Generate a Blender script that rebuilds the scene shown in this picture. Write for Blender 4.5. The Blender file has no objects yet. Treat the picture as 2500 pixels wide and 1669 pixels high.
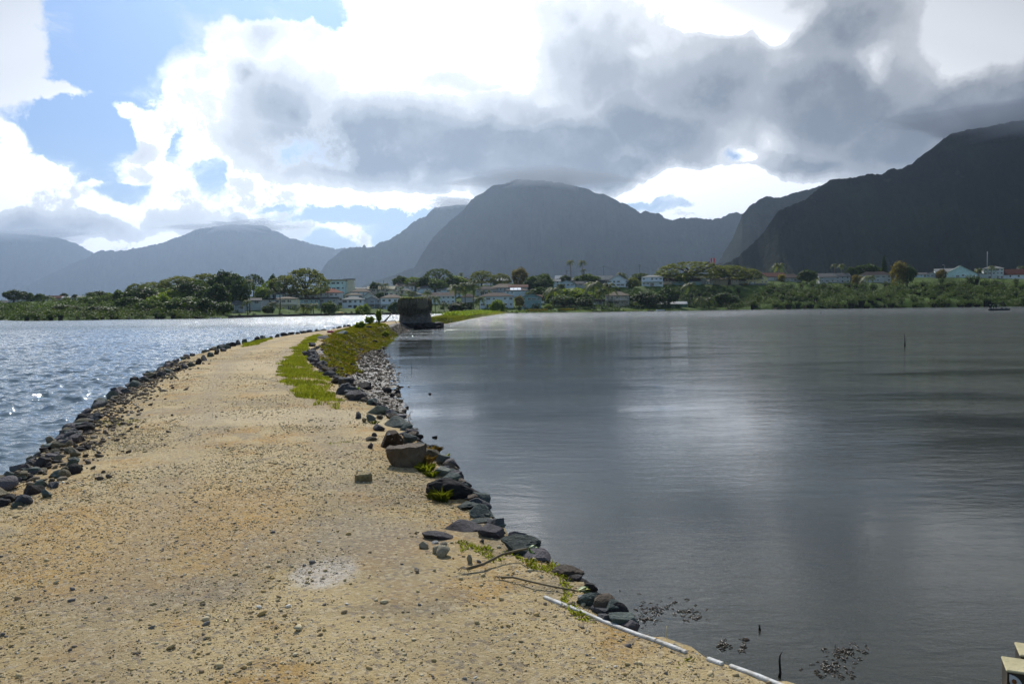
import bpy, math, random
import numpy as np
from mathutils import Vector, Matrix

# ------------------------------------------------------------------ camera, sky, sun, exposure
S = bpy.context.scene
COL = S.collection
RNG = np.random.default_rng(7)
random.seed(11)
F = 1944.0                       # focal length in pixels of the 2500 px wide photograph (28 mm)
CAMZ = 2.6
PITCH = math.atan((834.5 - 752.0) / F)
ROLL = math.atan(0.0112)
cam_d = bpy.data.cameras.new('camera')
cam_d.lens = F / 2500 * 36
cam_d.sensor_width = 36
cam_d.clip_start = 0.1
cam_d.clip_end = 60000
cam = bpy.data.objects.new('camera', cam_d)
COL.objects.link(cam)
ROT = Matrix.Rotation(math.pi / 2 - PITCH, 4, 'X') @ Matrix.Rotation(-ROLL, 4, 'Z')
cam.matrix_world = Matrix.Translation((0, 0, CAMZ)) @ ROT
S.camera = cam

SUN_AZ, SUN_EL = math.radians(-12), math.radians(41)
sun_dir = Vector((math.sin(SUN_AZ) * math.cos(SUN_EL), math.cos(SUN_AZ) * math.cos(SUN_EL), math.sin(SUN_EL)))
sl = bpy.data.lights.new('sun', 'SUN')
sl.energy = 4.6
sl.angle = math.radians(0.55)
sl.color = (1.0, 0.955, 0.88)
so = bpy.data.objects.new('sun', sl)
so.rotation_euler = (-sun_dir).to_track_quat('-Z', 'Y').to_euler()
so.location = (0, 0, 50)
COL.objects.link(so)
S.view_settings.view_transform = 'Standard'
S.view_settings.look = 'None'
S.view_settings.exposure = 0.0
S.view_settings.gamma = 1.0
S.cycles.max_bounces = 6
S.cycles.transparent_max_bounces = 12
S.cycles.volume_bounces = 0
S.cycles.sample_clamp_indirect = 6
S.cycles.caustics_reflective = False
S.cycles.caustics_refractive = False


def ray(px, py):
    """direction in the world of a pixel of the 2500x1669 photograph"""
    return (ROT.to_3x3() @ Vector(((px - 1250) / F, -(py - 834.5) / F, -1))).normalized()


def gp(px, py, z=0.0):
    d = ray(px, py)
    t = (z - CAMZ) / d.z
    return np.array([d.x * t, d.y * t, z])


def at(px, py, D):
    d = ray(px, py)
    t = D / d.y
    return np.array([d.x * t, D, CAMZ + d.z * t])


def hy(px):
    return 766 - 0.0112 * px


class NT:
    """tiny helper to write node trees"""
    def __init__(s, tree):
        s.t = tree
        s.L = tree.links

    def n(s, kind, ins=None, **props):
        nd = s.t.nodes.new(kind)
        for k, v in props.items():
            setattr(nd, k, v)
        for k, v in (ins or {}).items():
            sock = nd.inputs[k]
            if isinstance(v, bpy.types.NodeSocket):
                s.L.new(v, sock)
            else:
                sock.default_value = v
        return nd

    def m(s, op, a, b=0.0, c=0.0, clamp=False):
        return s.n('ShaderNodeMath', {0: a, 1: b, 2: c}, operation=op, use_clamp=clamp).outputs[0]

    def v(s, op, a, b=(0, 0, 0)):
        nd = s.n('ShaderNodeVectorMath', {0: a, 1: b}, operation=op)
        return nd.outputs['Value'] if op in ('LENGTH', 'DOT_PRODUCT', 'DISTANCE') else nd.outputs[0]

    def noise(s, vec, scale, detail=4, rough=0.5, dist=0.0, color=False):
        nd = s.n('ShaderNodeTexNoise', {'Vector': vec, 'Scale': scale, 'Detail': detail, 'Roughness': rough, 'Distortion': dist})
        return nd.outputs['Color' if color else 'Fac']

    def rng(s, x, a, b, c=0.0, d=1.0, smooth=True):
        return s.n('ShaderNodeMapRange', {0: x, 1: a, 2: b, 3: c, 4: d},
                   interpolation_type='SMOOTHSTEP' if smooth else 'LINEAR').outputs[0]

    def mix(s, f, a, b):
        nd = s.n('ShaderNodeMix', data_type='RGBA')
        for i, x in ((0, f), (6, a), (7, b)):
            if isinstance(x, bpy.types.NodeSocket):
                s.L.new(x, nd.inputs[i])
            elif i and len(x) == 3:
                nd.inputs[i].default_value = (*x, 1)
            else:
                nd.inputs[i].default_value = x
        return nd.outputs[2]


def world():
    w = bpy.data.worlds.new('World')
    S.world = w
    w.use_nodes = True
    w.node_tree.nodes.clear()
    T = NT(w.node_tree)
    STR = 0.1
    sky = T.n('ShaderNodeTexSky', sky_type='NISHITA', sun_disc=False, sun_elevation=SUN_EL,
              sun_rotation=SUN_AZ, air_density=1.0, dust_density=1.2, ozone_density=1.4)
    geo = T.n('ShaderNodeTexCoord').outputs['Generated']
    d = T.v('NORMALIZE', geo)
    sep = T.n('ShaderNodeSeparateXYZ', {0: d})
    az = T.m('ARCTAN2', sep.outputs[0], sep.outputs[1])
    el = T.m('ARCSINE', sep.outputs[2])
    P = T.n('ShaderNodeCombineXYZ', {0: az, 1: el, 2: 0.0}).outputs[0]
    n1 = T.noise(d, 7, 2, 0.5, color=True)
    n2 = T.noise(d, 26, 6, 0.62, color=True)
    w1 = T.v('MULTIPLY', T.v('SUBTRACT', n1, (.5, .5, .5)), (.07, .05, 0))
    w2 = T.v('MULTIPLY', T.v('SUBTRACT', n2, (.5, .5, .5)), (.04, .04, 0))
    Pc = T.v('ADD', P, T.v('ADD', w1, w2))
    Ps = T.v('ADD', P, T.v('ADD', T.v('MULTIPLY', w1, (1.3, 1.3, 0)), T.v('MULTIPLY', w2, (.7, .7, 0))))

    def blob(PP, b):
        cx, cy, rx, ry = b[:4]
        a = ray(cx, cy)
        ca, ce = math.atan2(a.x, a.y), math.asin(a.z)
        v = T.v('MULTIPLY', T.v('SUBTRACT', PP, (ca, ce, 0)), (F / rx, F / ry, 0))
        return T.m('SUBTRACT', 1.0, T.v('LENGTH', v))

    def union(PP, L, soft=0):
        r = None
        for b in L:
            x = blob(PP, b)
            if len(b) > 4:
                x = T.m('MULTIPLY', x, b[4])
            elif soft:
                x = T.m('MULTIPLY', x, min(1.0, (b[2] * b[3]) ** .5 / soft))
            r = x if r is None else T.m('MAXIMUM', r, x)
        return r

    clouds = [(5, 60, 110, 190), (60, 190, 60, 60), (130, 215, 80, 22), (-30, 350, 56, 60), (-60, 520, 360, 130), (120, 415, 110, 36), (240, 445, 60, 26),
              (200, 560, 260, 90), (385, 320, 70, 60), (330, 400, 90, 50), (440, 480, 130, 110), (560, 575, 330, 70), (366, 182, 12, 22), (312, 240, 22, 20), (368, 238, 26, 9),
              (440, 185, 70, 60), (520, 330, 130, 100), (690, 160, 200, 150), (580, 260, 190, 130), (1040, -60, 190, 220), (1300, 200, 760, 300), (600, 440, 120, 90),
              (2000, 200, 800, 420), (893, 567, 74, 36), (700, 530, 150, 50), (820, 545, 60, 20), (1300, 420, 560, 70), (800, 455, 260, 60), (1000, 490, 200, 30), (1850, 440, 420, 110), (1560, 470, 300, 36),
              (3300, 300, 900, 500)]
    holes = [(500, 440, 44, 60), (440, 335, 20, 34), (300, 455, 50, 22), (690, 498, 60, 14), (850, 520, 200, 22), (1010, 556, 120, 34), (345, 445, 20, 20),
             (1600, 505, 120, 13), (1790, 388, 40, 18), (1672, 446, 10, 14), (790, 590, 80, 26), (240, 350, 60, 90), (600, -60, 190, 90), (330, 90, 130, 110), (790, 20, 36, 60), (200, 330, 70, 60)]
    cf = union(Pc, clouds, 60)
    hf = union(Pc, holes, 90)
    fb = T.noise(d, 16, 9, 0.60)
    fb2 = T.noise(d, 5, 5, 0.55)
    # billows: fractal cells give the cauliflower edge of cumulus
    wd = T.v('ADD', d, T.v('MULTIPLY', T.v('SUBTRACT', T.noise(d, 22, 4, .6, color=True), (.5, .5, .5)), (.05, .05, .05)))
    vor = T.n('ShaderNodeTexVoronoi', {'Vector': wd, 'Scale': 15.0, 'Detail': 4.0, 'Roughness': .62, 'Lacunarity': 2.3}, normalize=True).outputs['Distance']
    bil = T.m('SUBTRACT', .42, vor)
    det = T.m('ADD', T.m('MULTIPLY', T.m('SUBTRACT', fb, .5), .85), T.m('MULTIPLY', bil, 1.1))
    dens = T.m('ADD', T.m('MULTIPLY', T.m('MINIMUM', cf, .55), 1.1), det)
    dens = T.m('SUBTRACT', dens, T.m('MULTIPLY', T.m('MAXIMUM', T.m('ADD', hf, .30), 0), 1.3))
    # scattered fair weather cloud over the part of the sky the photograph does not show
    back = T.m('ADD', T.m('MULTIPLY', T.m('SUBTRACT', fb2, .55), 3.0), T.m('MULTIPLY', T.m('SUBTRACT', fb, .5), 1.2))
    front = T.rng(T.m('ADD', T.m('MULTIPLY', el, 1.0), T.m('MULTIPLY', T.m('ABSOLUTE', az), .45)), .42, .62)
    dens = T.m('MAXIMUM', dens, T.m('MULTIPLY_ADD', T.m('SUBTRACT', front, 1.0), 2.0, back))
    cov = T.rng(dens, -.10, .30)
    wisp = T.m('MULTIPLY', T.rng(dens, -.75, .15), T.rng(T.noise(T.v('MULTIPLY', d, (1, 1, 2.2)), 7, 9, .65, .6), .46, .72, 0, .75))
    cov = T.m('MAXIMUM', cov, wisp)
    # how deeply shaded the cloud is
    greys = [(690, 270, 150, 100, .75), (600, 190, 60, 40, .5), (640, 90, 50, 60, .3), (780, 350, 260, 90, .95), (950, 350, 340, 115, 1.3), (1250, 380, 480, 110, 1.5), (1350, 425, 360, 56, 1.7), (1600, 340, 260, 140, 1.1),
             (1480, 190, 260, 200, .62), (1750, 230, 300, 190, .9), (1300, 300, 200, 90, .6), (2050, 260, 380, 190, 1.05), (2350, 320, 420, 150, 1.35), (2080, 90, 230, 170, .85), (2380, 230, 240, 110, .9),
             (2560, 270, 260, 130, 1.5), (1950, 400, 260, 60, .95), (40, 560, 200, 46, .6), (230, 560, 130, 32, .5), (330, 350, 60, 30, .2), (400, 540, 80, 40, .25),
             (590, 560, 90, 18, .55), (575, 520, 30, 24, .45), (2900, 300, 500, 400, 1.1), (1700, -160, 300, 150, .5), (2300, -330, 500, 160, .8), (1380, 60, 120, 100, .3), (1100, 200, 160, 50, .35)]
    whites = [(1770, 35, 130, 56), (1900, 62, 90, 46), (2440, 60, 150, 110), (2380, 150, 70, 60), (1885, 350, 50, 80, .38), (1740, 460, 270, 56), (1005, 425, 20, 12, .2), (2135, 165, 44, 50),
              (1570, 145, 70, 26, .22), (1060, 60, 250, 160), (960, 500, 220, 36), (1850, 400, 90, 40), (1310, 260, 50, 24, .2)]
    gf = union(Ps, greys)
    gf = T.m('MAXIMUM', T.m('MULTIPLY', gf, 1.25), 0.0)
    gf = T.m('MINIMUM', gf, .95)
    wf = T.m('MAXIMUM', T.m('MULTIPLY', T.m('ADD', union(Ps, whites, 90), T.m('MULTIPLY', T.m('SUBTRACT', fb, .5), 1.0)), 1.3), 0.0)
    tex = T.m('ADD', T.m('MULTIPLY', T.m('SUBTRACT', fb, .5), .85), T.m('MULTIPLY', bil, -.45))
    g = T.m('SUBTRACT', gf, T.m('MINIMUM', wf, 1.3))
    g = T.m('ADD', g, T.m('MULTIPLY', tex, T.rng(gf, 0, .4, .95, .75)))
    g = T.m('ADD', g, T.m('MULTIPLY', T.m('SUBTRACT', T.noise(d, 6, 4, .55), .46), .55))
    g = T.m('MULTIPLY', g, T.rng(dens, .0, .55, .15, 1.0))
    g = T.m('MAXIMUM', g, T.m('MULTIPLY', front, .35))
    ramp = T.n('ShaderNodeValToRGB', {0: g})
    cr = ramp.color_ramp
    cr.interpolation = 'EASE'
    stops = [(0.0, (.97, .97, .97)), (.14, (.80, .805, .82)), (.40, (.55, .557, .57)), (.70, (.325, .333, .35)), (1.0, (.145, .152, .17))]
    cr.elements[0].position, cr.elements[0].color = stops[0][0], (*stops[0][1], 1)
    cr.elements[1].position, cr.elements[1].color = stops[-1][0], (*stops[-1][1], 1)
    for p, c in stops[1:-1]:
        cr.elements.new(p).color = (*c, 1)
    # cloud that is lit straight through by the sun is far brighter than paper white
    sd = T.v('DOT_PRODUCT', d, tuple(sun_dir))
    hot = T.m('MULTIPLY', T.rng(sd, .70, .99, .45, 1.6), T.rng(g, -.02, .05, 1.0, 0.0))
    lum = T.m('ADD', T.rng(T.m('ABSOLUTE', az), .9, 2.2, 1.0, .55), hot)
    lum = T.m('DIVIDE', lum, STR)
    cc = T.v('MULTIPLY', ramp.outputs[0], T.n('ShaderNodeCombineXYZ', {0: lum, 1: lum, 2: lum}).outputs[0])
    behind = T.rng(T.m('ABSOLUTE', az), .8, 2.0, 1.0, 2.3)
    skyc = T.v('MULTIPLY', T.v('MULTIPLY', sky.outputs[0], SKYMUL), T.n('ShaderNodeCombineXYZ', {0: T.m('POWER', behind, 1.55), 1: T.m('POWER', behind, 1.18), 2: T.m('POWER', behind, .70)}).outputs[0])
    # thin bright veil low over the ridge
    veil = T.rng(el, .02, .22, .60, .0)
    veil = T.m('MULTIPLY', veil, T.rng(T.m('ABSOLUTE', az), .9, 2.0, 1.0, 0.0))
    skyc = T.mix(veil, skyc, (.66 / STR, .80 / STR, .93 / STR))
    col = T.mix(cov, skyc, cc)
    bg = T.n('ShaderNodeBackground', {'Color': col, 'Strength': STR})
    T.n('ShaderNodeOutputWorld', {'Surface': bg.outputs[0]})
    w.cycles.sampling_method = 'MANUAL'
    w.cycles.sample_map_resolution = 512


SKYMUL = (.34, .52, .80)
world()

# ------------------------------------------------------------------ helpers
def setp(o, label=None, cat=None, group=None, kind=None):
    for k, v in (('label', label), ('category', cat), ('group', group), ('kind', kind)):
        if v:
            o[k] = v
    return o


def empty(name, loc, label, cat, group=None, rz=0.0):
    o = bpy.data.objects.new(name, None)
    o.empty_display_size = .5
    o.location = loc
    o.rotation_euler = (0, 0, rz)
    COL.objects.link(o)
    return setp(o, label, cat, group)


def mk(name, V, Fc, mats, parent=None, smooth=False, midx=None, attr=None):
    """V (n,3); Fc list of faces or an (m,k) array"""
    me = bpy.data.meshes.new(name)
    V = np.asarray(V, dtype=np.float32)
    if isinstance(Fc, np.ndarray):
        m, k = Fc.shape
        me.vertices.add(len(V))
        me.vertices.foreach_set('co', V.ravel())
        me.loops.add(m * k)
        me.loops.foreach_set('vertex_index', Fc.astype(np.int32).ravel())
        me.polygons.add(m)
        me.polygons.foreach_set('loop_start', np.arange(m, dtype=np.int32) * k)
        me.polygons.foreach_set('loop_total', np.full(m, k, dtype=np.int32))
        me.update(calc_edges=True)
    else:
        me.from_pydata(V.tolist(), [], Fc)
        me.update()
    if not isinstance(mats, (list, tuple)):
        mats = [mats]
    for mt in mats:
        me.materials.append(mt)
    if midx is not None:
        me.polygons.foreach_set('material_index', np.asarray(midx, dtype=np.int32))
    if smooth:
        me.polygons.foreach_set('use_smooth', np.ones(len(me.polygons), dtype=bool))
    if attr is not None:
        a = me.attributes.new('tone', 'FLOAT', 'FACE')
        a.data.foreach_set('value', np.asarray(attr, dtype=np.float32))
    o = bpy.data.objects.new(name, me)
    COL.objects.link(o)
    if parent:
        o.parent = parent
    return o


def fix_normals(o):
    import bmesh
    bm = bmesh.new()
    bm.from_mesh(o.data)
    bmesh.ops.remove_doubles(bm, verts=bm.verts, dist=.001)
    bmesh.ops.recalc_face_normals(bm, faces=bm.faces)
    bm.to_mesh(o.data)
    bm.free()


def fix_up(o):
    import bmesh
    bm = bmesh.new()
    bm.from_mesh(o.data)
    bm.normal_update()
    for f in bm.faces:
        if f.normal.z < 0:
            f.normal_flip()
    bm.to_mesh(o.data)
    bm.free()


class MB:
    """collects boxes, tubes and prisms into one mesh"""
    def __init__(s):
        s.V, s.F, s.M = [], [], []

    def add(s, V, Fc, m=0):
        b = len(s.V)
        s.V += [tuple(v) for v in V]
        s.F += [tuple(i + b for i in f) for f in Fc]
        s.M += [m] * len(Fc)

    def box(s, x0, x1, y0, y1, z0, z1, m=0):
        V = [(x, y, z) for z in (z0, z1) for y in (y0, y1) for x in (x0, x1)]
        s.add(V, [(0, 2, 3, 1), (4, 5, 7, 6), (0, 1, 5, 4), (2, 6, 7, 3), (0, 4, 6, 2), (1, 3, 7, 5)], m)

    def tube(s, pts, rad, n=6, m=0, cap=True):
        pts = [Vector(p) for p in pts]
        rad = rad if isinstance(rad, (list, tuple)) else [rad] * len(pts)
        V, Fc = [], []
        for i, p in enumerate(pts):
            t = (pts[min(i + 1, len(pts) - 1)] - pts[max(i - 1, 0)]).normalized()
            a = t.orthogonal().normalized() if i == 0 else (a - t * a.dot(t)).normalized()
            b = t.cross(a)
            for k in range(n):
                an = 2 * math.pi * k / n
                V.append(p + (a * math.cos(an) + b * math.sin(an)) * rad[i])
        for i in range(len(pts) - 1):
            for k in range(n):
                Fc.append((i * n + k, i * n + (k + 1) % n, (i + 1) * n + (k + 1) % n, (i + 1) * n + k))
        if cap:
            Fc.append(tuple(range(n))[::-1])
            Fc.append(tuple((len(pts) - 1) * n + k for k in range(n)))
        s.add(V, Fc, m)

    def build(s, name, mats, parent=None, smooth=False):
        return mk(name, s.V, s.F, mats, parent, smooth, s.M)


def copy_tree(o, parent=None):
    c = o.copy()
    COL.objects.link(c)
    c.parent = parent
    for ch in list(o.children):
        copy_tree(ch, c)
    return c


# numpy value noise ---------------------------------------------------------
_perm = np.random.default_rng(3).random((256, 256)).astype(np.float64)


def vn(x, y, seed=0):
    x = np.asarray(x, float) + seed * 17.31
    y = np.asarray(y, float) + seed * 9.77
    xi, yi = np.floor(x).astype(int), np.floor(y).astype(int)
    fx, fy = x - xi, y - yi
    fx, fy = fx * fx * (3 - 2 * fx), fy * fy * (3 - 2 * fy)
    g = lambda a, b: _perm[a & 255, b & 255]
    return (g(xi, yi) * (1 - fx) + g(xi + 1, yi) * fx) * (1 - fy) + (g(xi, yi + 1) * (1 - fx) + g(xi + 1, yi + 1) * fx) * fy


def fbm(x, y, o=5, seed=0, lac=2.03, gain=.5):
    r, a, t = 0, 1.0, 0
    for i in range(o):
        r = r + a * vn(x, y, seed + i)
        t += a
        a *= gain
        x, y = x * lac, y * lac
    return r / t


# materials -----------------------------------------------------------------
MATS = {}


def mat(name, c1, c2=None, scale=5.0, rough=.8, bump=0.0, bscale=40.0, spec=.3, metal=0.0, detail=6, coord='Object'):
    if name in MATS:
        return MATS[name]
    m = bpy.data.materials.new(name)
    MATS[name] = m
    m.use_nodes = True
    T = NT(m.node_tree)
    b = m.node_tree.nodes['Principled BSDF']
    co = T.n('ShaderNodeTexCoord').outputs[coord]
    b.inputs['Roughness'].default_value = rough
    b.inputs['Specular IOR Level'].default_value = spec
    b.inputs['Metallic'].default_value = metal
    if c2 is not None:
        f = T.rng(T.noise(co, scale, detail, .6), .32, .68)
        T.L.new(T.mix(f, c1, c2), b.inputs['Base Color'])
    else:
        b.inputs['Base Color'].default_value = (*c1, 1)
    if bump:
        bn = T.n('ShaderNodeBump', {'Height': T.noise(co, bscale, 5, .6), 'Strength': bump, 'Distance': .02})
        T.L.new(bn.outputs[0], b.inputs['Normal'])
    return m


def leafmat(name, dark, light, trans=.45, spread=.5, rough=.55):
    if name in MATS:
        return MATS[name]
    m = bpy.data.materials.new(name)
    MATS[name] = m
    m.use_nodes = True
    T = NT(m.node_tree)
    nt = m.node_tree
    for n in list(nt.nodes):
        nt.nodes.remove(n)
    tone = T.n('ShaderNodeAttribute', attribute_name='tone').outputs['Fac']
    rnd = T.n('ShaderNodeObjectInfo').outputs['Random']
    f = T.m('MULTIPLY_ADD', T.m('SUBTRACT', rnd, .5), spread, tone, clamp=True)
    c = T.mix(f, dark, light)
    d = T.n('ShaderNodeBsdfPrincipled', {'Base Color': c, 'Roughness': rough, 'Specular IOR Level': .25})
    tc = T.v('MULTIPLY', c, (1.5, 1.45, .5))
    t = T.n('ShaderNodeBsdfTranslucent', {'Color': tc})
    mx = T.n('ShaderNodeMixShader', {0: trans, 1: d.outputs[0], 2: t.outputs[0]})
    T.n('ShaderNodeOutputMaterial', {'Surface': mx.outputs[0]})
    return m
# ------------------------------------------------------------------ haze
def haze(density):
    m = bpy.data.materials.new('haze_air')
    m.use_nodes = True
    nt = m.node_tree
    nt.nodes.clear()
    T = NT(nt)
    v = T.n('ShaderNodeVolumePrincipled', {'Color': (.56, .74, 1.0, 1), 'Density': density, 'Anisotropy': .72})
    T.n('ShaderNodeOutputMaterial', {'Volume': v.outputs[0]})
    b = MB()
    b.box(-17000, 17000, -1200, 15800, -8, 1560)
    o = b.build('haze', m)
    setp(o, 'thin blue haze in the air between the shore and the ridges', 'haze', kind='stuff')


haze(5.7e-5)

# ------------------------------------------------------------------ mountains
def mountain_mat():
    m = bpy.data.materials.new('mountain_forest')
    m.use_nodes = True
    T = NT(m.node_tree)
    b = m.node_tree.nodes['Principled BSDF']
    co = T.n('ShaderNodeTexCoord').outputs['Object']
    f = T.rng(T.noise(co, .006, 8, .6), .35, .7)
    f2 = T.rng(T.noise(co, .03, 5, .6), .62, .75)
    c = T.mix(f, (.008, .013, .010), (.032, .045, .022))  # greens kept very dark, putting the cloud shade into the colour
    c = T.mix(T.m('MULTIPLY', f2, .5), c, (.06, .058, .042))
    T.L.new(c, b.inputs['Base Color'])
    b.inputs['Roughness'].default_value = .95
    b.inputs['Specular IOR Level'].default_value = .05
    bn = T.n('ShaderNodeBump', {'Height': T.noise(T.v('MULTIPLY', co, (1, 1, .45)), .010, 9, .68), 'Strength': 1.0, 'Distance': 60.0})
    T.L.new(bn.outputs[0], b.inputs['Normal'])
    return m


MMAT = mountain_mat()


def mountain(name, pts, D, Dfoot, seed, label, flute=.32, rough=9.0, steep=1.0):
    """ridge line traced as pixel corners at distance D, falling to the plain at distance Dfoot"""
    px = np.array([p[0] for p in pts], float)
    py = np.array([p[1] for p in pts], float)
    xs = np.arange(px[0], px[-1] + 1, 2.0)
    yl = np.interp(xs, px, py)
    n1 = (fbm(xs / 20, xs * 0 + seed, 5, seed, gain=.62) - .5)
    n2 = np.abs(fbm(xs / 9, xs * 0 + seed + 7, 4, seed + 2, gain=.65) - .5) * 2
    yl = yl + n1 * rough * 1.5 + (n2 - .25) * rough * .9
    rid = [at(a, b, D) for a, b in zip(xs, yl)]
    X = np.array([r[0] for r in rid])
    H = np.maximum([r[2] for r in rid], 5.0)
    dirx = X / D
    Dfoot = D - steep * float(H.max())
    nt = 90
    t = np.linspace(0, 1, nt)
    A, Tt = np.meshgrid(np.arange(len(xs)), t, indexing='ij')
    Hs, dx = H[A], dirx[A]
    ypos = Dfoot + (D - Dfoot) * Tt
    xw = dx * ypos
    prof = .55 * Tt + .45 * Tt ** 1.7
    z = Hs * prof
    # flutes and spurs running down the face
    s = xw / (D * .032)
    fl = np.abs(fbm(s + .9 * fbm(xw / (D * .1), ypos / (D * .1), 3, 5), Tt * .8, 4, seed + 3) - .5) * 2
    spur = fbm(xw / (D * .16), Tt * 1.5 + 4, 3, seed + 9) - .5
    env = np.sin(np.pi * np.clip(Tt, 0, 1)) ** .8
    z = z - Hs * flute * env * (1 - fl) * 1.3 + Hs * .45 * env * spur
    z = z + (fbm(xw / 60, ypos / 60, 5, seed + 20) - .5) * D * .010 * env
    fine = (fbm(xw / 25, ypos / 25, 3, seed + 30) - .5) * D * .003
    z = z + fine * np.clip(env, 0, 1)
    z = np.minimum(z, Hs * (.02 + .98 * Tt ** .9) * 1.0 + 3)
    z[:, -1] = H
    z[:, 0] = -6
    # back side
    nb = 8
    tb = np.linspace(0, 1, nb)[1:]
    zb = H[:, None] * (1 - tb[None, :] ** 1.2) - 5
    yb = D + tb[None, :] * D * .14 + 0 * zb
    xb = dirx[:, None] * yb
    x = np.concatenate([xw, xb], 1)
    y = np.concatenate([ypos, yb], 1)
    z = np.concatenate([z, zb], 1)
    V = np.stack([x, y, z], -1).reshape(-1, 3)
    nr = x.shape[1]
    i, j = np.meshgrid(np.arange(len(xs) - 1), np.arange(nr - 1), indexing='ij')
    a = (i * nr + j).ravel()
    Fc = np.stack([a, a + nr, a + nr + 1, a + 1], 1)
    o = mk(name, V, Fc, MMAT, smooth=True)
    setp(o, label, 'mountain', kind='structure')
    return o


mountain('mountain_ridge', [(-700, 540), (-300, 552), (0, 570), (90, 574), (150, 583), (190, 596), (228, 616), (300, 650), (380, 690), (460, 730), (520, 760)], 12600, 6000, 1,
         'palest far ridge at the left edge of the range', rough=6)
mountain('mountain_ridge', [(-60, 770), (0, 735), (60, 700), (140, 662), (190, 638), (228, 619), (240, 611), (270, 611), (282, 615), (330, 607), (400, 592), (430, 579), (480, 561), (520, 553), (580, 548), (640, 551), (675, 564),
         (700, 577), (740, 590), (780, 601), (820, 607), (880, 604), (960, 640), (1010, 700), (1040, 760)], 11000, 4600, 2,
         'pale blue broad mountain with clouded flat top, left of centre', rough=6)
mountain('mountain_ridge', [(640, 770), (700, 720), (760, 690), (800, 640), (830, 615), (850, 606), (884, 604), (889, 597), (895, 605), (912, 602), (925, 592), (945, 588), (985, 562), (1010, 541), (1040, 527), (1062, 507), (1100, 503), (1160, 500), (1300, 510), (1400, 620), (1450, 760)],
         7900, 3600, 3, 'hazy sharp ridge climbing behind the left flank of the central peak', rough=5)
mountain('mountain_ridge', [(800, 770), (880, 700), (960, 672), (1010, 655), (1028, 625), (1050, 590), (1080, 558), (1110, 530), (1133, 512), (1150, 488), (1163, 477), (1182, 470), (1205, 454), (1235, 450), (1258, 438), (1300, 440), (1360, 446), (1420, 458), (1450, 468), (1490, 481), (1530, 500), (1550, 512), (1563, 522),
         (1575, 516), (1606, 521), (1625, 533), (1640, 539), (1665, 531), (1700, 533), (1740, 535), (1760, 533), (1780, 521), (1797, 518), (1815, 524), (1850, 560), (1900, 620), (1960, 700), (2010, 770)], 5600, 1900, 4,
         'dark grey massive central peak with cloud on its summit', rough=5)
mountain('mountain_ridge', [(1700, 770), (1740, 660), (1790, 580), (1812, 526), (1830, 505), (1850, 490), (1870, 480), (1905, 482), (1950, 468), (1975, 463), (2000, 456), (2060, 445), (2200, 440), (2300, 520), (2360, 770)], 3300, 2200, 5,
         'grooved mid grey ridge between the central peak and the dark right mountain', rough=5, flute=.3)
mountain('mountain_ridge', [(1500, 770), (1620, 706), (1700, 680), (1740, 664), (1800, 627), (1850, 585), (1880, 545), (1900, 516), (1930, 500), (1965, 490), (1985, 473), (2005, 455), (2025, 441), (2050, 437), (2090, 432), (2120, 424), (2150, 427), (2175, 412), (2200, 412), (2230, 396), (2262, 372), (2290, 350), (2325, 325),
         (2360, 318), (2420, 308), (2500, 292), (2700, 250), (2950, 215), (3400, 300)], 1750, 1150, 6, 'darkest tall mountain filling the right side, top lost in cloud', rough=6, steep=.72)


# cloud caps sitting on the summits: lumpy closed bodies of thin even mist
def mist(name, px, py, D, rx, ry, rz, dens, label, seed, tilt=0.0, shade=(.62, .65, .70)):
    m = bpy.data.materials.new('summit_cloud')
    m.use_nodes = True
    m.node_tree.nodes.clear()
    T = NT(m.node_tree)
    v = T.n('ShaderNodeVolumePrincipled', {'Color': (*shade, 1), 'Density': dens, 'Anisotropy': .0})
    T.n('ShaderNodeOutputMaterial', {'Volume': v.outputs[0]})
    c = at(px, py, D)
    k = D / F
    nu, nv = 72, 22
    V, Fc = [], []
    ang = np.linspace(0, 2 * np.pi, nu, endpoint=False)
    ed = 1 + .9 * (fbm(np.cos(ang) * 3.5 + 5, np.sin(ang) * 3.5 + 9, 5, seed) - .5) * 2
    for side in (1, -1):
        for j in range(nv):
            q = j / (nv - 1)
            x = np.cos(ang) * ed * q * rx * k
            z = np.sin(ang) * ed * q * rz * k
            th = (1 - q * q) ** 1.6 * ry * k * (.45 + 1.1 * fbm(x / (rx * k) * 3 + 4, z / (rz * k) * 2 + 8, 4, seed + 2)) * side
            V.append(np.stack([c[0] + x, c[1] + th, c[2] + z + x * tilt], -1))
    V = np.concatenate(V)
    for side in (0, 1):
        o0 = side * nu * nv
        for j in range(nv - 1):
            for i in range(nu):
                f = (o0 + j * nu + i, o0 + j * nu + (i + 1) % nu, o0 + (j + 1) * nu + (i + 1) % nu, o0 + (j + 1) * nu + i)
                Fc.append(f if side else f[::-1])
    o = mk(name, V, Fc, m, smooth=True)
    fix_normals(o)
    setp(o, label, 'cloud', kind='stuff')


mist('summit_cloud', 1340, 440, 5600, 200, 150, 22, .0050, 'grey cloud lying on the summit of the central peak', 1)
mist('summit_cloud', 580, 553, 11000, 150, 90, 16, .0026, 'pale cloud cap on the flat topped left mountain', 2)
mist('summit_cloud', 40, 574, 12600, 190, 90, 16, .0022, 'pale cloud on the palest far ridge', 3)
mist('summit_cloud', 1110, 497, 7900, 80, 70, 18, .004, 'small cloud on the hazy ridge behind the central peak', 4)
mist('summit_cloud', 2600, 286, 1750, 330, 260, 52, .0075, 'dark cloud hiding the top of the right mountain', 5, .05, (.34, .40, .50))

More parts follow.
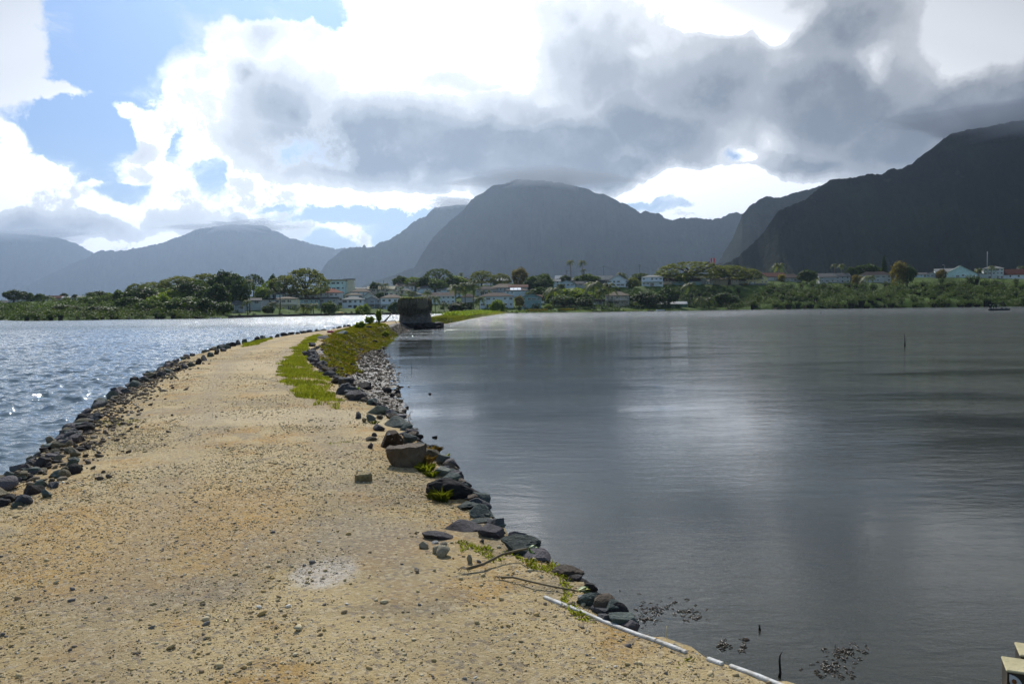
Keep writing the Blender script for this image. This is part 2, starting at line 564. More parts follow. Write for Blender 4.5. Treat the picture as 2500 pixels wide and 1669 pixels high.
# ------------------------------------------------------------------ the causeway's outline
XL_T = np.array([(-10, -2.9), (3, -3.6), (5.5, -4.25), (7.6, -5.0), (11, -6.2), (14.5, -7.6), (18.1, -8.8), (24, -10.6), (30, -12.2), (38, -13.9), (53.6, -15.3), (84, -16.5), (115, -17.9), (170, -19.5), (246, -22.8), (330, -26), (432, -32)])
XR_T = np.array([(-10, 9.5), (0, 4.3), (2, 2.5), (3.3, 1.22), (4.0, .58), (4.77, .39), (5.27, .14), (5.67, 0), (6.45, -.24), (6.95, -.32), (7.8, -.55), (8.45, -.66), (9.2, -.9), (10.2, -1.25), (11.3, -1.5), (12.5, -1.8), (13.5, -2.2),
                 (15.2, -2.97), (16.6, -3.4), (21.3, -4.9), (25.8, -6.4), (31, -7.7), (38.9, -9.2), (53, -11.1), (64, -12.0), (80, -13.0), (95, -14.2), (107, -14.8), (120, -14.0), (145, -11.3), (188, -10.6), (280, -8.0), (404, -3.5), (432, -2)])
XW_T = np.array([(-10, 9.8), (0, 4.6), (3.3, 1.5), (4.0, .88), (6.45, .06), (9.2, -.55), (12, -1.15), (15, -1.75), (18.3, -2.4), (20.6, -2.8), (25.3, -3.6), (30.6, -4.5), (37.7, -5.8), (48.6, -8.0), (60, -9.7), (73.6, -11.2), (90, -12.2),
                 (102, -13.0), (120, -12.0), (145, -10.4), (188, -9.7), (280, -7.1), (404, -2.2), (432, 0)])
XL = lambda y: np.interp(y, XL_T[:, 0], XL_T[:, 1])
XR = lambda y: np.interp(y, XR_T[:, 0], XR_T[:, 1])
XW = lambda y: np.interp(y, XW_T[:, 0], XW_T[:, 1])
ZP = lambda y: np.interp(y, [0, 100, 118, 150, 432], [1.0, 1.0, .9, .8, .7])


def zg(x, y):
    """height of the causeway surface"""
    x, y = np.asarray(x, float), np.asarray(y, float)
    l, r, w, zp = XL(y), XR(y), XW(y), ZP(y)
    c = .5 * (l + r)
    hw = .5 * (r - l)
    t = np.clip(np.abs(x - c) / hw, 0, 1)
    top = zp - .10 * t ** 3 * np.clip(y / 12, .2, 1) + (fbm(x * .55, y * .4, 4, 2) - .5) * .09 + (fbm(x * 4, y * 4, 3, 8) - .5) * .022
    ws = np.maximum(w - r, .05)
    q = np.clip((x - r) / ws, 0, 1)
    flat = np.clip((ws - .4) / .8, 0, 1)
    rough = (fbm(x * 5, y * 5, 4, 30) - .5) * .10 * flat
    zr = (zp - .1) * (1 - q) ** (1 + .8 * flat) + rough
    over = np.maximum(x - w, 0)
    zr = np.where(x > w, np.maximum(-.12 * over - .02, -.62) + rough * .5 * np.exp(-over), zr)
    ol = np.maximum(l - x, 0)
    zl = zp - .08 - 1.25 * ol
    return np.where(x > r, zr, np.where(x < l, np.maximum(zl, -1.2), top))


def lane_at(x, y):
    """how worn the track is by wheels, 0..1"""
    l, r = XL(y), XR(y)
    u = (x - l) / np.maximum(r - l, .1) + (fbm(y * .16, x * 0 + 3, 3, 15) - .5) * .10
    a = np.exp(-((u - .40) / .065) ** 2) + np.exp(-((u - .76) / .06) ** 2)
    return np.clip(a, 0, 1) * np.clip(.35 + 1.1 * fbm(x * .5, y * .3, 3, 44), 0, 1)


def ground_mat(name, kind):
    m = bpy.data.materials.new(name)
    m.use_nodes = True
    T = NT(m.node_tree)
    b = m.node_tree.nodes['Principled BSDF']
    co = T.n('ShaderNodeTexCoord').outputs['Object']
    big = T.noise(co, .35, 4, .55)
    mid = T.noise(co, 1.6, 5, .6)
    fine = T.noise(co, 26, 6, .7)
    vor = T.n('ShaderNodeTexVoronoi', {'Vector': co, 'Scale': 42.0, 'Randomness': 1.0})
    vor2 = T.n('ShaderNodeTexVoronoi', {'Vector': co, 'Scale': 95.0, 'Randomness': 1.0})
    if kind == 'gravel':
        c = T.mix(T.rng(big, .38, .62), (.385, .288, .128), (.51, .395, .20))
        c = T.mix(T.m('MULTIPLY', T.rng(mid, .48, .64), .85), c, (.42, .25, .072))
        c = T.mix(T.m('MULTIPLY', T.rng(T.noise(co, .9, 5, .6, 1.0), .50, .64), .7), c, (.235, .19, .12))
        # pale ash-like patch of crushed coral, and two worn pale bands across the track
        for (x, y, rx, ry, col, k) in ((-1.15, 4.78, .22, .33, (.64, .60, .53), .75), (-3.3, 12.0, 2.2, 1.1, (.56, .455, .27), .8), (-6.5, 24, 2.5, 3.0, (.56, .45, .27), .7),
                                       (-1.4, 5.5, 1.0, .7, (.27, .225, .16), .65), (-2.2, 4.5, .8, .35, (.27, .225, .17), .5), (-2.6, 5.9, 1.1, 1.6, (.50, .31, .10), .6)):
            dd = T.v('LENGTH', T.v('MULTIPLY', T.v('SUBTRACT', co, (x, y, 1)), (1 / rx, 1 / ry, 0)))
            e = T.rng(T.m('ADD', dd, T.m('MULTIPLY', T.m('SUBTRACT', T.noise(co, 3.0, 6, .65), .5), 1.3)), .65, 1.15, 1.0, 0.0)
            c = T.mix(T.m('MULTIPLY', e, k), c, col)
        lane = T.n('ShaderNodeAttribute', attribute_name='lane').outputs['Fac']
        ln = T.m('MULTIPLY', lane, T.rng(mid, .30, .60, .35, 1.0))
        c = T.mix(T.m('MULTIPLY', ln, .75), c, (.29, .235, .15))
        # single grains: mostly cream, some grey-blue and brown
        hsv = T.n('ShaderNodeSeparateColor', {0: vor.outputs['Color']})
        c = T.mix(T.m('MULTIPLY', T.rng(hsv.outputs[0], .84, .88), .55), c, (.15, .135, .13))
        c = T.mix(T.m('MULTIPLY', T.rng(hsv.outputs[1], .70, .85), .5), c, (.58, .48, .31))
        c = T.mix(T.m('MULTIPLY', T.rng(fine, .36, .5, 1.0, 0.0), .45), c, (.26, .18, .10))
        T.L.new(c, b.inputs['Base Color'])
        b.inputs['Roughness'].default_value = .92
        b.inputs['Specular IOR Level'].default_value = .2
        h = T.m('ADD', T.m('MULTIPLY', T.m('SUBTRACT', .5, vor.outputs['Distance']), .30), T.m('MULTIPLY', T.m('SUBTRACT', .5, vor2.outputs['Distance']), .22))
        h = T.m('ADD', h, T.m('MULTIPLY', T.noise(co, 38, 7, .75), 1.5))
        bm = T.n('ShaderNodeBump', {'Height': h, 'Strength': 1.0, 'Distance': .012})
    elif kind == 'mud':
        c = T.mix(T.rng(mid, .35, .65), (.07, .055, .04), (.19, .155, .115))
        c = T.mix(T.m('MULTIPLY', T.rng(fine, .5, .62), .5), c, (.28, .24, .19))
        T.L.new(c, b.inputs['Base Color'])
        T.L.new(T.rng(mid, .4, .62, .42, .8), b.inputs['Roughness'])
        b.inputs['Specular IOR Level'].default_value = .5
        h = T.m('ADD', T.m('MULTIPLY', vor.outputs['Distance'], .8), T.m('MULTIPLY', fine, 1.5))
        bm = T.n('ShaderNodeBump', {'Height': h, 'Strength': 1.0, 'Distance': .03})
    else:
        c = T.mix(T.rng(mid, .35, .65), (.07, .10, .02), (.16, .19, .05))
        T.L.new(c, b.inputs['Base Color'])
        b.inputs['Roughness'].default_value = .9
        bm = T.n('ShaderNodeBump', {'Height': fine, 'Strength': 1.0, 'Distance': .05})
    T.L.new(bm.outputs[0], b.inputs['Normal'])
    return m


def causeway():
    ys = [-6.0]
    while ys[-1] < 436:
        y = ys[-1]
        ys.append(y + (.12 if y < 12 else .012 * y))
    ys = np.array(ys)
    tl = np.array([-4, -1.6, -.8, -.4, -.15])
    tp = np.linspace(0, 1, 64)
    ts = np.linspace(0, 1, 14)[1:]
    tw = np.array([.3, .8, 1.5, 3, 6, 12])
    l, r, w = XL(ys)[:, None], XR(ys)[:, None], XW(ys)[:, None]
    X = np.concatenate([l + tl[None], l + (r - l) * tp[None], r + (w - r) * ts[None], w + tw[None]], 1)
    Y = np.repeat(ys[:, None], X.shape[1], 1)
    Z = zg(X, Y)
    V = np.stack([X, Y, Z], -1).reshape(-1, 3)
    nr = X.shape[1]
    i, j = np.meshgrid(np.arange(len(ys) - 1), np.arange(nr - 1), indexing='ij')
    a = (i * nr + j).ravel()
    Fc = np.stack([a, a + 1, a + nr + 1, a + nr], 1)
    yy, jj = ys[i.ravel()], j.ravel()
    idx = np.where((jj < 5), 1, np.where(jj < 5 + 63, 0, 1))
    idx = np.where((yy > 112) & (jj > 8), 2, idx)
    idx = np.where((jj >= 5 + 63 + 10), 1, idx)
    o = mk('gravel_path', V, Fc, [ground_mat('coral_gravel', 'gravel'), ground_mat('wet_mud', 'mud'), ground_mat('bank_grass', 'grass')], smooth=True, midx=idx)
    la = o.data.attributes.new('lane', 'FLOAT', 'POINT')
    la.data.foreach_set('value', lane_at(V[:, 0], V[:, 1]).astype(np.float32))
    setp(o, 'sandy coral gravel track on top of the causeway', 'path', kind='structure')


causeway()


# ------------------------------------------------------------------ water
def water_mat(name, sea):
    m = bpy.data.materials.new(name)
    m.use_nodes = True
    nt = m.node_tree
    nt.nodes.clear()
    T = NT(nt)
    co = T.n('ShaderNodeTexCoord').outputs['Object']
    st = T.v('MULTIPLY', co, (1, 1.0, 1))
    if sea:
        h = T.m('ADD', T.m('MULTIPLY', T.noise(T.v('MULTIPLY', co, (.8, 1.5, 1)), .9, 3, .55), .30), T.m('MULTIPLY', T.noise(T.v('MULTIPLY', co, (1, 1.6, 1)), 3.6, 4, .6), .085))
        h = T.m('ADD', h, T.m('MULTIPLY', T.noise(co, 14, 3, .6), .016))
        b0 = T.n('ShaderNodeBump', {'Height': h, 'Strength': 1.0, 'Distance': .35})
        # every small wave facet has a slope of its own: the ones that face the sun glitter
        wp = T.v('ADD', co, T.v('MULTIPLY', T.v('SUBTRACT', T.noise(co, 1.5, 3, .6, color=True), (.5, .5, .5)), (.6, .6, 0)))
        c1 = T.n('ShaderNodeTexVoronoi', {'Vector': T.v('MULTIPLY', wp, (1, .42, 1)), 'Scale': 2.6}).outputs['Color']
        c2 = T.n('ShaderNodeTexVoronoi', {'Vector': T.v('MULTIPLY', wp, (1, .6, 1)), 'Scale': 8.0}).outputs['Color']
        far = T.rng(T.n('ShaderNodeSeparateXYZ', {0: co}).outputs[1], 60, 150, .25, 1.0)
        sl_ = T.v('ADD', T.v('MULTIPLY', T.v('SUBTRACT', c1, (.5, .5, .5)), (.30, .36, 0)), T.v('MULTIPLY', T.v('SUBTRACT', c2, (.5, .5, .5)), (.34, .40, 0)))
        sl_ = T.v('MULTIPLY', sl_, T.n('ShaderNodeCombineXYZ', {0: far, 1: far, 2: far}).outputs[0])
        bump = T.n('ShaderNodeVectorMath', {0: T.v('ADD', b0.outputs[0], sl_)}, operation='NORMALIZE')
        body, rough = (.085, .125, .145), .06
    else:
        # calm water in the lee of the causeway, wind ripples farther out
        x = T.n('ShaderNodeSeparateXYZ', {0: co})
        wind = T.rng(T.m('ADD', T.m('MULTIPLY', x.outputs[0], 1.0), T.m('MULTIPLY', T.noise(co, .06, 3, .5), 16)), 12, 44, .105, 1.9)
        far = T.rng(T.m('ADD', x.outputs[1], T.m('MULTIPLY', T.noise(co, .05, 3, .5), 60)), 84, 140, 0, 2.1)
        wind = T.m('MAXIMUM', wind, far)
        patch = T.rng(T.noise(T.v('MULTIPLY', co, (.6, 1.8, 1)), .12, 4, .6), .35, .65, .25, 1.25)
        h = T.m('ADD', T.m('MULTIPLY', T.noise(T.v('MULTIPLY', co, (.7, 1.9, 1)), 2.4, 4, .55, .4), .09), T.m('MULTIPLY', T.noise(T.v('MULTIPLY', co, (1, 1.7, 1)), 9, 4, .6, .5), .034))
        h = T.m('MULTIPLY', h, T.m('MULTIPLY', wind, patch))
        bump = T.n('ShaderNodeBump', {'Height': h, 'Strength': 1.0, 'Distance': POND_BUMP})
        body, rough = (.055, .060, .045), .03
    yy = T.n('ShaderNodeSeparateXYZ', {0: co})
    if sea:
        rg = T.rng(yy.outputs[1], 55, 190, rough, .15)
    else:
        rg = T.rng(T.m('ADD', yy.outputs[1], T.m('MULTIPLY', T.noise(co, .04, 3, .5), 70)), 80, 300, rough, .14)
        rg = T.m('MAXIMUM', rg, T.rng(T.m('ADD', T.m('SUBTRACT', yy.outputs[0], T.m('MULTIPLY', yy.outputs[1], .12)), T.m('MULTIPLY', T.noise(co, .07, 3, .5), 14)), 10, 44, rough, .08))
    gl = T.n('ShaderNodeBsdfGlossy', {'Color': (1, 1, 1, 1), 'Roughness': rg, 'Normal': bump.outputs[0]})
    df = T.n('ShaderNodeBsdfDiffuse', {'Color': (*body, 1)})
    if not sea:
        tr = T.n('ShaderNodeBsdfTransparent', {'Color': (.62, .66, .52, 1)})
        df = T.n('ShaderNodeMixShader', {0: .60, 1: df.outputs[0], 2: tr.outputs[0]})
    fr = T.n('ShaderNodeFresnel', {'IOR': 1.34, 'Normal': bump.outputs[0]})
    mx = T.n('ShaderNodeMixShader', {0: fr.outputs[0], 1: df.outputs[0], 2: gl.outputs[0]})
    T.n('ShaderNodeOutputMaterial', {'Surface': mx.outputs[0]})
    return m


SEA_BUMP, POND_BUMP = 1.0, .75


def waves(x, y):
    rs = np.random.default_rng(5)
    z = np.zeros_like(x)
    for k in range(80):
        lam = 10 ** rs.uniform(-.70, .34)
        an = rs.normal(math.radians(250), .75)
        kk = 2 * math.pi / lam
        amp = .044 / kk * (1.0 if lam < 1.0 else .7)
        kx, ky = math.cos(an) * kk, math.sin(an) * kk
        z += amp * np.sin(kx * x + ky * y + rs.uniform(0, 6.28) + 1.2 * np.sin(x * .13 + y * .11 + k))
    return z * (.65 + .7 * fbm(x / 7, y / 9, 3, 77))


def sea_mesh():
    ys = [9.0]
    while ys[-1] < 150:
        ys.append(ys[-1] + .0028 * ys[-1])
    ys = np.array(ys)
    xc = np.interp(ys, [3, 10, 20, 50, 110, 250], [-1.5, -3.5, -7, -12.8, -16.0, -14])
    t = [0.0]
    while t[-1] < .80:
        t.append(t[-1] + .0028)
    t = np.array(t)
    X = xc[:, None] - t[None] * ys[:, None]
    Y = np.repeat(ys[:, None], len(t), 1)
    fade = np.clip((150 - Y) / 40, 0, 1) * np.clip((Y - 9) / 1.5, 0, 1) * np.clip((.80 - t[None]) / .03, 0, 1) * np.clip(t[None] / .01, 0, 1)
    Z = waves(X, Y) * fade
    V = np.stack([X, Y, Z], -1).reshape(-1, 3)
    nr = len(t)
    i, j = np.meshgrid(np.arange(len(ys) - 1), np.arange(nr - 1), indexing='ij')
    a = (i * nr + j).ravel()
    Fc = np.stack([a, a + nr, a + nr + 1, a + 1], 1)
    e0, e1 = len(ys) - 1, len(ys)
    # flat water around the waves: near strip, outer side, and everything beyond
    n = len(V)
    ex = [(xc[0], -40, 0), (-480, -40, 0), (-480, 9, 0), (-480, 150, 0), (-480, 640, 0), (-14, 640, 0), (-14, 250, 0)]
    V = np.concatenate([V, np.array(ex, float)])
    return V, Fc, n, nr, len(ys)


def water():
    ys = np.concatenate([[-40], np.linspace(-10, 120, 66), np.linspace(125, 470, 60)])
    xc = np.interp(ys, [-40, 3, 10, 20, 50, 110, 250, 470], [0, -1.5, -3.5, -7, -12.8, -16.0, -14, -14])
    for name, side, lab, cat, sea in (('sea_water', -1, 'choppy bright bay water sparkling in the sun left of the causeway', 'sea', True), ('pond_water', 1, 'calm grey fishpond water right of the causeway', 'pond', False)):
        V, Fc = [], []
        for i, (y, x) in enumerate(zip(ys, xc)):
            V += [(x, y, 0), (x + side * 480, y, 0)]
        for i in range(len(ys) - 1):
            q = (2 * i, 2 * i + 1, 2 * i + 3, 2 * i + 2)
            Fc.append(q if side > 0 else q[::-1])
        # out to the far shore
        n = len(V)
        V += [(xc[-1], 640, 0), (xc[-1] + side * 480, 640, 0)]
        q = (n - 2, n - 1, n + 1, n)
        Fc.append(q if side > 0 else q[::-1])
        if sea:
            Vw, Fw, n0, nr, ny = sea_mesh()
            Fl = [tuple(f) for f in Fw.tolist()]
            Fl.append(tuple([n0] + list(range(0, nr)) + [n0 + 2, n0 + 1]))                       # nearer than 9 m
            Fl.append(tuple([n0 + 2] + [k * nr + nr - 1 for k in range(ny)] + [n0 + 3]))              # outer side
            Fl.append(tuple([n0 + 3] + [(ny - 1) * nr + k for k in range(nr - 1, -1, -1)] + [n0 + 6, n0 + 5, n0 + 4]))
            V, Fc = Vw, Fl
            o = mk(name, V, Fc, water_mat(name, sea), smooth=True)
            fix_up(o)
        else:
            o = mk(name, V, Fc, water_mat(name, sea))
        setp(o, lab, cat, kind='structure')
    b = MB()
    b.add([(-500, -60, -1.6), (500, -60, -1.6), (500, 700, -1.6), (-500, 700, -1.6)], [(0, 1, 2, 3)])
    o = b.build('sea_bed', mat('sea_bed', (.10, .10, .08), (.14, .13, .1), 1.0))
    setp(o, 'muddy bottom below the bay and the fishpond', 'sea bed', kind='structure')
    ysb = ys[1:]
    V, Fc = [], []
    for y in ysb:
        w = float(XW(y))
        V += [(w + 5, y, -.61), (w + 320, y, -.7)]
    for i in range(len(ysb) - 1):
        Fc.append((2 * i, 2 * i + 1, 2 * i + 3, 2 * i + 2))
    o = mk('pond_bed', V, Fc, mat('pond_bed', (.24, .215, .14), (.10, .095, .06), .8, detail=8))
    setp(o, 'murky shallow bottom of the fishpond', 'pond bed', kind='structure')


water()

# ------------------------------------------------------------------ far shore terrain
SH = np.array([(-900, 335), (0, 335), (55, 300), (60, 285), (250, 287), (256, 300), (420, 290), (500, 287), (560, 300), (640, 335), (800, 385), (900, 408), (970, 418), (1100, 428), (1200, 418), (1260, 410), (1400, 428), (1500, 440), (1600, 455), (1700, 475), (1750, 490), (2100, 500), (2500, 510), (3400, 520)])
shoreD = lambda p: np.interp(p, SH[:, 0], SH[:, 1])
shoreY = lambda p: hy(p) + CAMZ * F / shoreD(p)


def autoD(px, yb, k=1.7):
    return float(shoreD(px) + 12 + k * max(0, shoreY(px) - yb))


CTRL = []


def ctrl(px, yb, D):
    CTRL.append(at(px, yb, D))


def build_terrain():
    global ZT
    C = np.array(CTRL)
    # drop controls that fight with their neighbours by averaging in cells
    keep = {}
    for c in C:
        keep.setdefault((int(c[0] // 10), int(c[1] // 10)), []).append(c)
    C = np.array([np.mean(v, 0) for v in keep.values()])

    def ZT(x, y):
        x, y = np.atleast_1d(np.asarray(x, float)), np.atleast_1d(np.asarray(y, float))
        sh = x.shape
        x, y = x.ravel(), y.ravel()
        z = np.empty_like(x)
        for i in range(0, len(x), 4000):
            d2 = (x[i:i + 4000, None] - C[None, :, 0]) ** 2 + (y[i:i + 4000, None] - C[None, :, 1]) ** 2
            wgt = 1 / (d2 + 9) ** 1.5
            z[i:i + 4000] = (wgt * C[None, :, 2]).sum(1) / wgt.sum(1)
        px = 1250 + F * x / y
        s = shoreD(px)
        e = y - s
        ramp = np.where(e < 0, np.maximum(e * .3, -1.5) - .2, .5 + e * .6)
        z = np.minimum(z, ramp)
        z = np.where(e > 0, np.maximum(z, np.minimum(.35 + e * .01, 1.2)), z)
        z = np.where(y > 900, z + (14 - z) * np.clip((y - 900) / 300, 0, 1), z)
        return z.reshape(sh)

    pxs = np.arange(-900, 3400, 11.0)
    ds = [250.0]
    while ds[-1] < 5200:
        ds.append(ds[-1] + (3.2 if ds[-1] < 720 else (14 if ds[-1] < 1000 else 200)))
    ds = np.array(ds)
    P, D = np.meshgrid(pxs, ds, indexing='ij')
    X = (P - 1250) / F * D
    Z = ZT(X, D)
    Z = Z + (fbm(X / 9, D / 9, 3, 50) - .5) * .5 * np.clip((D - shoreD(P)) / 15, 0, 1)
    V = np.stack([X, D, Z], -1).reshape(-1, 3)
    nr = len(ds)
    i, j = np.meshgrid(np.arange(len(pxs) - 1), np.arange(nr - 1), indexing='ij')
    a = (i * nr + j).ravel()
    Fc = np.stack([a, a + nr, a + nr + 1, a + 1], 1)
    m = mat('lawn_ground', (.075, .13, .022), (.055, .075, .022), .12, rough=.95, spec=.1, detail=5)
    o = mk('shore_land', V, Fc, m, smooth=True)
    setp(o, 'green grassy land rising behind the far shore', 'land', kind='structure')
# ------------------------------------------------------------------ houses
HOUSES = []


def house(x0, x1, yb, ye, yr, roof, wall, rcol, feat, label, cat='house', D=None, name='house', group='houses on the far shore'):
    D = D or autoD((x0 + x1) / 2, yb)
    ctrl((x0 + x1) / 2, yb, D)
    ctrl(x0, yb, D)
    ctrl(x1, yb, D)
    HOUSES.append((x0, x1, yb, ye, yr, roof, wall, rcol, feat, label, cat, D, name, group))


WC = {'white': (.62, .64, .66), 'cream': (.62, .57, .42), 'grey': (.34, .35, .36), 'blue': (.46, .53, .57), 'paleblue': (.56, .61, .62), 'teal': (.20, .31, .32), 'tan': (.42, .36, .28), 'green': (.10, .17, .12),
      'yellow': (.62, .52, .28), 'brown': (.22, .18, .14), 'turq': (.50, .63, .60), 'pgrey': (.48, .50, .50), 'dark': (.10, .10, .10), 'olive': (.30, .30, .22)}
RC = {'grey': (.13, .13, .125), 'lgrey': (.26, .265, .25), 'white': (.58, .58, .57), 'tan': (.17, .135, .10), 'brown': (.085, .06, .05), 'dbrown': (.045, .035, .032), 'red': (.24, .075, .045), 'redbrown': (.115, .045, .033), 'dark': (.04, .04, .04),
      'cream': (.36, .34, .24), 'green': (.06, .13, .05), 'pgreen': (.24, .30, .27)}


def wallm(k):
    c = tuple(min(.85, v * 1.25) for v in WC[k])
    return mat('wall_' + k, c, tuple(v * .82 for v in c), .5, rough=.85)


def roofm(k):
    c = RC[k]
    return mat('roof_' + k, c, tuple(v * .74 for v in c), .9, rough=.85, bump=.3, bscale=5, spec=.12)


PANE = mat('window_glass', (.025, .035, .045), rough=.08, spec=.8)
TRIM = mat('white_trim', (.72, .73, .72), rough=.6)
DKTRIM = mat('dark_trim', (.07, .065, .06), rough=.7)


def solid_prism(b, P, Q, m=0):
    """closed body between polygon P (lower) and Q (upper), same length"""
    n = len(P)
    b.add(list(P) + list(Q), [tuple(range(n))[::-1], tuple(range(n, 2 * n))] + [(i, (i + 1) % n, n + (i + 1) % n, n + i) for i in range(n)], m)


def build_house(h):
    x0, x1, yb, ye, yr, roof, wall, rcol, feat, label, cat, D, name, group = h
    A, B = at(x0, yb, D), at(x1, yb, D)
    cx = (A[0] + B[0]) / 2
    W = (B[0] - A[0])
    mid = (x0 + x1) / 2
    base = float(at(mid, yb, D)[2])
    eave = float(at(mid, ye, D)[2]) - base
    ridge = float(at(mid, yr, D)[2]) - base
    eave = max(eave, 2.0)
    ridge = max(ridge, eave + .35)
    dep = min(max(W * .75, 6), 11)
    if 'd' in feat:
        dep = 6.0
    rnd = random.Random(hash((int(x0), int(yb))) & 0xffff)
    e = empty(name, (cx, D, base), label, cat, group, rz=math.atan2(-cx, D) * .6 + rnd.uniform(-.12, .12))
    hw = W / 2
    b = MB()
    b.box(-hw, hw, 0, dep, -3.0, eave, 0)
    wm, rm = wallm(wall), roofm(rcol)
    if roof == 'g':                                   # gable towards the water
        b.add([(-hw, .0, eave), (hw, .0, eave), (0, .0, ridge - .12), (-hw, dep, eave), (hw, dep, eave), (0, dep, ridge - .12)],
              [(0, 1, 2), (4, 3, 5), (0, 2, 5, 3), (1, 4, 5, 2)])
    b.build('wall', wm, e)
    r = MB()
    o = .55
    t = .22
    if roof == 'g':
        sl = (ridge - eave) / hw
        for s in (-1, 1):
            xo = s * (hw + o)
            zo = eave - o * sl
            solid_prism(r, [(0, -.7, ridge - t), (xo, -.7, zo - t), (xo, dep + .5, zo - t), (0, dep + .5, ridge - t)],
                        [(0, -.7, ridge), (xo, -.7, zo), (xo, dep + .5, zo), (0, dep + .5, ridge)])
    elif roof == 's':
        sl = (ridge - eave) / (dep / 2)
        for s in (0, 1):
            y0 = -o if s == 0 else dep + o
            zo = eave - o * sl
            solid_prism(r, [(-hw - o, dep / 2, ridge - t), (-hw - o, y0, zo - t), (hw + o, y0, zo - t), (hw + o, dep / 2, ridge - t)],
                        [(-hw - o, dep / 2, ridge), (-hw - o, y0, zo), (hw + o, y0, zo), (hw + o, dep / 2, ridge)])
        for xs in (-hw + .02, hw - .22):
            w2 = MB()
            solid_prism(w2, [(xs, .05, eave + .005), (xs, dep - .05, eave + .005), (xs, dep / 2, ridge - .3)], [(xs + .2, .05, eave + .005), (xs + .2, dep - .05, eave + .005), (xs + .2, dep / 2, ridge - .3)])
            w2.build('gable_wall', wm, e)
    elif roof == 'f':
        r.box(-hw - .4, hw + .4, -.4, dep + .4, eave + .004, max(ridge, eave + .3))
    else:
        q = min(dep / 2, hw * .8)
        Z = eave
        lo = [(-hw - o, -o), (hw + o, -o), (hw + o, dep + o), (-hw - o, dep + o)]
        r.add([(x, y, Z - .14) for x, y in lo] + [(x, y, Z + .06) for x, y in lo] + [(-hw + q, dep / 2, ridge), (hw - q, dep / 2, ridge)],
              [(3, 2, 1, 0), (0, 1, 5, 4), (1, 2, 6, 5), (2, 3, 7, 6), (3, 0, 4, 7), (4, 5, 9, 8), (6, 7, 8, 9), (5, 6, 9), (7, 4, 8)])
    ro = r.build('roof', rm, e)
    if 'S' in feat:                                    # solar panels, sun glare painted in as a white base colour
        p = MB()
        sl = (ridge - eave) / (dep / 2 if roof != 'g' else hw)
        for k in range(3):
            xa = -hw * .55 + k * 2.3
            y0, y1 = .4, dep * .36
            z = lambda y: eave + .06 + y * (ridge - eave) / (dep / 2) + .12
            solid_prism(p, [(xa, y0, z(y0)), (xa + 2.1, y0, z(y0)), (xa + 2.1, y1, z(y1)), (xa, y1, z(y1))], [(xa, y0, z(y0) + .1), (xa + 2.1, y0, z(y0) + .1), (xa + 2.1, y1, z(y1) + .1), (xa, y1, z(y1) + .1)])
        p.build('solar_panels', mat('panel_glare', (.75, .78, .8), rough=.25, spec=.8), ro)
    # storeys, windows, door, balcony
    ns = 1 if eave < 4.1 else (2 if eave < 7.2 else 3)
    sh = eave / ns
    nw = max(2, min(6, int(W / 2.6)))
    if 'w' not in feat:
        for s in range(ns):
            for k in range(nw):
                if rnd.random() < .16:
                    continue
                wx = -hw + W * (k + .5) / nw + rnd.uniform(-.15, .15)
                ww = rnd.choice([.45, .6, .85, 1.1]) if W / nw > 2.2 else .45
                hh = rnd.choice([.42, .5, .6])
                zc = s * sh + sh * .58
                if s == 0 and rnd.random() < .25:
                    hh, zc = .95, .98 + .05
                f = MB()
                f.box(wx - ww - .09, wx + ww + .09, -.06, .02, zc - hh - .09, zc + hh + .09)
                fo = f.build('window', TRIM if wall not in ('white',) else DKTRIM, e)
                g = MB()
                g.box(wx - ww, wx - .03, -.075, -.05, zc - hh, zc + hh)
                g.box(wx + .03, wx + ww, -.075, -.05, zc - hh, zc + hh)
                g.build('pane', PANE, fo)
    if 'b' in feat:                                    # balcony right across the front
        z = sh if ns > 1 else -.1
        f = MB()
        f.box(-hw * .96, hw * .96, -2.0, -.10, z - .2, z)
        f.build('balcony_floor', wm, e)
        f = MB()
        f.box(-hw * .96, hw * .96, -2.0, -1.93, z + .85, z + .97)
        n = max(6, int(W / .5))
        for k in range(n + 1):
            x = -hw * .96 + (hw * 1.92 - .06) * k / n
            f.box(x, x + .06, -1.99, -1.94, z, z + .85)
        f.build('railing', TRIM, e)
        for k in range(4):
            x = -hw * .94 + hw * 1.85 * k / 3
            f = MB()
            f.box(x - .08, x + .08, -1.9, -1.74, -1.5, min(z + (eave - z) - .2, eave - .2))
            f.build('post', TRIM, e)
    if 't' in feat:                                    # white trim board under the eaves
        f = MB()
        f.box(-hw - .5, hw + .5, -.62, -.56, eave - .35, eave - .02)
        f.build('fascia', TRIM, e)
    return e


G = 'houses on the far shore'
house(562, 596, 761, 743, 733, 'h', 'grey', 'grey', 'b', 'low grey pavilion with posts and hipped grey roof, leftmost on the lawn shore')
house(596, 636, 757, 732, 727, 's', 'pgrey', 'grey', '', 'long grey two storey wing right of the leftmost pavilion')
house(637, 669, 757, 731, 728, 'f', 'grey', 'dark', '', 'darker grey flat roofed block left of the white house with yellow end')
house(639, 699, 728, 718, 711, 'h', 'paleblue', 'lgrey', '', 'pale blue house with light hipped roof above the grey shore wing')
house(670, 728, 757, 729, 724, 'h', 'cream', 'tan', 'b', 'white and yellow two storey shore house with tan roof and long balcony')
house(730, 779, 751, 731, 727, 'f', 'teal', 'dark', '', 'teal grey house with thin dark flat roof between palms')
house(742, 772, 733, 720, 714, 'h', 'pgrey', 'lgrey', 'd', 'small upper storey with pale pointed roof behind the teal grey flat roof')
house(779, 838, 738, 714, 704, 'h', 'pgrey', 'red', 'b', 'broad grey house with orange red tiled hip roof')
house(779, 824, 752, 729, 725, 'f', 'grey', 'grey', '', 'lower grey annexe under the red tiled house')
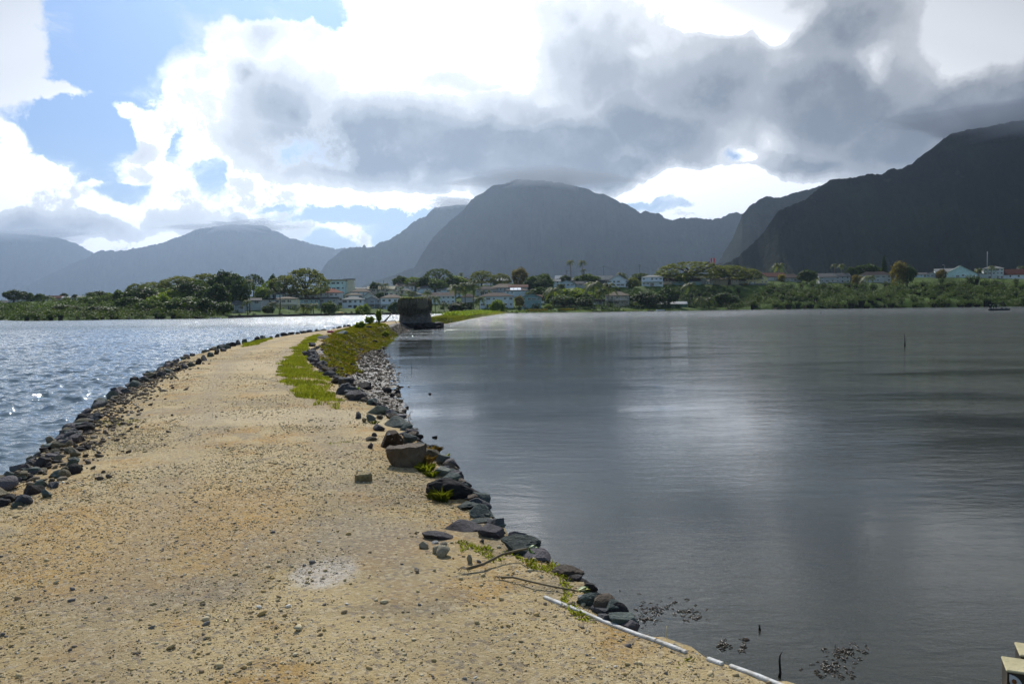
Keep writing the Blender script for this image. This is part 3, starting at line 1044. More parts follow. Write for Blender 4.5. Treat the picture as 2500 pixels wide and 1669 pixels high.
house(787, 842, 710, 686, 682, 'f', 'turq', 'cream', '', 'turquoise and cream school block at the top left of the town', cat='building', name='school_building', group='school buildings')
house(840, 866, 710, 683, 680, 'f', 'cream', 'lgrey', 'w', 'tall cream tower block beside the turquoise school', cat='building', name='school_building', group='school buildings')
house(842, 885, 730, 720, 715, 'h', 'blue', 'tan', '', 'pale blue house with low roof right of the red tiled house')
house(836, 887, 754, 731, 723, 'h', 'white', 'lgrey', '', 'white two storey shore house with light hip roof, behind the round lawn tree')
house(857, 905, 722, 712, 704, 'h', 'blue', 'tan', '', 'blue walled house with pinkish tan hip roof below the school')
house(886, 917, 736, 724, 713, 'g', 'pgrey', 'grey', '', 'gabled grey house with triangular lattice window left of the palms')
house(888, 930, 753, 732, 723, 'g', 'grey', 'lgrey', 'b', 'grey gabled shore house with balcony and one glaring roof side')
house(896, 962, 713, 705, 698, 's', 'tan', 'cream', '', 'long cream roofed house on the upper street behind small palms')
house(938, 974, 722, 715, 705, 'g', 'cream', 'grey', '', 'beige gabled house above the white veranda house')
house(930, 986, 757, 727, 718, 'h', 'white', 'tan', 'b', 'three storey white house with stacked verandas left of the stone hut')
house(967, 1012, 707, 697, 690, 's', 'pgrey', 'tan', '', 'house with long pinkish tan roof on the upper street')
house(1008, 1031, 698, 691, 687, 'f', 'redbrown' if False else 'brown', 'white', 'wd', 'small brown building with brilliant white roof under the trees')
house(1017, 1059, 712, 704, 697, 'h', 'blue', 'grey', '', 'blue house with grey hip roof below the white roofed brown building')
house(1001, 1032, 726, 720, 714, 'h', 'grey', 'grey', 'd', 'small dark house half hidden by yellow-green palms behind the hut')
house(1066, 1102, 714, 707, 702, 's', 'blue', 'lgrey', '', 'low pale blue house left of the big coconut cluster')
house(1092, 1157, 699, 689, 676, 'h', 'dark', 'dbrown', 't', 'long dark brown roof with cream fascia among trees on the hilltop')
house(1054, 1112, 742, 722, 713, 's', 'paleblue', 'brown', 't', 'pale two storey house with brown roof and white windows right of the hut')
house(1162, 1213, 720, 706, 698, 'h', 'grey', 'dbrown', '', 'dark brown roofed house right of the big coconut cluster')
house(1172, 1254, 751, 723, 714, 'h', 'paleblue', 'brown', '', 'broad two storey house with maroon brown hip roof behind the round bush')
house(1196, 1260, 711, 702, 692, 'h', 'grey', 'tan', '', 'house with tan hip roof and small dark gable on the upper street')
house(1243, 1288, 709, 700, 694, 's', 'grey', 'redbrown', '', 'house with long brick red roof right of the tan hip roof')
house(1205, 1243, 695, 684, 678, 's', 'green', 'white', 'w', 'dark green shed with white roof on the hill')
house(1233, 1291, 720, 709, 701, 'h', 'blue', 'brown', 'S', 'blue house with three white glaring panels on its brown roof')
house(1274, 1321, 751, 724, 716, 'g', 'teal', 'lgrey', '', 'teal gabled two storey shore house by the lawn')
house(1356, 1384, 686, 679, 672, 's', 'white', 'white', 'd', 'white roofed house at the skyline left of the two tall palms')
house(1334, 1349, 690, 682, 676, 'g', 'tan', 'red', 'd', 'small house with orange roof peeping out left of the white skyline roof')
house(1343, 1368, 701, 686, 681, 's', 'paleblue', 'lgrey', '', 'pale blue house with grey roof below the orange roof')
house(1364, 1402, 701, 691, 683, 'g', 'blue', 'lgrey', '', 'light blue gabled house with dark door above the hedge')
house(1402, 1432, 700, 692, 686, 's', 'grey', 'grey', 'd', 'low grey roofed annexe right of the light blue gable')
house(1455, 1496, 692, 682, 672, 's', 'dark', 'lgrey', '', 'dark walled house with light grey roof left of the large white gable')
house(1484, 1535, 700, 684, 670, 'g', 'white', 'grey', '', 'large white gabled house with two small upper windows on the bluff')
house(1567, 1618, 698, 676, 671, 'h', 'white', 'lgrey', 'b', 'white three storey house with balcony rails on the bluff')
house(1642, 1710, 695, 685, 676, 's', 'teal', 'dbrown', '', 'low house with dark brown roof and green gable on the bluff')
house(1673, 1722, 688, 679, 671, 'h', 'pgrey', 'lgrey', '', 'pale roofed house behind the green gable')
house(1741, 1769, 684, 672, 666, 'g', 'pgrey', 'grey', 'd', 'upper gable of the beige house at the foot of the red and white marker')
house(1741, 1803, 694, 681, 678, 's', 'tan', 'brown', '', 'beige long house with blue tinted windows right of the marker pole')
house(1820, 1874, 693, 677, 661, 'g', 'yellow', 'cream', '', 'yellow gabled house above the concrete retaining wall')
house(1857, 1916, 684, 674, 665, 's', 'grey', 'redbrown', '', 'house with long red-brown roof behind the yellow gable')
house(1911, 1955, 687, 678, 668, 'h', 'grey', 'brown', '', 'brown hip roofed house left of the windswept tree')
house(2003, 2074, 690, 675, 666, 's', 'grey', 'grey', '', 'long grey walled house with grey roof behind thin palms')
house(2100, 2173, 689, 672, 662, 'h', 'pgrey', 'dbrown', 't', 'house with dark pyramid roof and white fascia left of the tall yellowish tree')
house(2236, 2262, 677, 669, 665, 's', 'blue', 'grey', 'd', 'small blue house with grey roof right of the tall yellowish tree')
house(2264, 2288, 677, 669, 664, 'g', 'pgrey', 'grey', 'd', 'small grey gabled house left of the turquoise gable')
house(2286, 2328, 672, 662, 655, 's', 'white', 'lgrey', '', 'white house with pale grey roof partly behind the turquoise gable')
house(2310, 2380, 678, 668, 648, 'g', 'turq', 'pgreen', 'b', 'large pale turquoise gabled house with two dark upper windows')
house(2386, 2405, 678, 669, 667, 'f', 'pgrey', 'white', 'wd', 'white flat roofed carport right of the turquoise gable', cat='carport', name='carport', group=None)
house(2405, 2447, 680, 655, 649, 'h', 'pgrey', 'lgrey', '', 'grey two storey house with pale hip roof near the right edge')
house(2424, 2530, 681, 669, 656, 's', 'white', 'redbrown', '', 'long white house with red-brown roof at the right edge')
house(1478, 1536, 746, 721, 711, 'h', 'tan', 'tan', 'b', 'brown two storey house by the pond right of the coconut palms')
house(1430, 1476, 746, 735, 731, 'f', 'dark', 'brown', 'd', 'low dark garage left of the brown two storey pond house')
house(1601, 1676, 750, 741, 736, 's', 'green', 'white', 'wd', 'long dark boathouse with glaring white corrugated roof on the shore', cat='boathouse', name='boathouse', group=None)
house(702, 734, 729, 719, 713, 'h', 'pgrey', 'lgrey', 'd', 'pale roofed house peeping over the tan roofed shore house')
house(868, 893, 712, 706, 701, 's', 'grey', 'lgrey', 'd', 'low grey house just right of the cream tower block')
house(975, 1003, 717, 709, 704, 'h', 'cream', 'grey', 'd', 'cream house with grey roof above the yellow-green palms')
house(1030, 1056, 732, 723, 717, 's', 'pgrey', 'grey', 'd', 'grey house close behind the right half of the hut')
house(1100, 1128, 723, 714, 709, 's', 'blue', 'brown', 'd', 'blue house with brown roof left behind the coconut cluster')
house(1126, 1160, 737, 725, 717, 'h', 'grey', 'brown', 'd', 'grey house seen through the trunks of the coconut cluster')
house(1292, 1323, 737, 725, 719, 's', 'tan', 'redbrown', 'd', 'maroon roof showing just behind the teal gable')
house(1216, 1240, 705, 698, 694, 's', 'pgrey', 'grey', 'd', 'small grey house under the green shed')
house(1619, 1641, 692, 684, 678, 's', 'tan', 'dbrown', 'd', 'narrow brown house between the white three storey house and the green gable')
house(1723, 1740, 695, 687, 682, 'h', 'white', 'lgrey', 'd', 'small white house left of the marker pole')
house(1803, 1821, 692, 684, 680, 's', 'olive', 'tan', 'd', 'olive shed left of the yellow gable')
house(1046, 1072, 700, 693, 688, 's', 'pgrey', 'lgrey', 'd', 'pale low house under the hilltop umbrella tree')
house(1396, 1424, 690, 683, 678, 's', 'grey', 'lgrey', 'd', 'grey house at the foot of the tall skyline palms')
for (a, b_, y0, y1, y2, w, r, l) in ((22, 40, 735, 728, 724, 'pgrey', 'lgrey', 'tiny grey roofed house at the far left edge of the hill'), (52, 84, 737, 730, 726, 'grey', 'lgrey', 'small house with bright roof left of the far palms'),
                                     (126, 150, 734, 727, 721, 'tan', 'redbrown', 'tiny rust roofed house right of the far palms'), (153, 168, 735, 726, 723, 'grey', 'white', 'tiny house with bright white roof on the far left hill'),
                                     (134, 162, 741, 735, 730, 'brown', 'red', 'tiny house with orange roof below the rust roofed one'), (190, 208, 732, 726, 722, 'pgrey', 'lgrey', 'tiny pale house at the right end of the far left row'),
                                     (2, 20, 745, 738, 733, 'grey', 'grey', 'tiny grey house nearest the left picture edge')):
    house(a, b_, y0, y1, y2, 's', w, r, 'd', l, D=520, group='tiny houses on the left hill')
# ------------------------------------------------------------------ foliage
def leafcloud(P, size, n_out=None, rs=None, up=.35, aspect=1.7):
    """one four-cornered leaf per point; returns V, F"""
    n = len(P)
    rs = rs or RNG
    a = rs.normal(size=(n, 3))
    if n_out is not None:
        a = a * .75 + n_out * .8
    a[:, 2] += up
    a /= np.linalg.norm(a, axis=1)[:, None]
    r = rs.normal(size=(n, 3))
    u = np.cross(a, r)
    u /= np.linalg.norm(u, axis=1)[:, None] + 1e-9
    v = np.cross(a, u)
    s = (size * rs.uniform(.6, 1.3, n))[:, None]
    u, v = u * s * aspect * .5, v * s * .5
    V = np.stack([P - u, P - v * .9, P + u, P + v * .9], 1).reshape(-1, 3)
    return V, np.arange(4 * n).reshape(n, 4)


def clumpy(n_cl, per, rad, jitter, seed, shape, sq=1.0):
    """leaf points in clumps spread over a body; shape(dir)->radius"""
    rs = np.random.default_rng(seed)
    d = rs.normal(size=(n_cl, 3))
    d[:, 2] = d[:, 2] * .9 + .25
    d /= np.linalg.norm(d, axis=1)[:, None]
    c = d * shape(d, rs)[:, None]
    cr = rs.uniform(.6, 1.3, n_cl) * rad
    q = rs.normal(size=(n_cl, per, 3))
    q /= np.linalg.norm(q, axis=2)[:, :, None]
    q *= rs.uniform(.45, 1, (n_cl, per, 1)) ** .5
    P = (c[:, None] + q * cr[:, None, None] * np.array([1, 1, sq])).reshape(-1, 3)
    tone = np.repeat(rs.uniform(0, 1, n_cl), per) * .7 + rs.uniform(0, .3, n_cl * per)
    return P, q.reshape(-1, 3), tone, rs


LEAF = {
    'dark': leafmat('leaf_dark', (.020, .042, .014), (.065, .105, .026), .38, .35),
    'mid': leafmat('leaf_mid', (.030, .062, .012), (.11, .165, .026), .38, .4),
    'bright': leafmat('leaf_bright', (.09, .15, .016), (.20, .26, .035), .52, .3),
    'olive': leafmat('leaf_olive', (.075, .10, .026), (.19, .21, .06), .50, .3),
    'palm': leafmat('leaf_palm', (.045, .07, .018), (.15, .18, .06), .42, .4, .5),
    'yellow': leafmat('leaf_yellow', (.14, .14, .02), (.32, .26, .04), .45, .3),
    'rust': leafmat('leaf_rust', (.10, .07, .02), (.19, .17, .04), .42, .3),
    'grass': leafmat('leaf_grass', (.12, .15, .022), (.27, .30, .06), .55, .2),
    'weed': leafmat('leaf_weed', (.09, .115, .018), (.30, .30, .06), .5, .2),
    'mangrove': leafmat('leaf_mangrove', (.022, .045, .008), (.11, .155, .02), .28, .2),
    'dry': leafmat('leaf_dry', (.18, .12, .04), (.36, .28, .12), .45, .2),
}
BARK = mat('bark', (.11, .09, .07), (.06, .05, .04), 3, rough=.95)
PBARK = mat('palm_bark', (.20, .175, .14), (.12, .10, .08), 3, rough=.95)
CROWN = {}


def crown_mesh(kind, var):
    k = (kind, var)
    if k in CROWN:
        return CROWN[k]
    seed = var * 13 + len(kind) * 7 + 1
    rs0 = np.random.default_rng(seed)
    ph = rs0.uniform(0, 6, 4)
    if kind in ('broad', 'bush'):
        sh = lambda d, rs: (.72 + .16 * np.sin(d[:, 0] * 4 + ph[0]) * np.cos(d[:, 2] * 4 + ph[1])) * rs.uniform(.55, 1.0, len(d)) ** .35
        P, q, tone, rs = clumpy(190, 20, .19, 0, seed, sh)
        size = .085
    elif kind == 'umbrella':
        def sh(d, rs):
            return rs.uniform(.75, 1.0, len(d)) ** .5
        P, q, tone, rs = clumpy(520, 14, .085, 0, seed, sh, .6)
        # clumps on a thin domed shell, open underneath
        P[:, 2] = np.where(P[:, 2] < 0, P[:, 2] * .25, P[:, 2])
        size = .05
    elif kind == 'cone':
        P = []
        rs = np.random.default_rng(seed)
        for i in range(22):
            z = i / 22
            r = (1 - z) ** .8
            for b in range(9):
                an = rs.uniform(0, 6.28)
                t = rs.uniform(.05, 1, 26)
                P.append(np.stack([np.cos(an) * t * r, np.sin(an) * t * r, -1 + 2 * z + t * r * .10 + rs.normal(0, .015, 26)], 1))
        P = np.concatenate(P)
        q, tone, size = P * 1, rs.uniform(0, 1, len(P)), .09
    elif kind == 'column':
        def sh(d, rs):
            return .8 * rs.uniform(.5, 1, len(d)) ** .35 * (1 - .25 * d[:, 2])
        P, q, tone, rs = clumpy(130, 22, .22, 0, seed, sh)
        size = .085
    else:
        raise ValueError(kind)
    V, Fc = leafcloud(P, size, q, rs)
    me_o = mk('crown', V, Fc, LEAF['mid'], attr=tone)
    me = me_o.data
    bpy.data.objects.remove(me_o)
    CROWN[k] = me
    return me


def frond_mesh(seed, nf=20, kind='coconut'):
    rs = np.random.default_rng(seed)
    P, Fc, tone = [], [], []
    for f in range(nf):
        an = f * 2.399 + rs.uniform(-.2, .2)
        up = rs.uniform(-.35, 1.1) if kind == 'coconut' else rs.uniform(-.2, 1.3)
        L = rs.uniform(.85, 1.1)
        d = np.array([math.cos(an), math.sin(an), 0])
        side = np.array([-math.sin(an), math.cos(an), 0])
        n = 16
        t = np.linspace(0, 1, n)
        curve = (d[None] * (t * L * math.cos(up * .8))[:, None]) + np.array([0, 0, 1])[None] * (t * L * math.sin(up) - (.75 + .2 * rs.random()) * t ** 2.1 * L)[:, None]
        tn = rs.uniform(0, .7)
        for i in range(n - 1):
            w = .30 * math.sin(math.pi * (.08 + .9 * t[i])) ** .6
            for s in (-1, 1):
                for g in range(2):
                    p = curve[i] + (curve[i + 1] - curve[i]) * (g * .5)
                    q_ = p + (curve[i + 1] - curve[i]) * .42
                    tip = p + side * s * w * rs.uniform(.7, 1) + d * .10 + np.array([0, 0, -rs.uniform(.10, .26)])
                    b = len(P)
                    P += [p, q_, tip]
                    Fc.append((b, b + 1, b + 2))
                    tone.append(tn + rs.uniform(0, .3))
        for i in range(n - 1):
            b = len(P)
            wv = side * .022 * (1 - t[i] * .7)
            P += [curve[i] - wv, curve[i] + wv, curve[i + 1]]
            Fc.append((b, b + 1, b + 2))
            tone.append(.9)
    o = mk('fronds', np.array(P), np.array(Fc), LEAF['palm'], attr=np.array(tone))
    me = o.data
    bpy.data.objects.remove(o)
    return me


FROND = [frond_mesh(s) for s in (1, 2, 3)]
TREES = []


def tree(px, yt, w, yb, kind, leaf, label, D=None, group=None, name=None, cat=None, lean=0.0):
    D = D or autoD(px, yb, 1.75)
    ctrl(px, yb, D + 1)
    TREES.append((px, yt, w, yb, kind, leaf, label, D, group, name, cat, lean))


TWIG = {}


def build_tree(t, i):
    px, yt, w, yb, kind, leaf, label, D, group, name, cat, lean = t
    top = at(px, yt, D)
    x, y = float(top[0]), D
    z0 = float(ZT(x, y)[0]) if D > 250 else float(zg(x, y))
    H = max(float(top[2]) - z0, 2.0)
    W = w * D / F
    rnd = random.Random(i * 7 + 1)
    nm = name or {'palm': 'palm_tree', 'broad': 'tree', 'umbrella': 'monkeypod_tree', 'cone': 'pine_tree', 'column': 'tree', 'bush': 'bush'}[kind]
    ct = cat or {'palm_tree': 'palm tree', 'tree': 'tree', 'monkeypod_tree': 'tree', 'pine_tree': 'pine tree', 'bush': 'bush'}.get(nm, 'tree')
    e = empty(nm, (x, y, z0), label, ct, group, rz=rnd.uniform(0, 6.28) if not lean else 0)
    if kind == 'palm':
        L = W * .56
        hc = max(H - L * .35, H * .55)
        bx, by = rnd.uniform(-.05, .05) * hc, rnd.uniform(-.03, .03) * hc
        pts = [(bx * (s ** 2), by * s, hc * s - (.4 if s == 0 else 0)) for s in (0, .2, .4, .6, .8, 1)]
        b = MB()
        r = min(.17 + hc * .006, .26)
        b.tube(pts, [r * 1.5, r * 1.1, r, r * .9, r * .85, r * .8], 7)
        b.build('trunk', PBARK, e, smooth=True)
        c = bpy.data.objects.new('fronds', FROND[i % 3])
        COL.objects.link(c)
        c.parent = e
        c.location = (bx, by, hc)
        c.scale = (L, L, L * .95)
        return e
    hb = {'broad': .12, 'bush': -.12, 'umbrella': .42, 'cone': .04, 'column': .05}[kind]
    ch = H * (1 - hb)
    if kind == 'umbrella':
        ch = min(ch, W * .55)
    me = crown_mesh(kind, i % 3)
    if leaf != 'mid':
        key = ('m', kind, i % 3, leaf)
        if key not in CROWN:
            CROWN[key] = me.copy()
            CROWN[key].materials.clear()
            CROWN[key].materials.append(LEAF[leaf])
        me = CROWN[key]
    c = bpy.data.objects.new('crown', me)
    COL.objects.link(c)
    c.parent = e
    if kind == 'umbrella':
        c.location = (0, 0, H - ch)
        c.scale = (W / 2, W / 2, ch)
    else:
        c.location = (0, 0, H - ch / 2)
        c.scale = (W / 2 * 1.12, W / 2 * 1.12, ch / 2 * 1.08)
    if lean:
        c.rotation_euler = (0, lean, 0)
    b = MB()
    r = max(.12, W * (.035 if kind != 'umbrella' else .025))
    zc = H - ch * .5 if kind != 'umbrella' else H - ch * .25
    fork = zc * .45 if kind == 'umbrella' else zc * .6
    b.tube([(0, 0, -.5), (r * .3, 0, fork * .5), (0, r * .4, fork)], [r * 1.5, r * 1.1, r], 7)
    nb = 9 if kind == 'umbrella' else 5
    for k in range(nb):
        an = k * 2.4 + rnd.uniform(-.3, .3)
        q = (W / 2) * rnd.uniform(.45, .85) * (1 if kind == 'umbrella' else .5)
        z = H - ch * (.10 if kind == 'umbrella' else .4) * rnd.uniform(.8, 3.5)
        b.tube([(0, 0, fork - .1), (math.cos(an) * q * .4, math.sin(an) * q * .4, fork + (z - fork) * .55), (math.cos(an) * q, math.sin(an) * q, z)], [r * .6, r * .4, r * .12], 5)
    b.build('trunk' if kind != 'bush' else 'stem', BARK, e, smooth=True)
    return e


def TR(s, group=None):
    for ln in s.strip().splitlines():
        p = [q.strip() for q in ln.split('|')]
        n = [float(v) for v in p[0].split()]
        kw = {}
        if len(n) > 4:
            kw['D'] = n[4]
        tree(n[0], n[1], n[2], n[3], p[1], p[2], p[3], group=group, lean=float(p[4]) if len(p) > 4 else 0.0, **kw)


TR('''
32 707 50 738 500|broad|dark|broad dark tree at the far left edge among tiny houses
58 710 22 732 520|broad|dark|lone round dark tree against the pale mountain, far left
74 714 18 732 520|bush|mid|low shrubby tree right of the lone round dark tree
97 716 30 745 480|broad|mid|mid green tree between the tiny houses on the far left
116 718 26 745 470|palm|palm|palm in front of the tiny rust roofed house
128 722 20 745 480|palm|palm|smaller palm right of the palm by the rust roofed house
156 715 20 732 560|broad|dark|flat topped dark tree above the bright tiny roof
183 718 18 732 560|broad|dark|small round dark tree near the right end of the tiny houses
238 710 60 738 430|broad|dark|broad dark tree crest where the left hill begins
272 713 30 738 430|bush|bright|bright green rounded bush on the crest of the left hill
290 713 22 735 430|broad|mid|small mid green tree on the left hill crest
''')
TR('''
330 692 46 735 400|umbrella|olive|grey-green flat crown standing apart at the start of the left wood
345 702 92 758 365|broad|dark|dark broad tree on the lower slope of the left wood
400 683 36 735 430|broad|dark|small dark crown poking above the olive canopy of the left wood
372 688 70 735 440|umbrella|olive|greyish olive canopy climbing the left wood
440 674 100 730 420|umbrella|olive|light olive umbrella canopy on the ridge of the left wood
505 667 100 730 420|umbrella|olive|highest olive umbrella canopy left of the big dark tree
425 705 80 745 370|bush|bright|yellow-green hump in the middle of the left wood
458 687 84 752 375|broad|dark|dark leafy tree below the olive canopies
505 700 70 760 350|broad|dark|second dark leafy tree, left below the tallest dark one
552 660 92 755 380|broad|dark|tallest darkest tree of the left wood
585 680 52 762 355|broad|dark|dark tree dropping to the right of the tallest dark one
528 690 70 768 335|broad|dark|dark tree in front of the tallest dark one
618 669 58 722 450|umbrella|dark|low dark umbrella crown right of the tallest dark tree
455 722 110 773 318|bush|mid|wide mid green bushy tree near the water of the left wood
503 725 60 776 306|broad|dark|dark tree ending the left mangroves at the water
545 735 50 774 318|broad|mid|loose leafy tree left of the leftmost pavilion
385 715 70 765 340|bush|bright|bright green shrubby tree behind the left mangroves
''')
TR('''
215 722 60 748 400|bush|mid|rounded mid green bush at the left start of the wooded rise
262 720 60 750 390|umbrella|mid|low mid green canopy under the bright bush of the crest
300 706 60 748 390|bush|mid|green bushy tree joining the crest to the standing grey-green crown
318 722 80 756 350|bush|mid|wide green bush below the standing grey-green crown
365 730 70 764 325|bush|mid|green bush right behind the left mangroves, middle
412 700 70 745 400|bush|mid|green mound between the small dark crown and the bright hump
430 728 60 764 330|broad|mid|green tree under the bright hump of the left wood
485 683 60 740 400|umbrella|mid|greener canopy between the two olive umbrellas
250 745 90 770 318|bush|mangrove|dark rounded mangrove bush at the left shore
160 742 80 768 330|bush|mangrove|rounded mangrove bush farther left on the shore
''')
TR('''
608 678 34 770 345|palm|palm|palm hanging over the edge of the left wood
665 669 22 720 470|broad|dark|small dark tree on the slope left of the giant monkeypod
745 654 112 728 440|umbrella|olive|giant monkeypod with wide domed crown above the shore houses
692 672 76 730 440|umbrella|olive|left shoulder canopy joined to the giant monkeypod
664 684 60 735 440|umbrella|bright|bright yellow-green canopy left of the giant monkeypod
640 697 46 738 430|bush|bright|bright leafy slope above the pale blue house
683 682 24 753 372|palm|palm|tall thin palm before the giant monkeypod
657 703 26 750 374|palm|palm|palm in front of the pale blue house
604 729 26 768 330|palm|palm|short palm on the lawn of the leftmost pavilion
665 733 34 769 360|palm|palm|low bushy palm before the white and yellow house
655 746 30 770 356|broad|dark|dark round tree on the lawn below the low bushy palm
783 697 24 762 392|palm|palm|tall slim palm before the red tiled house
800 680 20 722 450|palm|palm|slim palm against the turquoise school
740 737 44 772 372|palm|palm|wide fan palm in the shore thicket
765 736 40 772 374|palm|palm|second wide fan palm, right in the shore thicket
803 734 40 772 382|broad|mid|leafy tree on the shore right of the fan palms
885 740 42 769 402|bush|bright|rounded yellow-green lawn tree before the white shore house
964 735 36 764 412|broad|dark|dark bush under the verandas left of the stone hut
''')
TR('''
912 687 22 712|broad|dark|small dark tree on the upper street left of the small palms
926 688 22 714|palm|palm|left of two small palms above the cream roofed house
940 689 22 714|palm|palm|right of two small palms above the cream roofed house
977 672 42 702|broad|dark|dark round tree on the skyline left of the hill trees
1010 676 62 704|umbrella|bright|light green low canopy on the skyline
1070 655 76 702|umbrella|mid|large dark-topped umbrella tree on the hilltop
1036 673 34 708|broad|dark|dark tree under the left of the hilltop umbrella tree
1066 678 52 712|bush|mid|mid green bushy tree below the hilltop umbrella tree
1113 671 60 700|bush|bright|bright green mass right of the hilltop umbrella tree
1126 664 16 690|palm|palm|tiny palm above the long dark roof
979 699 16 722|palm|palm|small palm in front of the beige gable
998 706 26 730|palm|palm|yellowish palm cluster behind the hut, left
1012 709 20 732|palm|palm|small palm right of the yellowish cluster behind the hut
1043 706 26 740|palm|palm|slender palm above the hut's right shoulder
928 712 24 730|bush|dark|dark palmy bush between the two gables
1062 718 34 766|palm|palm|coconut palm just right of the stone hut
1084 736 24 768|palm|palm|short arching palm right of the stone hut
1112 690 46 758|palm|palm|left palm of the big coconut cluster
1135 684 50 758|palm|palm|middle palm of the big coconut cluster
1156 682 46 756|palm|palm|right tall palm of the big coconut cluster
1170 720 40 764|palm|palm|low palm at the right foot of the coconut cluster
1125 736 66 768|broad|dark|dark spreading seagrape at the foot of the coconut cluster
1108 750 30 768|bush|mid|round green shrub left of the dark seagrape
''')
TR('''
1176 660 64 702|umbrella|olive|pale umbrella tree on the skyline above the green shed
1222 667 52 700|umbrella|olive|lower umbrella tree right of the pale one
1268 652 44 697|broad|rust|rusty dark wind-leaning tree on the skyline|.25
1300 671 40 706|bush|mid|round tree right of the wind-leaning tree
1328 668 50 706|bush|mid|bushy tree behind the dark round one on the hill
1322 680 42 712|broad|dark|dark round tree in front of the hill bushes
1291 690 26 705|bush|mid|small leafy tree by the brick red roof
1178 706 14 724|palm|palm|left of two small round palms on the lawn terrace
1194 706 14 724|palm|palm|right of two small round palms on the lawn terrace
1214 728 42 766 405|bush|bright|big round bright green bush at the pond's left corner
1268 720 24 756|broad|rust|brownish tree left of the teal gable
1318 700 70 728|bush|mid|sunlit hedge mass right of the blue house
1350 696 50 759|palm|palm|coconut palm standing alone on the shore lawn
1394 632 22 694|palm|palm|left of the two tall palms on the skyline
1421 633 25 694|palm|palm|right of the two tall palms on the skyline
1425 655 16 692|palm|palm|small palm tucked under the right tall palm
1432 668 66 694|bush|mid|bushes at the foot of the two tall palms
1380 671 30 692|broad|dark|dark tree before the white skyline roof
1368 693 26 712|broad|dark|dark tree left of the light blue gable
1395 703 120 734|bush|bright|long sunlit hedge below the light blue gable
1375 720 70 748|broad|mid|green tree mass behind the parked cars
1428 724 44 752|broad|mid|round leafy tree left of the garage
1448 680 60 760|palm|palm|largest coconut palm on the right shore lawn
1484 687 48 758|palm|palm|coconut palm right of the largest one
1468 700 36 758|palm|palm|lower palm between the two large coconuts
1340 742 22 756|bush|bright|small yellow-green bush by the lone coconut
''')
TR('''
1518 662 36 686|palm|palm|palm tops behind the large white gable
1562 666 44 690|broad|mid|leafy trees behind the white three storey house
1545 677 36 704|bush|olive|olive round bush between two white houses
1690 638 180 696|umbrella|olive|huge spreading monkeypod beside the red and white marker
1780 647 110 696|umbrella|olive|right wing of the huge monkeypod, sloping down
1830 655 60 694|umbrella|olive|small monkeypod behind the yellow gable
1665 664 42 694|bush|bright|bright bush at the foot of the huge monkeypod
1685 686 40 750|palm|palm|coconut palm rising from the dark bluff
1632 702 60 752|broad|dark|dark rounded tree on the bluff above the boathouse
1580 712 90 752|broad|dark|dark shaded mass behind the boathouse
1770 712 70 752|broad|dark|dark tree mass left of the right mangroves
1552 734 14 756|palm|palm|small banana palm by the brown pond house
1712 720 40 757|palm|palm|yellow-green fan palm right of the boathouse
1730 722 40 757|palm|palm|second fan palm right of the boathouse
1820 690 14 700|bush|yellow|tiny yellow bush on the retaining wall
''')
TR('''
1901 639 38 676|palm|palm|feathery dark palm high over the red-brown roof
1908 668 20 688|bush|yellow|small yellow-green bush before the red-brown roof
1970 657 48 694|broad|dark|windswept dark tree between two brown roofs
1996 676 14 694|palm|palm|little banana palm right of the windswept tree
2037 642 18 688|palm|palm|left of two thin palms over the long grey walled house
2055 642 20 688|palm|palm|right of two thin palms over the long grey walled house
2078 651 30 688|broad|dark|dark tree right of the two thin palms
2093 669 32 702|bush|rust|yellow-brown shrub left of the dark pyramid roof
2118 643 60 680|broad|dark|dark broad tree behind the dark pyramid roof
2158 625 20 676|cone|dark|narrow dark pine against the right mountain
2146 656 16 676|bush|bright|small bright bush left of the narrow pine
2196 632 44 700|column|rust|tall yellowish-green tree, tallest of the right shore
2215 648 44 700|broad|dark|dark tree leaning out right of the tallest yellowish tree
2119 668 40 708|palm|palm|low palm before the dark pyramid roof
2223 657 16 676|bush|yellow|tiny yellow shrub right of the tallest yellowish tree
2298 656 26 682|bush|rust|orange-green round tree left of the turquoise gable
2390 652 24 680|palm|palm|bushy palm right of the turquoise gable
2420 646 22 684|palm|palm|slim palm in front of the grey two storey house
2494 647 22 672|palm|palm|palm at the right picture edge
''')
# ------------------------------------------------------------------ thickets (nobody could count their bushes)
THICK = []


def thicket(name, label, x0, x1, y_front, y_back, depth, leaf, step=4.2, r=2.6, per=240, d0=0.0, lsize=.36, hgt=5.0):
    """band of bush domes between the shore and depth metres behind it; profiles are (px, y) lists"""
    fx, fy = zip(*y_front)
    bx, by = zip(*y_back)
    rs = np.random.default_rng(len(THICK) + 40)
    doms = []
    Dm = float(shoreD((x0 + x1) / 2))
    n_x = int((x1 - x0) * Dm / F / step)
    n_d = max(2, int(depth / step))
    for j in range(n_d):
        t = j / (n_d - 1)
        for i in range(n_x + 1):
            px = x0 + (x1 - x0) * (i + rs.uniform(-.5, .5)) / n_x
            D = float(shoreD(px)) + d0 + depth * t + rs.uniform(-.4, .4) * step + 1.5
            yt = np.interp(px, fx, fy) * (1 - t) + np.interp(px, bx, by) * t + rs.normal(0, 1.0 * r)
            q = at(px, yt, D)
            rr = r * rs.choice([.55, .8, 1.0, 1.3, 1.7])
            doms.append((q[0], q[1], q[2] - rr * .8, rr))
            if (i + j) % 3 == 0:
                CTRL.append(np.array([q[0], q[1], max(q[2] - hgt * (.55 + .45 * t), .4)]))
    THICK.append((name, label, np.array(doms), leaf, per, lsize, rs))


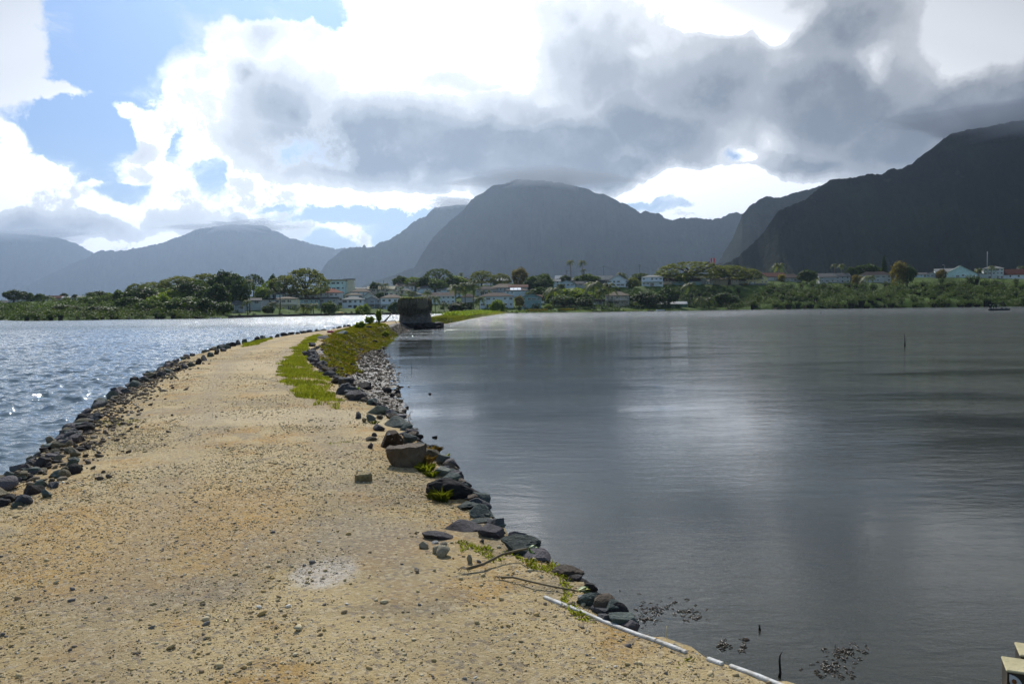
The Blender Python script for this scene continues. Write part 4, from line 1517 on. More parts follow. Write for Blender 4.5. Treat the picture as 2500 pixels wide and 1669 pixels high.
def build_thicket(t):
    name, label, dm, leaf, per, lsize, rs = t
    n = len(dm)
    d = rs.normal(size=(n, per, 3))
    d[:, :, 2] = np.abs(d[:, :, 2]) * .9 - .25
    d[:, :, 1] -= .25
    d /= np.linalg.norm(d, axis=2)[:, :, None]
    lump = .8 + .28 * np.sin(d[:, :, 0] * 5 + dm[:, None, 0]) * np.sin(d[:, :, 2] * 5 + dm[:, None, 1])
    P = dm[:, None, :3] + d * (dm[:, None, 3:4] * lump[:, :, None] * rs.uniform(.82, 1.06, (n, per, 1)))
    tone = (np.repeat(rs.uniform(0, .75, n), per) + rs.uniform(0, .25, n * per))
    V, Fc = leafcloud(P.reshape(-1, 3), lsize, d.reshape(-1, 3), rs, up=.3, aspect=1.5)
    o = mk(name, V, Fc, LEAF[leaf], attr=tone)
    setp(o, label, 'thicket', kind='stuff')
    # stems thickened into an added mass that blocks light, shade put into its colour
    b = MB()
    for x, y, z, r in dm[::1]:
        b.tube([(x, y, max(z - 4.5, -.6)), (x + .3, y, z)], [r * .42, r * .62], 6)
    c = b.build('stems', mat('thicket_stem_shade', (.022, .024, .014), (.012, .014, .01), 1.0, rough=1), o)


thicket('mangrove_thicket', 'band of low green mangroves along the left shore', 58, 505, [(58, 768), (120, 764), (200, 766), (330, 762), (505, 764)], [(58, 757), (150, 755), (250, 750), (400, 746), (505, 748)], 36, 'mangrove', hgt=3.2, r=2.7, step=3.7, lsize=.30, per=380, d0=-2)
thicket('hillside_scrub', 'scrub covering the left hillside behind the mangroves', -60, 560, [(-60, 765), (60, 752), (150, 752), (250, 748), (400, 742), (560, 748)], [(-60, 738), (100, 736), (200, 722), (300, 708), (380, 694), (450, 685), (560, 680)], 95, 'mid', d0=40, step=6.2, r=4.2, per=400, lsize=.42)
thicket('mangrove_thicket', 'mangroves at the far left edge below the tiny houses', -80, 56, [(-80, 768), (56, 766)], [(-80, 752), (56, 752)], 60, 'mangrove', hgt=3.5, r=2.8, step=5, per=380, d0=-2)
thicket('bluff_greenery', 'dark leafy growth covering the bluff below the houses', 1400, 1850, [(1400, 748), (1500, 748), (1620, 742), (1760, 744), (1850, 744)], [(1400, 706), (1480, 704), (1560, 704), (1640, 698), (1700, 697), (1795, 698), (1806, 714), (1850, 718)], 70, 'dark', d0=16, step=6, r=3.8, per=380, lsize=.42)
thicket('mangrove_thicket', 'tall mangroves lining the right shore of the pond', 1745, 2620, [(1745, 752), (1790, 744), (1880, 734), (2200, 731), (2620, 730)], [(1745, 748), (1790, 735), (1850, 714), (1875, 692), (1950, 690), (2000, 687), (2100, 691), (2160, 686), (2230, 689), (2300, 678), (2400, 679), (2460, 684), (2620, 690)], 74, 'mangrove', step=5.6, r=4.2, per=460, lsize=.38, d0=-3)
thicket('shore_hedge', 'low hedge and weeds along the middle shore', 1010, 1740, [(1010, 764), (1260, 760), (1740, 755)], [(1010, 760), (1260, 757), (1740, 752)], 7, 'bright', hgt=1.0, r=.7, step=1.9, per=70, lsize=.25)
thicket('garden_shrubs', 'garden shrubs in front of the left shore houses', 560, 985, [(560, 772), (700, 771), (800, 768), (985, 764)], [(560, 766), (700, 762), (800, 762), (985, 760)], 9, 'dark', hgt=1.4, r=1.0, step=4.6, per=110, lsize=.28)
thicket('town_greenery', 'green yards and trees filling the gaps between the houses', 640, 1480, [(640, 752), (900, 752), (1200, 750), (1480, 744)], [(640, 718), (800, 708), (950, 704), (1100, 696), (1250, 700), (1480, 696)], 112, 'mid', d0=26, step=7, r=2.7, per=260, lsize=.40, hgt=3.2)
thicket('skyline_trees', 'distant tree tops behind the upper houses', 860, 2620, [(860, 712), (1000, 700), (1200, 698), (1480, 694), (1700, 690), (1860, 688), (2100, 684), (2620, 676)], [(860, 708), (1000, 694), (1200, 694), (1480, 688), (1700, 684), (1860, 680), (2100, 678), (2620, 670)], 60, 'mid', d0=150, step=7.5, r=3.2, per=170, lsize=.5, hgt=5)

build_terrain()
for h in HOUSES:
    build_house(h)
for i, t in enumerate(TREES):
    build_tree(t, i)
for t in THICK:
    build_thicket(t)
# ------------------------------------------------------------------ rocks
from mathutils import noise as mnoise
import bmesh


def rock_mesh(seed, cuts=9, rough=.05, lava=0.0, flat=1.0, sub=4):
    """angular boulder of about unit radius: a sphere cut by random planes, then roughened"""
    rs = np.random.default_rng(seed)
    bm = bmesh.new()
    bmesh.ops.create_icosphere(bm, subdivisions=sub, radius=1.0)
    V = np.array([v.co[:] for v in bm.verts])
    for _ in range(cuts):
        n = rs.normal(size=3)
        n /= np.linalg.norm(n)
        h = rs.uniform(.40, .80)
        d = V @ n
        k = d > h
        V[k] -= (d[k] - h)[:, None] * n * .96
    for i, v in enumerate(bm.verts):
        p = Vector(V[i])
        a = mnoise.fractal(p * 2.1 + Vector((seed, 0, 0)), 1.0, 2.1, 5) * rough
        if lava:
            a += (mnoise.cell(p * 7 + Vector((seed, 3, 1))) - .5) * lava * .5 + mnoise.noise(p * 9) * lava
        q = p * (1 + a)
        v.co = (q.x, q.y, q.z * flat)
    me = bpy.data.meshes.new('rock')
    bm.to_mesh(me)
    bm.free()
    me.polygons.foreach_set('use_smooth', np.ones(len(me.polygons), dtype=bool))
    try:
        me.set_sharp_from_angle(angle=math.radians(17))
    except Exception:
        pass
    return me


def rockmat(name, c1, c2, lichen=None, rough=.85, spec=.3):
    if name in MATS:
        return MATS[name]
    m = mat(name, c1, c2, 2.4, rough=rough, spec=spec, detail=8)
    T = NT(m.node_tree)
    b = m.node_tree.nodes['Principled BSDF']
    co = T.n('ShaderNodeTexCoord').outputs['Object']
    h = T.m('ADD', T.noise(co, 5, 8, .65), T.m('MULTIPLY', T.noise(co, 24, 4, .7), .4))
    bn = T.n('ShaderNodeBump', {'Height': h, 'Strength': .9, 'Distance': .10})
    T.L.new(bn.outputs[0], b.inputs['Normal'])
    src = b.inputs['Base Color'].links[0].from_socket
    # dark cracks and dust
    c = T.mix(T.rng(T.noise(co, 7, 6, .7), .30, .42, .7, 0), src, tuple(v * .35 for v in c1))
    if lichen:
        c = T.mix(T.rng(T.noise(co, 3.4, 4, .55, .6), .635, .665), c, lichen)
    T.L.new(c, b.inputs['Base Color'])
    return m


RM = {
    'basalt': rockmat('rock_basalt', (.055, .057, .062), (.13, .13, .13)),
    'black': rockmat('rock_black', (.022, .020, .020), (.062, .055, .052), rough=.95),
    'greygreen': rockmat('rock_grey_green', (.15, .17, .145), (.24, .265, .225)),
    'palegreen': rockmat('rock_pale_green', (.22, .245, .20), (.34, .365, .30)),
    'darkgreen': rockmat('rock_dark_green', (.06, .078, .070), (.13, .155, .135)),
    'brown': rockmat('rock_brown', (.085, .062, .042), (.17, .13, .09), (.36, .33, .27)),
    'rustwhite': rockmat('rock_rust_lichen', (.030, .020, .012), (.09, .055, .028), (.62, .62, .60)),
    'olive': rockmat('rock_olive', (.12, .10, .06), (.21, .18, .115)),
    'tan': rockmat('rock_tan', (.30, .24, .14), (.46, .38, .24)),
    'purple': rockmat('rock_purple_grey', (.075, .066, .070), (.15, .135, .14)),
    'coral': rockmat('coral_stone', (.50, .44, .29), (.68, .61, .45)),
    'white': rockmat('white_shell', (.66, .65, .62), (.8, .79, .76)),
}
def stones(name, items, kind, label, parent=None):
    """many small stones as one body; items are (pos, size, rotz, material)"""
    keys = sorted(set(i[3] for i in items))
    V, Fc, M = [], [], []
    n0 = 0
    for n, (p, s, r, m) in enumerate(items):
        me = PROTO[kind][n % len(PROTO[kind])]
        v = np.empty(len(me.vertices) * 3)
        me.vertices.foreach_get('co', v)
        v = v.reshape(-1, 3) * np.array(s)
        c, q = math.cos(r), math.sin(r)
        v = np.stack([v[:, 0] * c - v[:, 1] * q, v[:, 0] * q + v[:, 1] * c, v[:, 2]], 1) + np.array(p)
        f = np.empty(len(me.polygons) * 3, dtype=np.int32)
        me.polygons.foreach_get('vertices', f)
        V.append(v)
        Fc.append(f.reshape(-1, 3) + n0)
        M.append(np.full(len(me.polygons), keys.index(m)))
        n0 += len(v)
    o = mk(name, np.concatenate(V), np.concatenate(Fc), [RM[k] for k in keys], parent, True, np.concatenate(M))
    try:
        o.data.set_sharp_from_angle(angle=math.radians(20))
    except Exception:
        pass
    return setp(o, label, kind='stuff')


PROTO = {'angular': [rock_mesh(s, 15, .045) for s in range(1, 9)], 'lava': [rock_mesh(s + 30, 7, .10, .07) for s in range(3)],
         'slab': [rock_mesh(s + 60, 16, .05) for s in range(4)], 'round': [rock_mesh(s + 90, 4, .08, sub=3) for s in range(4)],
         'small': [rock_mesh(s + 120, 13, .05, sub=3) for s in range(6)]}
_mc = {}


def rock(pos, size, kind, m, rot, label=None, group=None, i=0, name='rock', cat=None):
    me = PROTO[kind][i % len(PROTO[kind])]
    key = (me.name, m)
    if key not in _mc:
        q = me.copy()
        q.materials.clear()
        q.materials.append(RM[m])
        _mc[key] = q
    o = bpy.data.objects.new(name, _mc[key])
    COL.objects.link(o)
    o.location = pos
    o.scale = size
    o.rotation_euler = rot
    return setp(o, label, cat or name, group)


def rock_px(x0, x1, y0, y1, kind, m, label, z=None, i=0, rot=(0, 0, 0), dep=1.0, sink=.25, name='rock', group=None, thick=None):
    """boulder whose picture spans the box x0..x1, y0..y1, standing at height z"""
    cx = (x0 + x1) / 2
    if z is None:
        for _ in range(6):
            p = gp(cx, y1, z if z is not None else .95)
            z = float(zg(p[0], p[1]))
    p = gp(cx, y1, z)
    D = p[1]
    w = (x1 - x0) * D / F
    d = w * dep
    dw = (y1 - y0) * D / F
    cosv = (CAMZ - z) / D
    h = max((dw - d * cosv * .8), dw * .35) if thick is None else thick
    return rock((p[0], D + d * .42, z + h * (.5 - sink)), (w / 2 * 1.14, d / 2 * 1.14, h / 2 * (1 + sink) * 1.14), kind, m, rot, label, group, i, name)


B = 'boulders of the right bank'
rock_px(884, 954, 979, 1012, 'slab', 'palegreen', 'broad smooth pale grey-green boulder at the far end of the big right bank rocks', i=0, rot=(0, .1, .3), group=B)
rock_px(863, 885, 999, 1022, 'angular', 'basalt', 'small dark rock at the left foot of the broad pale boulder', i=1, rot=(.2, 0, 1), group=B)
rock_px(892, 917, 1005, 1027, 'angular', 'greygreen', 'small grey block in front of the broad pale boulder', i=2, rot=(0, .1, .5), group=B)
rock_px(915, 934, 1005, 1023, 'angular', 'brown', 'small dark brown rock right of the small grey block', i=3, group=B)
rock_px(879, 897, 1015, 1031, 'angular', 'tan', 'small tan cone shaped stone before the small grey block', i=4, group=B)
rock_px(933, 975, 1000, 1022, 'angular', 'rustwhite', 'black and white speckled rock between the broad boulder and the wedge', i=5, rot=(.1, 0, 2), group=B)
rock_px(932, 998, 1010, 1044, 'slab', 'greygreen', 'wedge shaped grey-green boulder pointing to the water', i=1, rot=(0, .12, -.3), group=B)
rock_px(904, 936, 1030, 1052, 'angular', 'basalt', 'small dark rough rock left of the lichen spotted boulder', i=6, rot=(0, 0, .6), group=B)
rock_px(901, 921, 1050, 1065, 'small', 'basalt', 'little dark stone at the left edge of the lichen spotted boulder', i=1, group=B)
rock_px(883, 917, 1063, 1077, 'small', 'olive', 'low flat brown stone left of the lichen spotted boulder', i=2, group=B)
rock_px(895, 912, 1075, 1095, 'small', 'purple', 'small purplish stone in the gravel left of the big rust brown boulder', i=3, group=B)
rock_px(976, 1014, 1043, 1085, 'angular', 'darkgreen', 'grey-green rock behind the lichen spotted boulder, by the water', i=7, rot=(0, .3, .4), group=B)
rock_px(914, 981, 1030, 1094, 'angular', 'rustwhite', 'tall rust brown boulder spotted with white lichen', i=0, rot=(.25, -.2, 1.1), dep=.9, group=B)
rock_px(1004, 1043, 1071, 1093, 'slab', 'darkgreen', 'low dark green rock behind the brown block', i=2, group=B)
rock_px(942, 1036, 1081, 1140, 'block', 'brown', 'flat topped brown block boulder casting a shadow on the gravel', i=0, dep=.7, group=B) if False else None
rock_px(1033, 1082, 1085, 1124, 'angular', 'olive', 'olive brown rock right of the brown block', i=2, rot=(.1, .2, .2), group=B)
rock_px(1056, 1098, 1100, 1135, 'angular', 'greygreen', 'split grey-green rock with a little leaf behind it', i=4, rot=(0, .3, 1.2), group=B)
rock_px(1022, 1044, 1116, 1134, 'small', 'tan', 'small tan stone in the grass right of the brown block', i=4, group=B)
rock_px(1049, 1114, 1126, 1164, 'slab', 'palegreen', 'pale smooth grey-green boulder above the black lava rock', i=3, rot=(0, .1, .2), group=B)
rock_px(1043, 1163, 1158, 1218, 'lava', 'black', 'large pitted black lava rock with a grass tuft at its foot', i=0, rot=(0, .16, .1), dep=.62, group=B)
rock_px(1104, 1178, 1212, 1244, 'lava', 'darkgreen', 'craggy dark green rock just below the black lava rock', i=1, rot=(0, 0, .5), group=B)
rock_px(1136, 1206, 1236, 1262, 'slab', 'greygreen', 'upper layered grey-green ledge sunk in the bank', i=0, sink=.4, group=B)
rock_px(1142, 1204, 1256, 1278, 'slab', 'darkgreen', 'lower layered dark ledge sunk in the bank', i=2, rot=(0, 0, 1), sink=.4, group=B)
rock_px(1076, 1180, 1273, 1300, 'slab', 'purple', 'long flat purplish rock sheet in the gravel', i=1, sink=.5, thick=.06, group=B)
rock_px(1150, 1250, 1280, 1314, 'slab', 'purple', 'dark wet end of the flat purplish rock sheet', i=3, sink=.4, thick=.10, group=B)
rock_px(1218, 1340, 1293, 1354, 'lava', 'darkgreen', 'long black-green boulder at the bend of the bank', i=2, rot=(0, .22, -.1), dep=.55, group=B)
rock_px(1226, 1318, 1326, 1354, 'slab', 'brown', 'curved brown rock leaning against the black-green boulder', i=0, dep=.4, group=B)
rock_px(1030, 1100, 1298, 1320, 'slab', 'purple', 'flat dark grey stone beside the coral lumps', i=2, rot=(0, .1, .2), thick=.07, sink=.3, group=B)
rock_px(1300, 1346, 1349, 1366, 'lava', 'purple', 'grey crumbly rock right of the leaf of the upper stem', i=1, sink=.4, group=B)
rock_px(1352, 1424, 1369, 1408, 'lava', 'brown', 'crumbly brown rock on the grassy edge above the water', i=0, sink=.4, group=B)
rock_px(1455, 1505, 1455, 1512, 'lava', 'black', 'black wet rock face where the white board meets the bank', i=2, z=.55, sink=.3, rot=(0, .5, 0), group=B)
rock_px(1400, 1460, 1405, 1450, 'lava', 'black', 'dark rock under the grassy edge below the yellow leaf', i=0, z=.6, sink=.3, rot=(0, .4, 0), group=B)
for (a, b, c, d, l) in ((1023, 1044, 1321, 1339, 'single round coral lump left of the coral pile'), (1056, 1086, 1326, 1351, 'middle coral lump of the pile'), (1073, 1093, 1316, 1337, 'upper right coral lump of the pile'), (1066, 1099, 1337, 1360, 'largest front coral lump of the pile')):
    rock_px(a, b, c, d, 'round', 'coral', l, i=a, rot=(0, 0, a), name='coral_stone', group='coral lumps', thick=(b - a) * 5.7 / F * .72)
rock_px(1054, 1070, 1317, 1327, 'round', 'white', 'white shell fragment beside the flat dark grey stone', i=1, name='shell')
rock_px(1139, 1152, 1351, 1374, 'round', 'coral', 'pale pebble standing upright left of the upper stem', i=2, name='pebble', dep=.8, thick=.055)
rock_px(1412, 1432, 1447, 1462, 'round', 'white', 'white stone under the yellow leaf', i=3, name='pebble')
rock_px(1170, 1184, 1311, 1326, 'small', 'basalt', 'little grey stone above the grass at the coral pile', i=3, name='pebble')

rs = np.random.default_rng(77)
it = []
for n in range(330):
    y = 3.9 + 13 * (n / 330) ** 1.15
    x = float(XR(y)) + rs.uniform(-.10, .34)
    s_ = rs.uniform(.025, .10) * (1 + y * .03)
    z = max(float(zg(x, y)), .05) + s_ * .1
    it.append(((x, y, z), (s_ * rs.uniform(.9, 1.6), s_, s_ * .75), rs.uniform(0, 6), ('black', 'darkgreen', 'basalt', 'purple', 'brown')[n % 5]))
for n in range(520):
    y = 14 + 34 * rs.random()
    x = float(XR(y)) + rs.uniform(-.25, 1.0)
    s_ = rs.uniform(.03, .11)
    it.append(((x, y, float(zg(x, y)) + s_ * .2), (s_ * rs.uniform(.9, 1.6), s_, s_ * .7), rs.uniform(0, 6), ('black', 'purple', 'basalt', 'purple', 'brown')[n % 5]))
stones('rubble', it, 'small', 'rubble packed along the right bank and the mud flat')

# the flat-topped brown block, an upside-down trapezoid standing on the gravel
def block_rock(x0, x1, y0, y1, m, label, prof, dep, name='rock', cat=None, rz=0.0, seed=4, group=None):
    cx = (x0 + x1) / 2
    p = gp(cx, y1, .95)
    z = float(zg(p[0], p[1]))
    p = gp(cx, y1, z)
    D = p[1]
    k = D / F
    w = (x1 - x0) * k
    h = (y1 - y0) * k - dep * (CAMZ - z) / D * .8
    bm = bmesh.new()
    rs = np.random.default_rng(seed)
    n = 14
    rings = []
    for t, s in prof:
        ring = []
        for i in range(n):
            a = 2 * math.pi * i / n
            c, sn = math.cos(a), math.sin(a)
            f = (abs(c) ** 3.2 + abs(sn) ** 3.2) ** (-1 / 3.2)
            j = 1 + rs.uniform(-.05, .05)
            ring.append(bm.verts.new((w / 2 * c * f * s * j, dep / 2 * sn * f * s * j, -.04 + (h + .04) * t + rs.uniform(-.01, .01) + .06 * h * c * (t > .9))))
        rings.append(ring)
    for a, b in zip(rings, rings[1:]):
        for i in range(n):
            bm.faces.new((a[i], a[(i + 1) % n], b[(i + 1) % n], b[i]))
    bm.faces.new(rings[-1])
    bm.faces.new(rings[0][::-1])
    bmesh.ops.triangulate(bm, faces=bm.faces)
    bmesh.ops.subdivide_edges(bm, edges=bm.edges, cuts=3, use_grid_fill=True)
    for v in bm.verts:
        q = v.co / (w * .5)
        v.co += v.normal * 0 + Vector((mnoise.noise(q * 2.3 + Vector((seed, 0, 0))), mnoise.noise(q * 2.3 + Vector((0, seed, 0))), mnoise.noise(q * 2.3 + Vector((0, 0, seed))))) * w * .045
        v.co += Vector((mnoise.noise(q * 9), mnoise.noise(q * 9.5), mnoise.noise(q * 8.5))) * w * .010
    me = bpy.data.meshes.new(name)
    bm.to_mesh(me)
    bm.free()
    me.materials.append(m)
    me.polygons.foreach_set('use_smooth', np.ones(len(me.polygons), dtype=bool))
    me.set_sharp_from_angle(angle=math.radians(32))
    o = bpy.data.objects.new(name, me)
    COL.objects.link(o)
    o.location = (p[0], D + dep * .42, z)
    o.rotation_euler = (0, 0, rz)
    return setp(o, label, cat or name, group)


block_rock(940, 1037, 1082, 1141, RM['brown'], 'flat topped brown block boulder casting a shadow on the gravel', [(0, .66), (.25, .80), (.6, .93), (.85, 1.0), (1, .99)], .30, group=B)
WOOD = mat('old_wood', (.30, .24, .12), (.12, .095, .05), 8, rough=.9, bump=.8, bscale=30)
block_rock(864, 906, 1152, 1176, WOOD, 'weathered chunk of wood lying alone on the gravel', [(0, .9), (.5, .97), (.9, 1.0), (1, .9)], .12, name='wood_block', cat='wood', seed=9)

# rocks of the left edge
LB = 'dark rocks edging the left side of the track'
LR = [(70, 1043, 46, 26, 'basalt', 'lumpy black rock at the water side near the left picture edge'), (27, 1062, 48, 24, 'basalt', 'black rock touching the left picture edge, nearest the bay'), (101, 1028, 44, 30, 'darkgreen', 'leaning slab with pale edge in the left rocks'),
      (126, 1026, 40, 24, 'greygreen', 'light grey flat slab in the left rocks'), (143, 1014, 40, 26, 'basalt', 'low black slab below the biggest rounded black rock'), (163, 1012, 46, 42, 'black', 'biggest rounded black rock of the left row'),
      (182, 993, 54, 32, 'basalt', 'long sloping black rock right of the biggest rounded one'), (212, 989, 34, 23, 'basalt', 'squarish dark rock before the grey-green dome'), (236, 977, 56, 32, 'darkgreen', 'grey-green domed boulder of the left row'),
      (266, 962, 44, 25, 'greygreen', 'pale topped rock right of the grey-green dome'), (289, 952, 50, 24, 'basalt', 'dark wedge shaped rock with flat back in the left row'), (316, 937, 48, 18, 'basalt', 'low dark flat rock after the wedge shaped one'),
      (262, 979, 22, 12, 'brown', 'small reddish brown stone under the grey-green dome'), (24, 1086, 34, 22, 'basalt', 'dark angular rock left, below the black edge rock'), (38, 1072, 50, 18, 'purple', 'flat brownish slab at the left edge'),
      (74, 1080, 46, 22, 'olive', 'brown topped block in the left rocks'), (107, 1088, 34, 26, 'tan', 'yellow tan stone standing out among the left rocks'), (28, 1118, 44, 30, 'darkgreen', 'round grey boulder low in the left rocks'),
      (64, 1108, 36, 28, 'black', 'black gap-filling rock beside the round grey boulder'), (122, 1052, 52, 22, 'olive', 'wide brown block behind the tan stone'), (130, 1100, 40, 18, 'olive', 'mossy flat stone right of the tan stone'),
      (163, 1096, 30, 13, 'basalt', 'low dark stone at the right end of the left pile'), (90, 1130, 46, 18, 'purple', 'brown-grey flat stone low in the left pile'), (16, 1158, 34, 32, 'greygreen', 'grey pointed stone at the bottom of the left pile'),
      (44, 1166, 32, 20, 'darkgreen', 'tilted grey stone right of the grey pointed one'), (60, 1152, 28, 14, 'brown', 'small brown stone behind the tilted grey one'), (20, 1208, 36, 10, 'brown', 'thin reddish stone alone in the gravel at the left edge'),
      (92, 1148, 44, 18, 'olive', 'low mossy slab near the bottom of the left pile'), (132, 1124, 26, 14, 'basalt', 'small dark stone in front of the mossy flat stone'), (8, 1180, 20, 14, 'basalt', 'small dark stone at the very bottom of the left pile'), (76, 996 + 40, 26, 14, 'basalt', 'small black stone between the lumpy black rocks')]
for n, (x, y, w, h, m, l) in enumerate(LR):
    rock_px(x - w / 2, x + w / 2, y - h / 2, y + h / 2, 'slab' if w > h * 1.9 else 'angular', m, l, i=n * 3 + 1, rot=(.15 * math.sin(n * 3), .25 * math.cos(n * 5), n * 1.7), dep=.85, group=LB)
# the row running on into the distance, and small fill between
pts = [(330, 935), (350, 925), (372, 919), (392, 912), (410, 905), (428, 900), (446, 894), (463, 889), (480, 884), (495, 875), (510, 866), (525, 860), (540, 853), (553, 847), (566, 841), (580, 838), (594, 836)]
NEARW = ['first', 'second', 'third', 'fourth', 'fifth', 'sixth', 'seventh', 'eighth', 'ninth', 'tenth', 'eleventh', 'twelfth', 'thirteenth', 'fourteenth', 'fifteenth', 'sixteenth', 'seventeenth']
for n, (x, y) in enumerate(pts):
    rock_px(x - 14 + n * .25, x + 14 - n * .25, y - 10 + n * .2, y + 8 - n * .25, 'angular', ('basalt', 'darkgreen', 'black')[n % 3], 'dark rock of the left row, %s one past the low flat rock' % NEARW[n], i=n * 5 + 2, rot=(.2, .1 * n, n * 2.1), dep=.9, group=LB)
rs = np.random.default_rng(12)
for n in range(100):
    y = 44 + n * .62
    x = float(XL(y)) + rs.uniform(-.35, .15)
    s = rs.uniform(.12, .26)
    rock((x, y, float(zg(x, y)) + s * .35), (s * rs.uniform(.8, 1.5), s, s * .75), 'small', ('basalt', 'darkgreen', 'black', 'basalt')[n % 4], (0, 0, rs.uniform(0, 6)),
         'small dark rock in the thinning far part of the left edge row', 'small dark rocks far along the left edge', n)
it = []
for n in range(420):
    y = rs.uniform(6.6, 13.0) if n < 240 else rs.uniform(13, 44)
    x = float(XL(y)) + (rs.uniform(-.75, .55) * (1.25 if y < 9.5 else .55) if n < 240 else rs.uniform(-.4, .25))
    s = rs.uniform(.04, .12) * (1 if n < 240 else 1.4)
    it.append(((x, y, float(zg(x, y)) + s * .3), (s * rs.uniform(.8, 1.5), s, s * .75), rs.uniform(0, 6), ('basalt', 'olive', 'purple', 'darkgreen', 'black')[n % 5]))
stones('rubble', it, 'small', 'rubble of small stones filling the left rock edge')
# low stone wall in the grass on the right side of the track, farther on
_o = 'first second third fourth fifth sixth seventh eighth ninth tenth eleventh twelfth thirteenth fourteenth fifteenth sixteenth seventeenth eighteenth nineteenth twentieth'.split()
ORD = _o + ['twenty-' + w for w in _o[:9]] + ['thirtieth'] + ['thirty-' + w for w in _o[:9]] + ['fortieth'] + ['forty-' + w for w in _o[:9]]
MW = 'stones of the tumbled row beside the grass'
for n in range(46):
    t = n / 45
    px = np.interp(t, [0, .25, .5, .7, .85, 1], [768, 755, 790, 822, 838, 862])
    py = np.interp(t, [0, .25, .5, .7, .85, 1], [846, 872, 893, 920, 942, 975])
    px += rs.uniform(-9, 12)
    z = .95
    p = gp(px, py, z)
    s = rs.uniform(.09, .20) if n % 9 else .24
    rock((p[0], p[1], float(zg(p[0], p[1])) + s * .35), (s * 1.2, s, s * .7), 'angular', ('basalt', 'purple', 'basalt', 'brown')[n % 4], (rs.uniform(-.2, .2), rs.uniform(-.2, .2), rs.uniform(0, 6)), '%s %s stone from the far end of the tumbled row between lawn and weeds' % (ORD[n], ('black', 'purplish', 'dark grey', 'brown')[n % 4]), MW, n)
for n, (x, y, w, h, m, l) in enumerate(((838, 932, 26, 22, 'brown', 'tan brown block ending the tumbled stone row'), (852, 944, 22, 12, 'olive', 'flat brown stone right of the tan brown block'), (862, 966, 26, 12, 'purple', 'flat grey stone in the pebbles above the broad pale boulder'), (858, 974, 18, 8, 'basalt', 'small dark flat stone below the flat grey one'),
                                         (890, 974, 34, 14, 'purple', 'low layered grey rock behind the broad pale boulder'), (886, 939, 50, 20, 'black', 'black pitted rock in the mud beside the yellow weeds'), (942, 950, 26, 14, 'black', 'black rock at the edge of the mud by the water'), (968, 955, 16, 14, 'black', 'round black rock standing in the shallows'),
                                         (957, 963, 12, 10, 'black', 'small black rock left of the round one in the shallows'), (880, 854, 18, 9, 'black', 'dark lump on the upper mud flat'), (858, 888, 12, 9, 'black', 'dark lump below the weeds on the mud flat'), (900, 797, 16, 9, 'basalt', 'grey stone in the shrubs before the hut'),
                                         (785, 822, 44, 12, 'basalt', 'flat dark stones at the bend of the track'), (830, 811, 34, 12, 'greygreen', 'grey flat stones among the weeds before the hut'), (924, 856, 14, 7, 'black', 'low dark lump by the far mud edge'), (914, 832, 12, 6, 'black', 'dark lump on the far mud, nearest the hut'))):
    rock_px(x - w / 2, x + w / 2, y - h / 2, y + h / 2, 'lava' if m == 'black' else 'slab', m, l, i=n, rot=(0, 0, n * 1.3), group='rocks of the mud flat')
for (x, y, l) in ((1050, 962, 'red-brown clump poking out of the calm water'), (994, 996, 'small dark lump in the water off the wedge boulder'), (1063, 1068, 'tiny dark lump in the water beyond the brown block'), (988, 1006, 'tiny dark speck rock near the dark lump')):
    p = gp(x, y, 0)
    rock((p[0], p[1], .01), (.07, .07, .05), 'small', 'black', (0, 0, x), l, 'lumps poking out of the water', x)


# ------------------------------------------------------------------ gravel as real stones
def pebbles(name, pts, size, m, label, seed, lo=True):
    rs = np.random.default_rng(seed)
    t = (1 + 5 ** .5) / 2
    ico = np.array([(-1, t, 0), (1, t, 0), (-1, -t, 0), (1, -t, 0), (0, -1, t), (0, 1, t), (0, -1, -t), (0, 1, -t), (t, 0, -1), (t, 0, 1), (-t, 0, -1), (-t, 0, 1)], float) / math.sqrt(1 + t * t)
    fi = np.array([(0, 11, 5), (0, 5, 1), (0, 1, 7), (0, 7, 10), (0, 10, 11), (1, 5, 9), (5, 11, 4), (11, 10, 2), (10, 7, 6), (7, 1, 8), (3, 9, 4), (3, 4, 2), (3, 2, 6), (3, 6, 8), (3, 8, 9), (4, 9, 5), (2, 4, 11), (6, 2, 10), (8, 6, 7), (9, 8, 1)])
    n = len(pts)
    v = ico[None] * rs.uniform(.72, 1.2, (n, 12, 1))
    an = rs.uniform(0, 6.28, n)
    sc = np.stack([rs.uniform(.75, 1.5, n), rs.uniform(.7, 1.1, n), rs.uniform(.4, .75, n)], 1)
    v = v * sc[:, None]
    c, s = np.cos(an)[:, None], np.sin(an)[:, None]
    x = v[:, :, 0] * c - v[:, :, 1] * s
    y = v[:, :, 0] * s + v[:, :, 1] * c
    tilt = rs.uniform(-.4, .4, n)[:, None]
    z = v[:, :, 2] + x * tilt
    V = np.stack([x, y, z], -1) * size[:, None, None] + pts[:, None]
    Fc = (fi[None] + (np.arange(n) * 12)[:, None, None]).reshape(-1, 3)
    tone = np.repeat(rs.uniform(0, 1, n), 20)
    o = mk(name, V.reshape(-1, 3), Fc, m, smooth=True, attr=tone)
    return setp(o, label, kind='stuff')


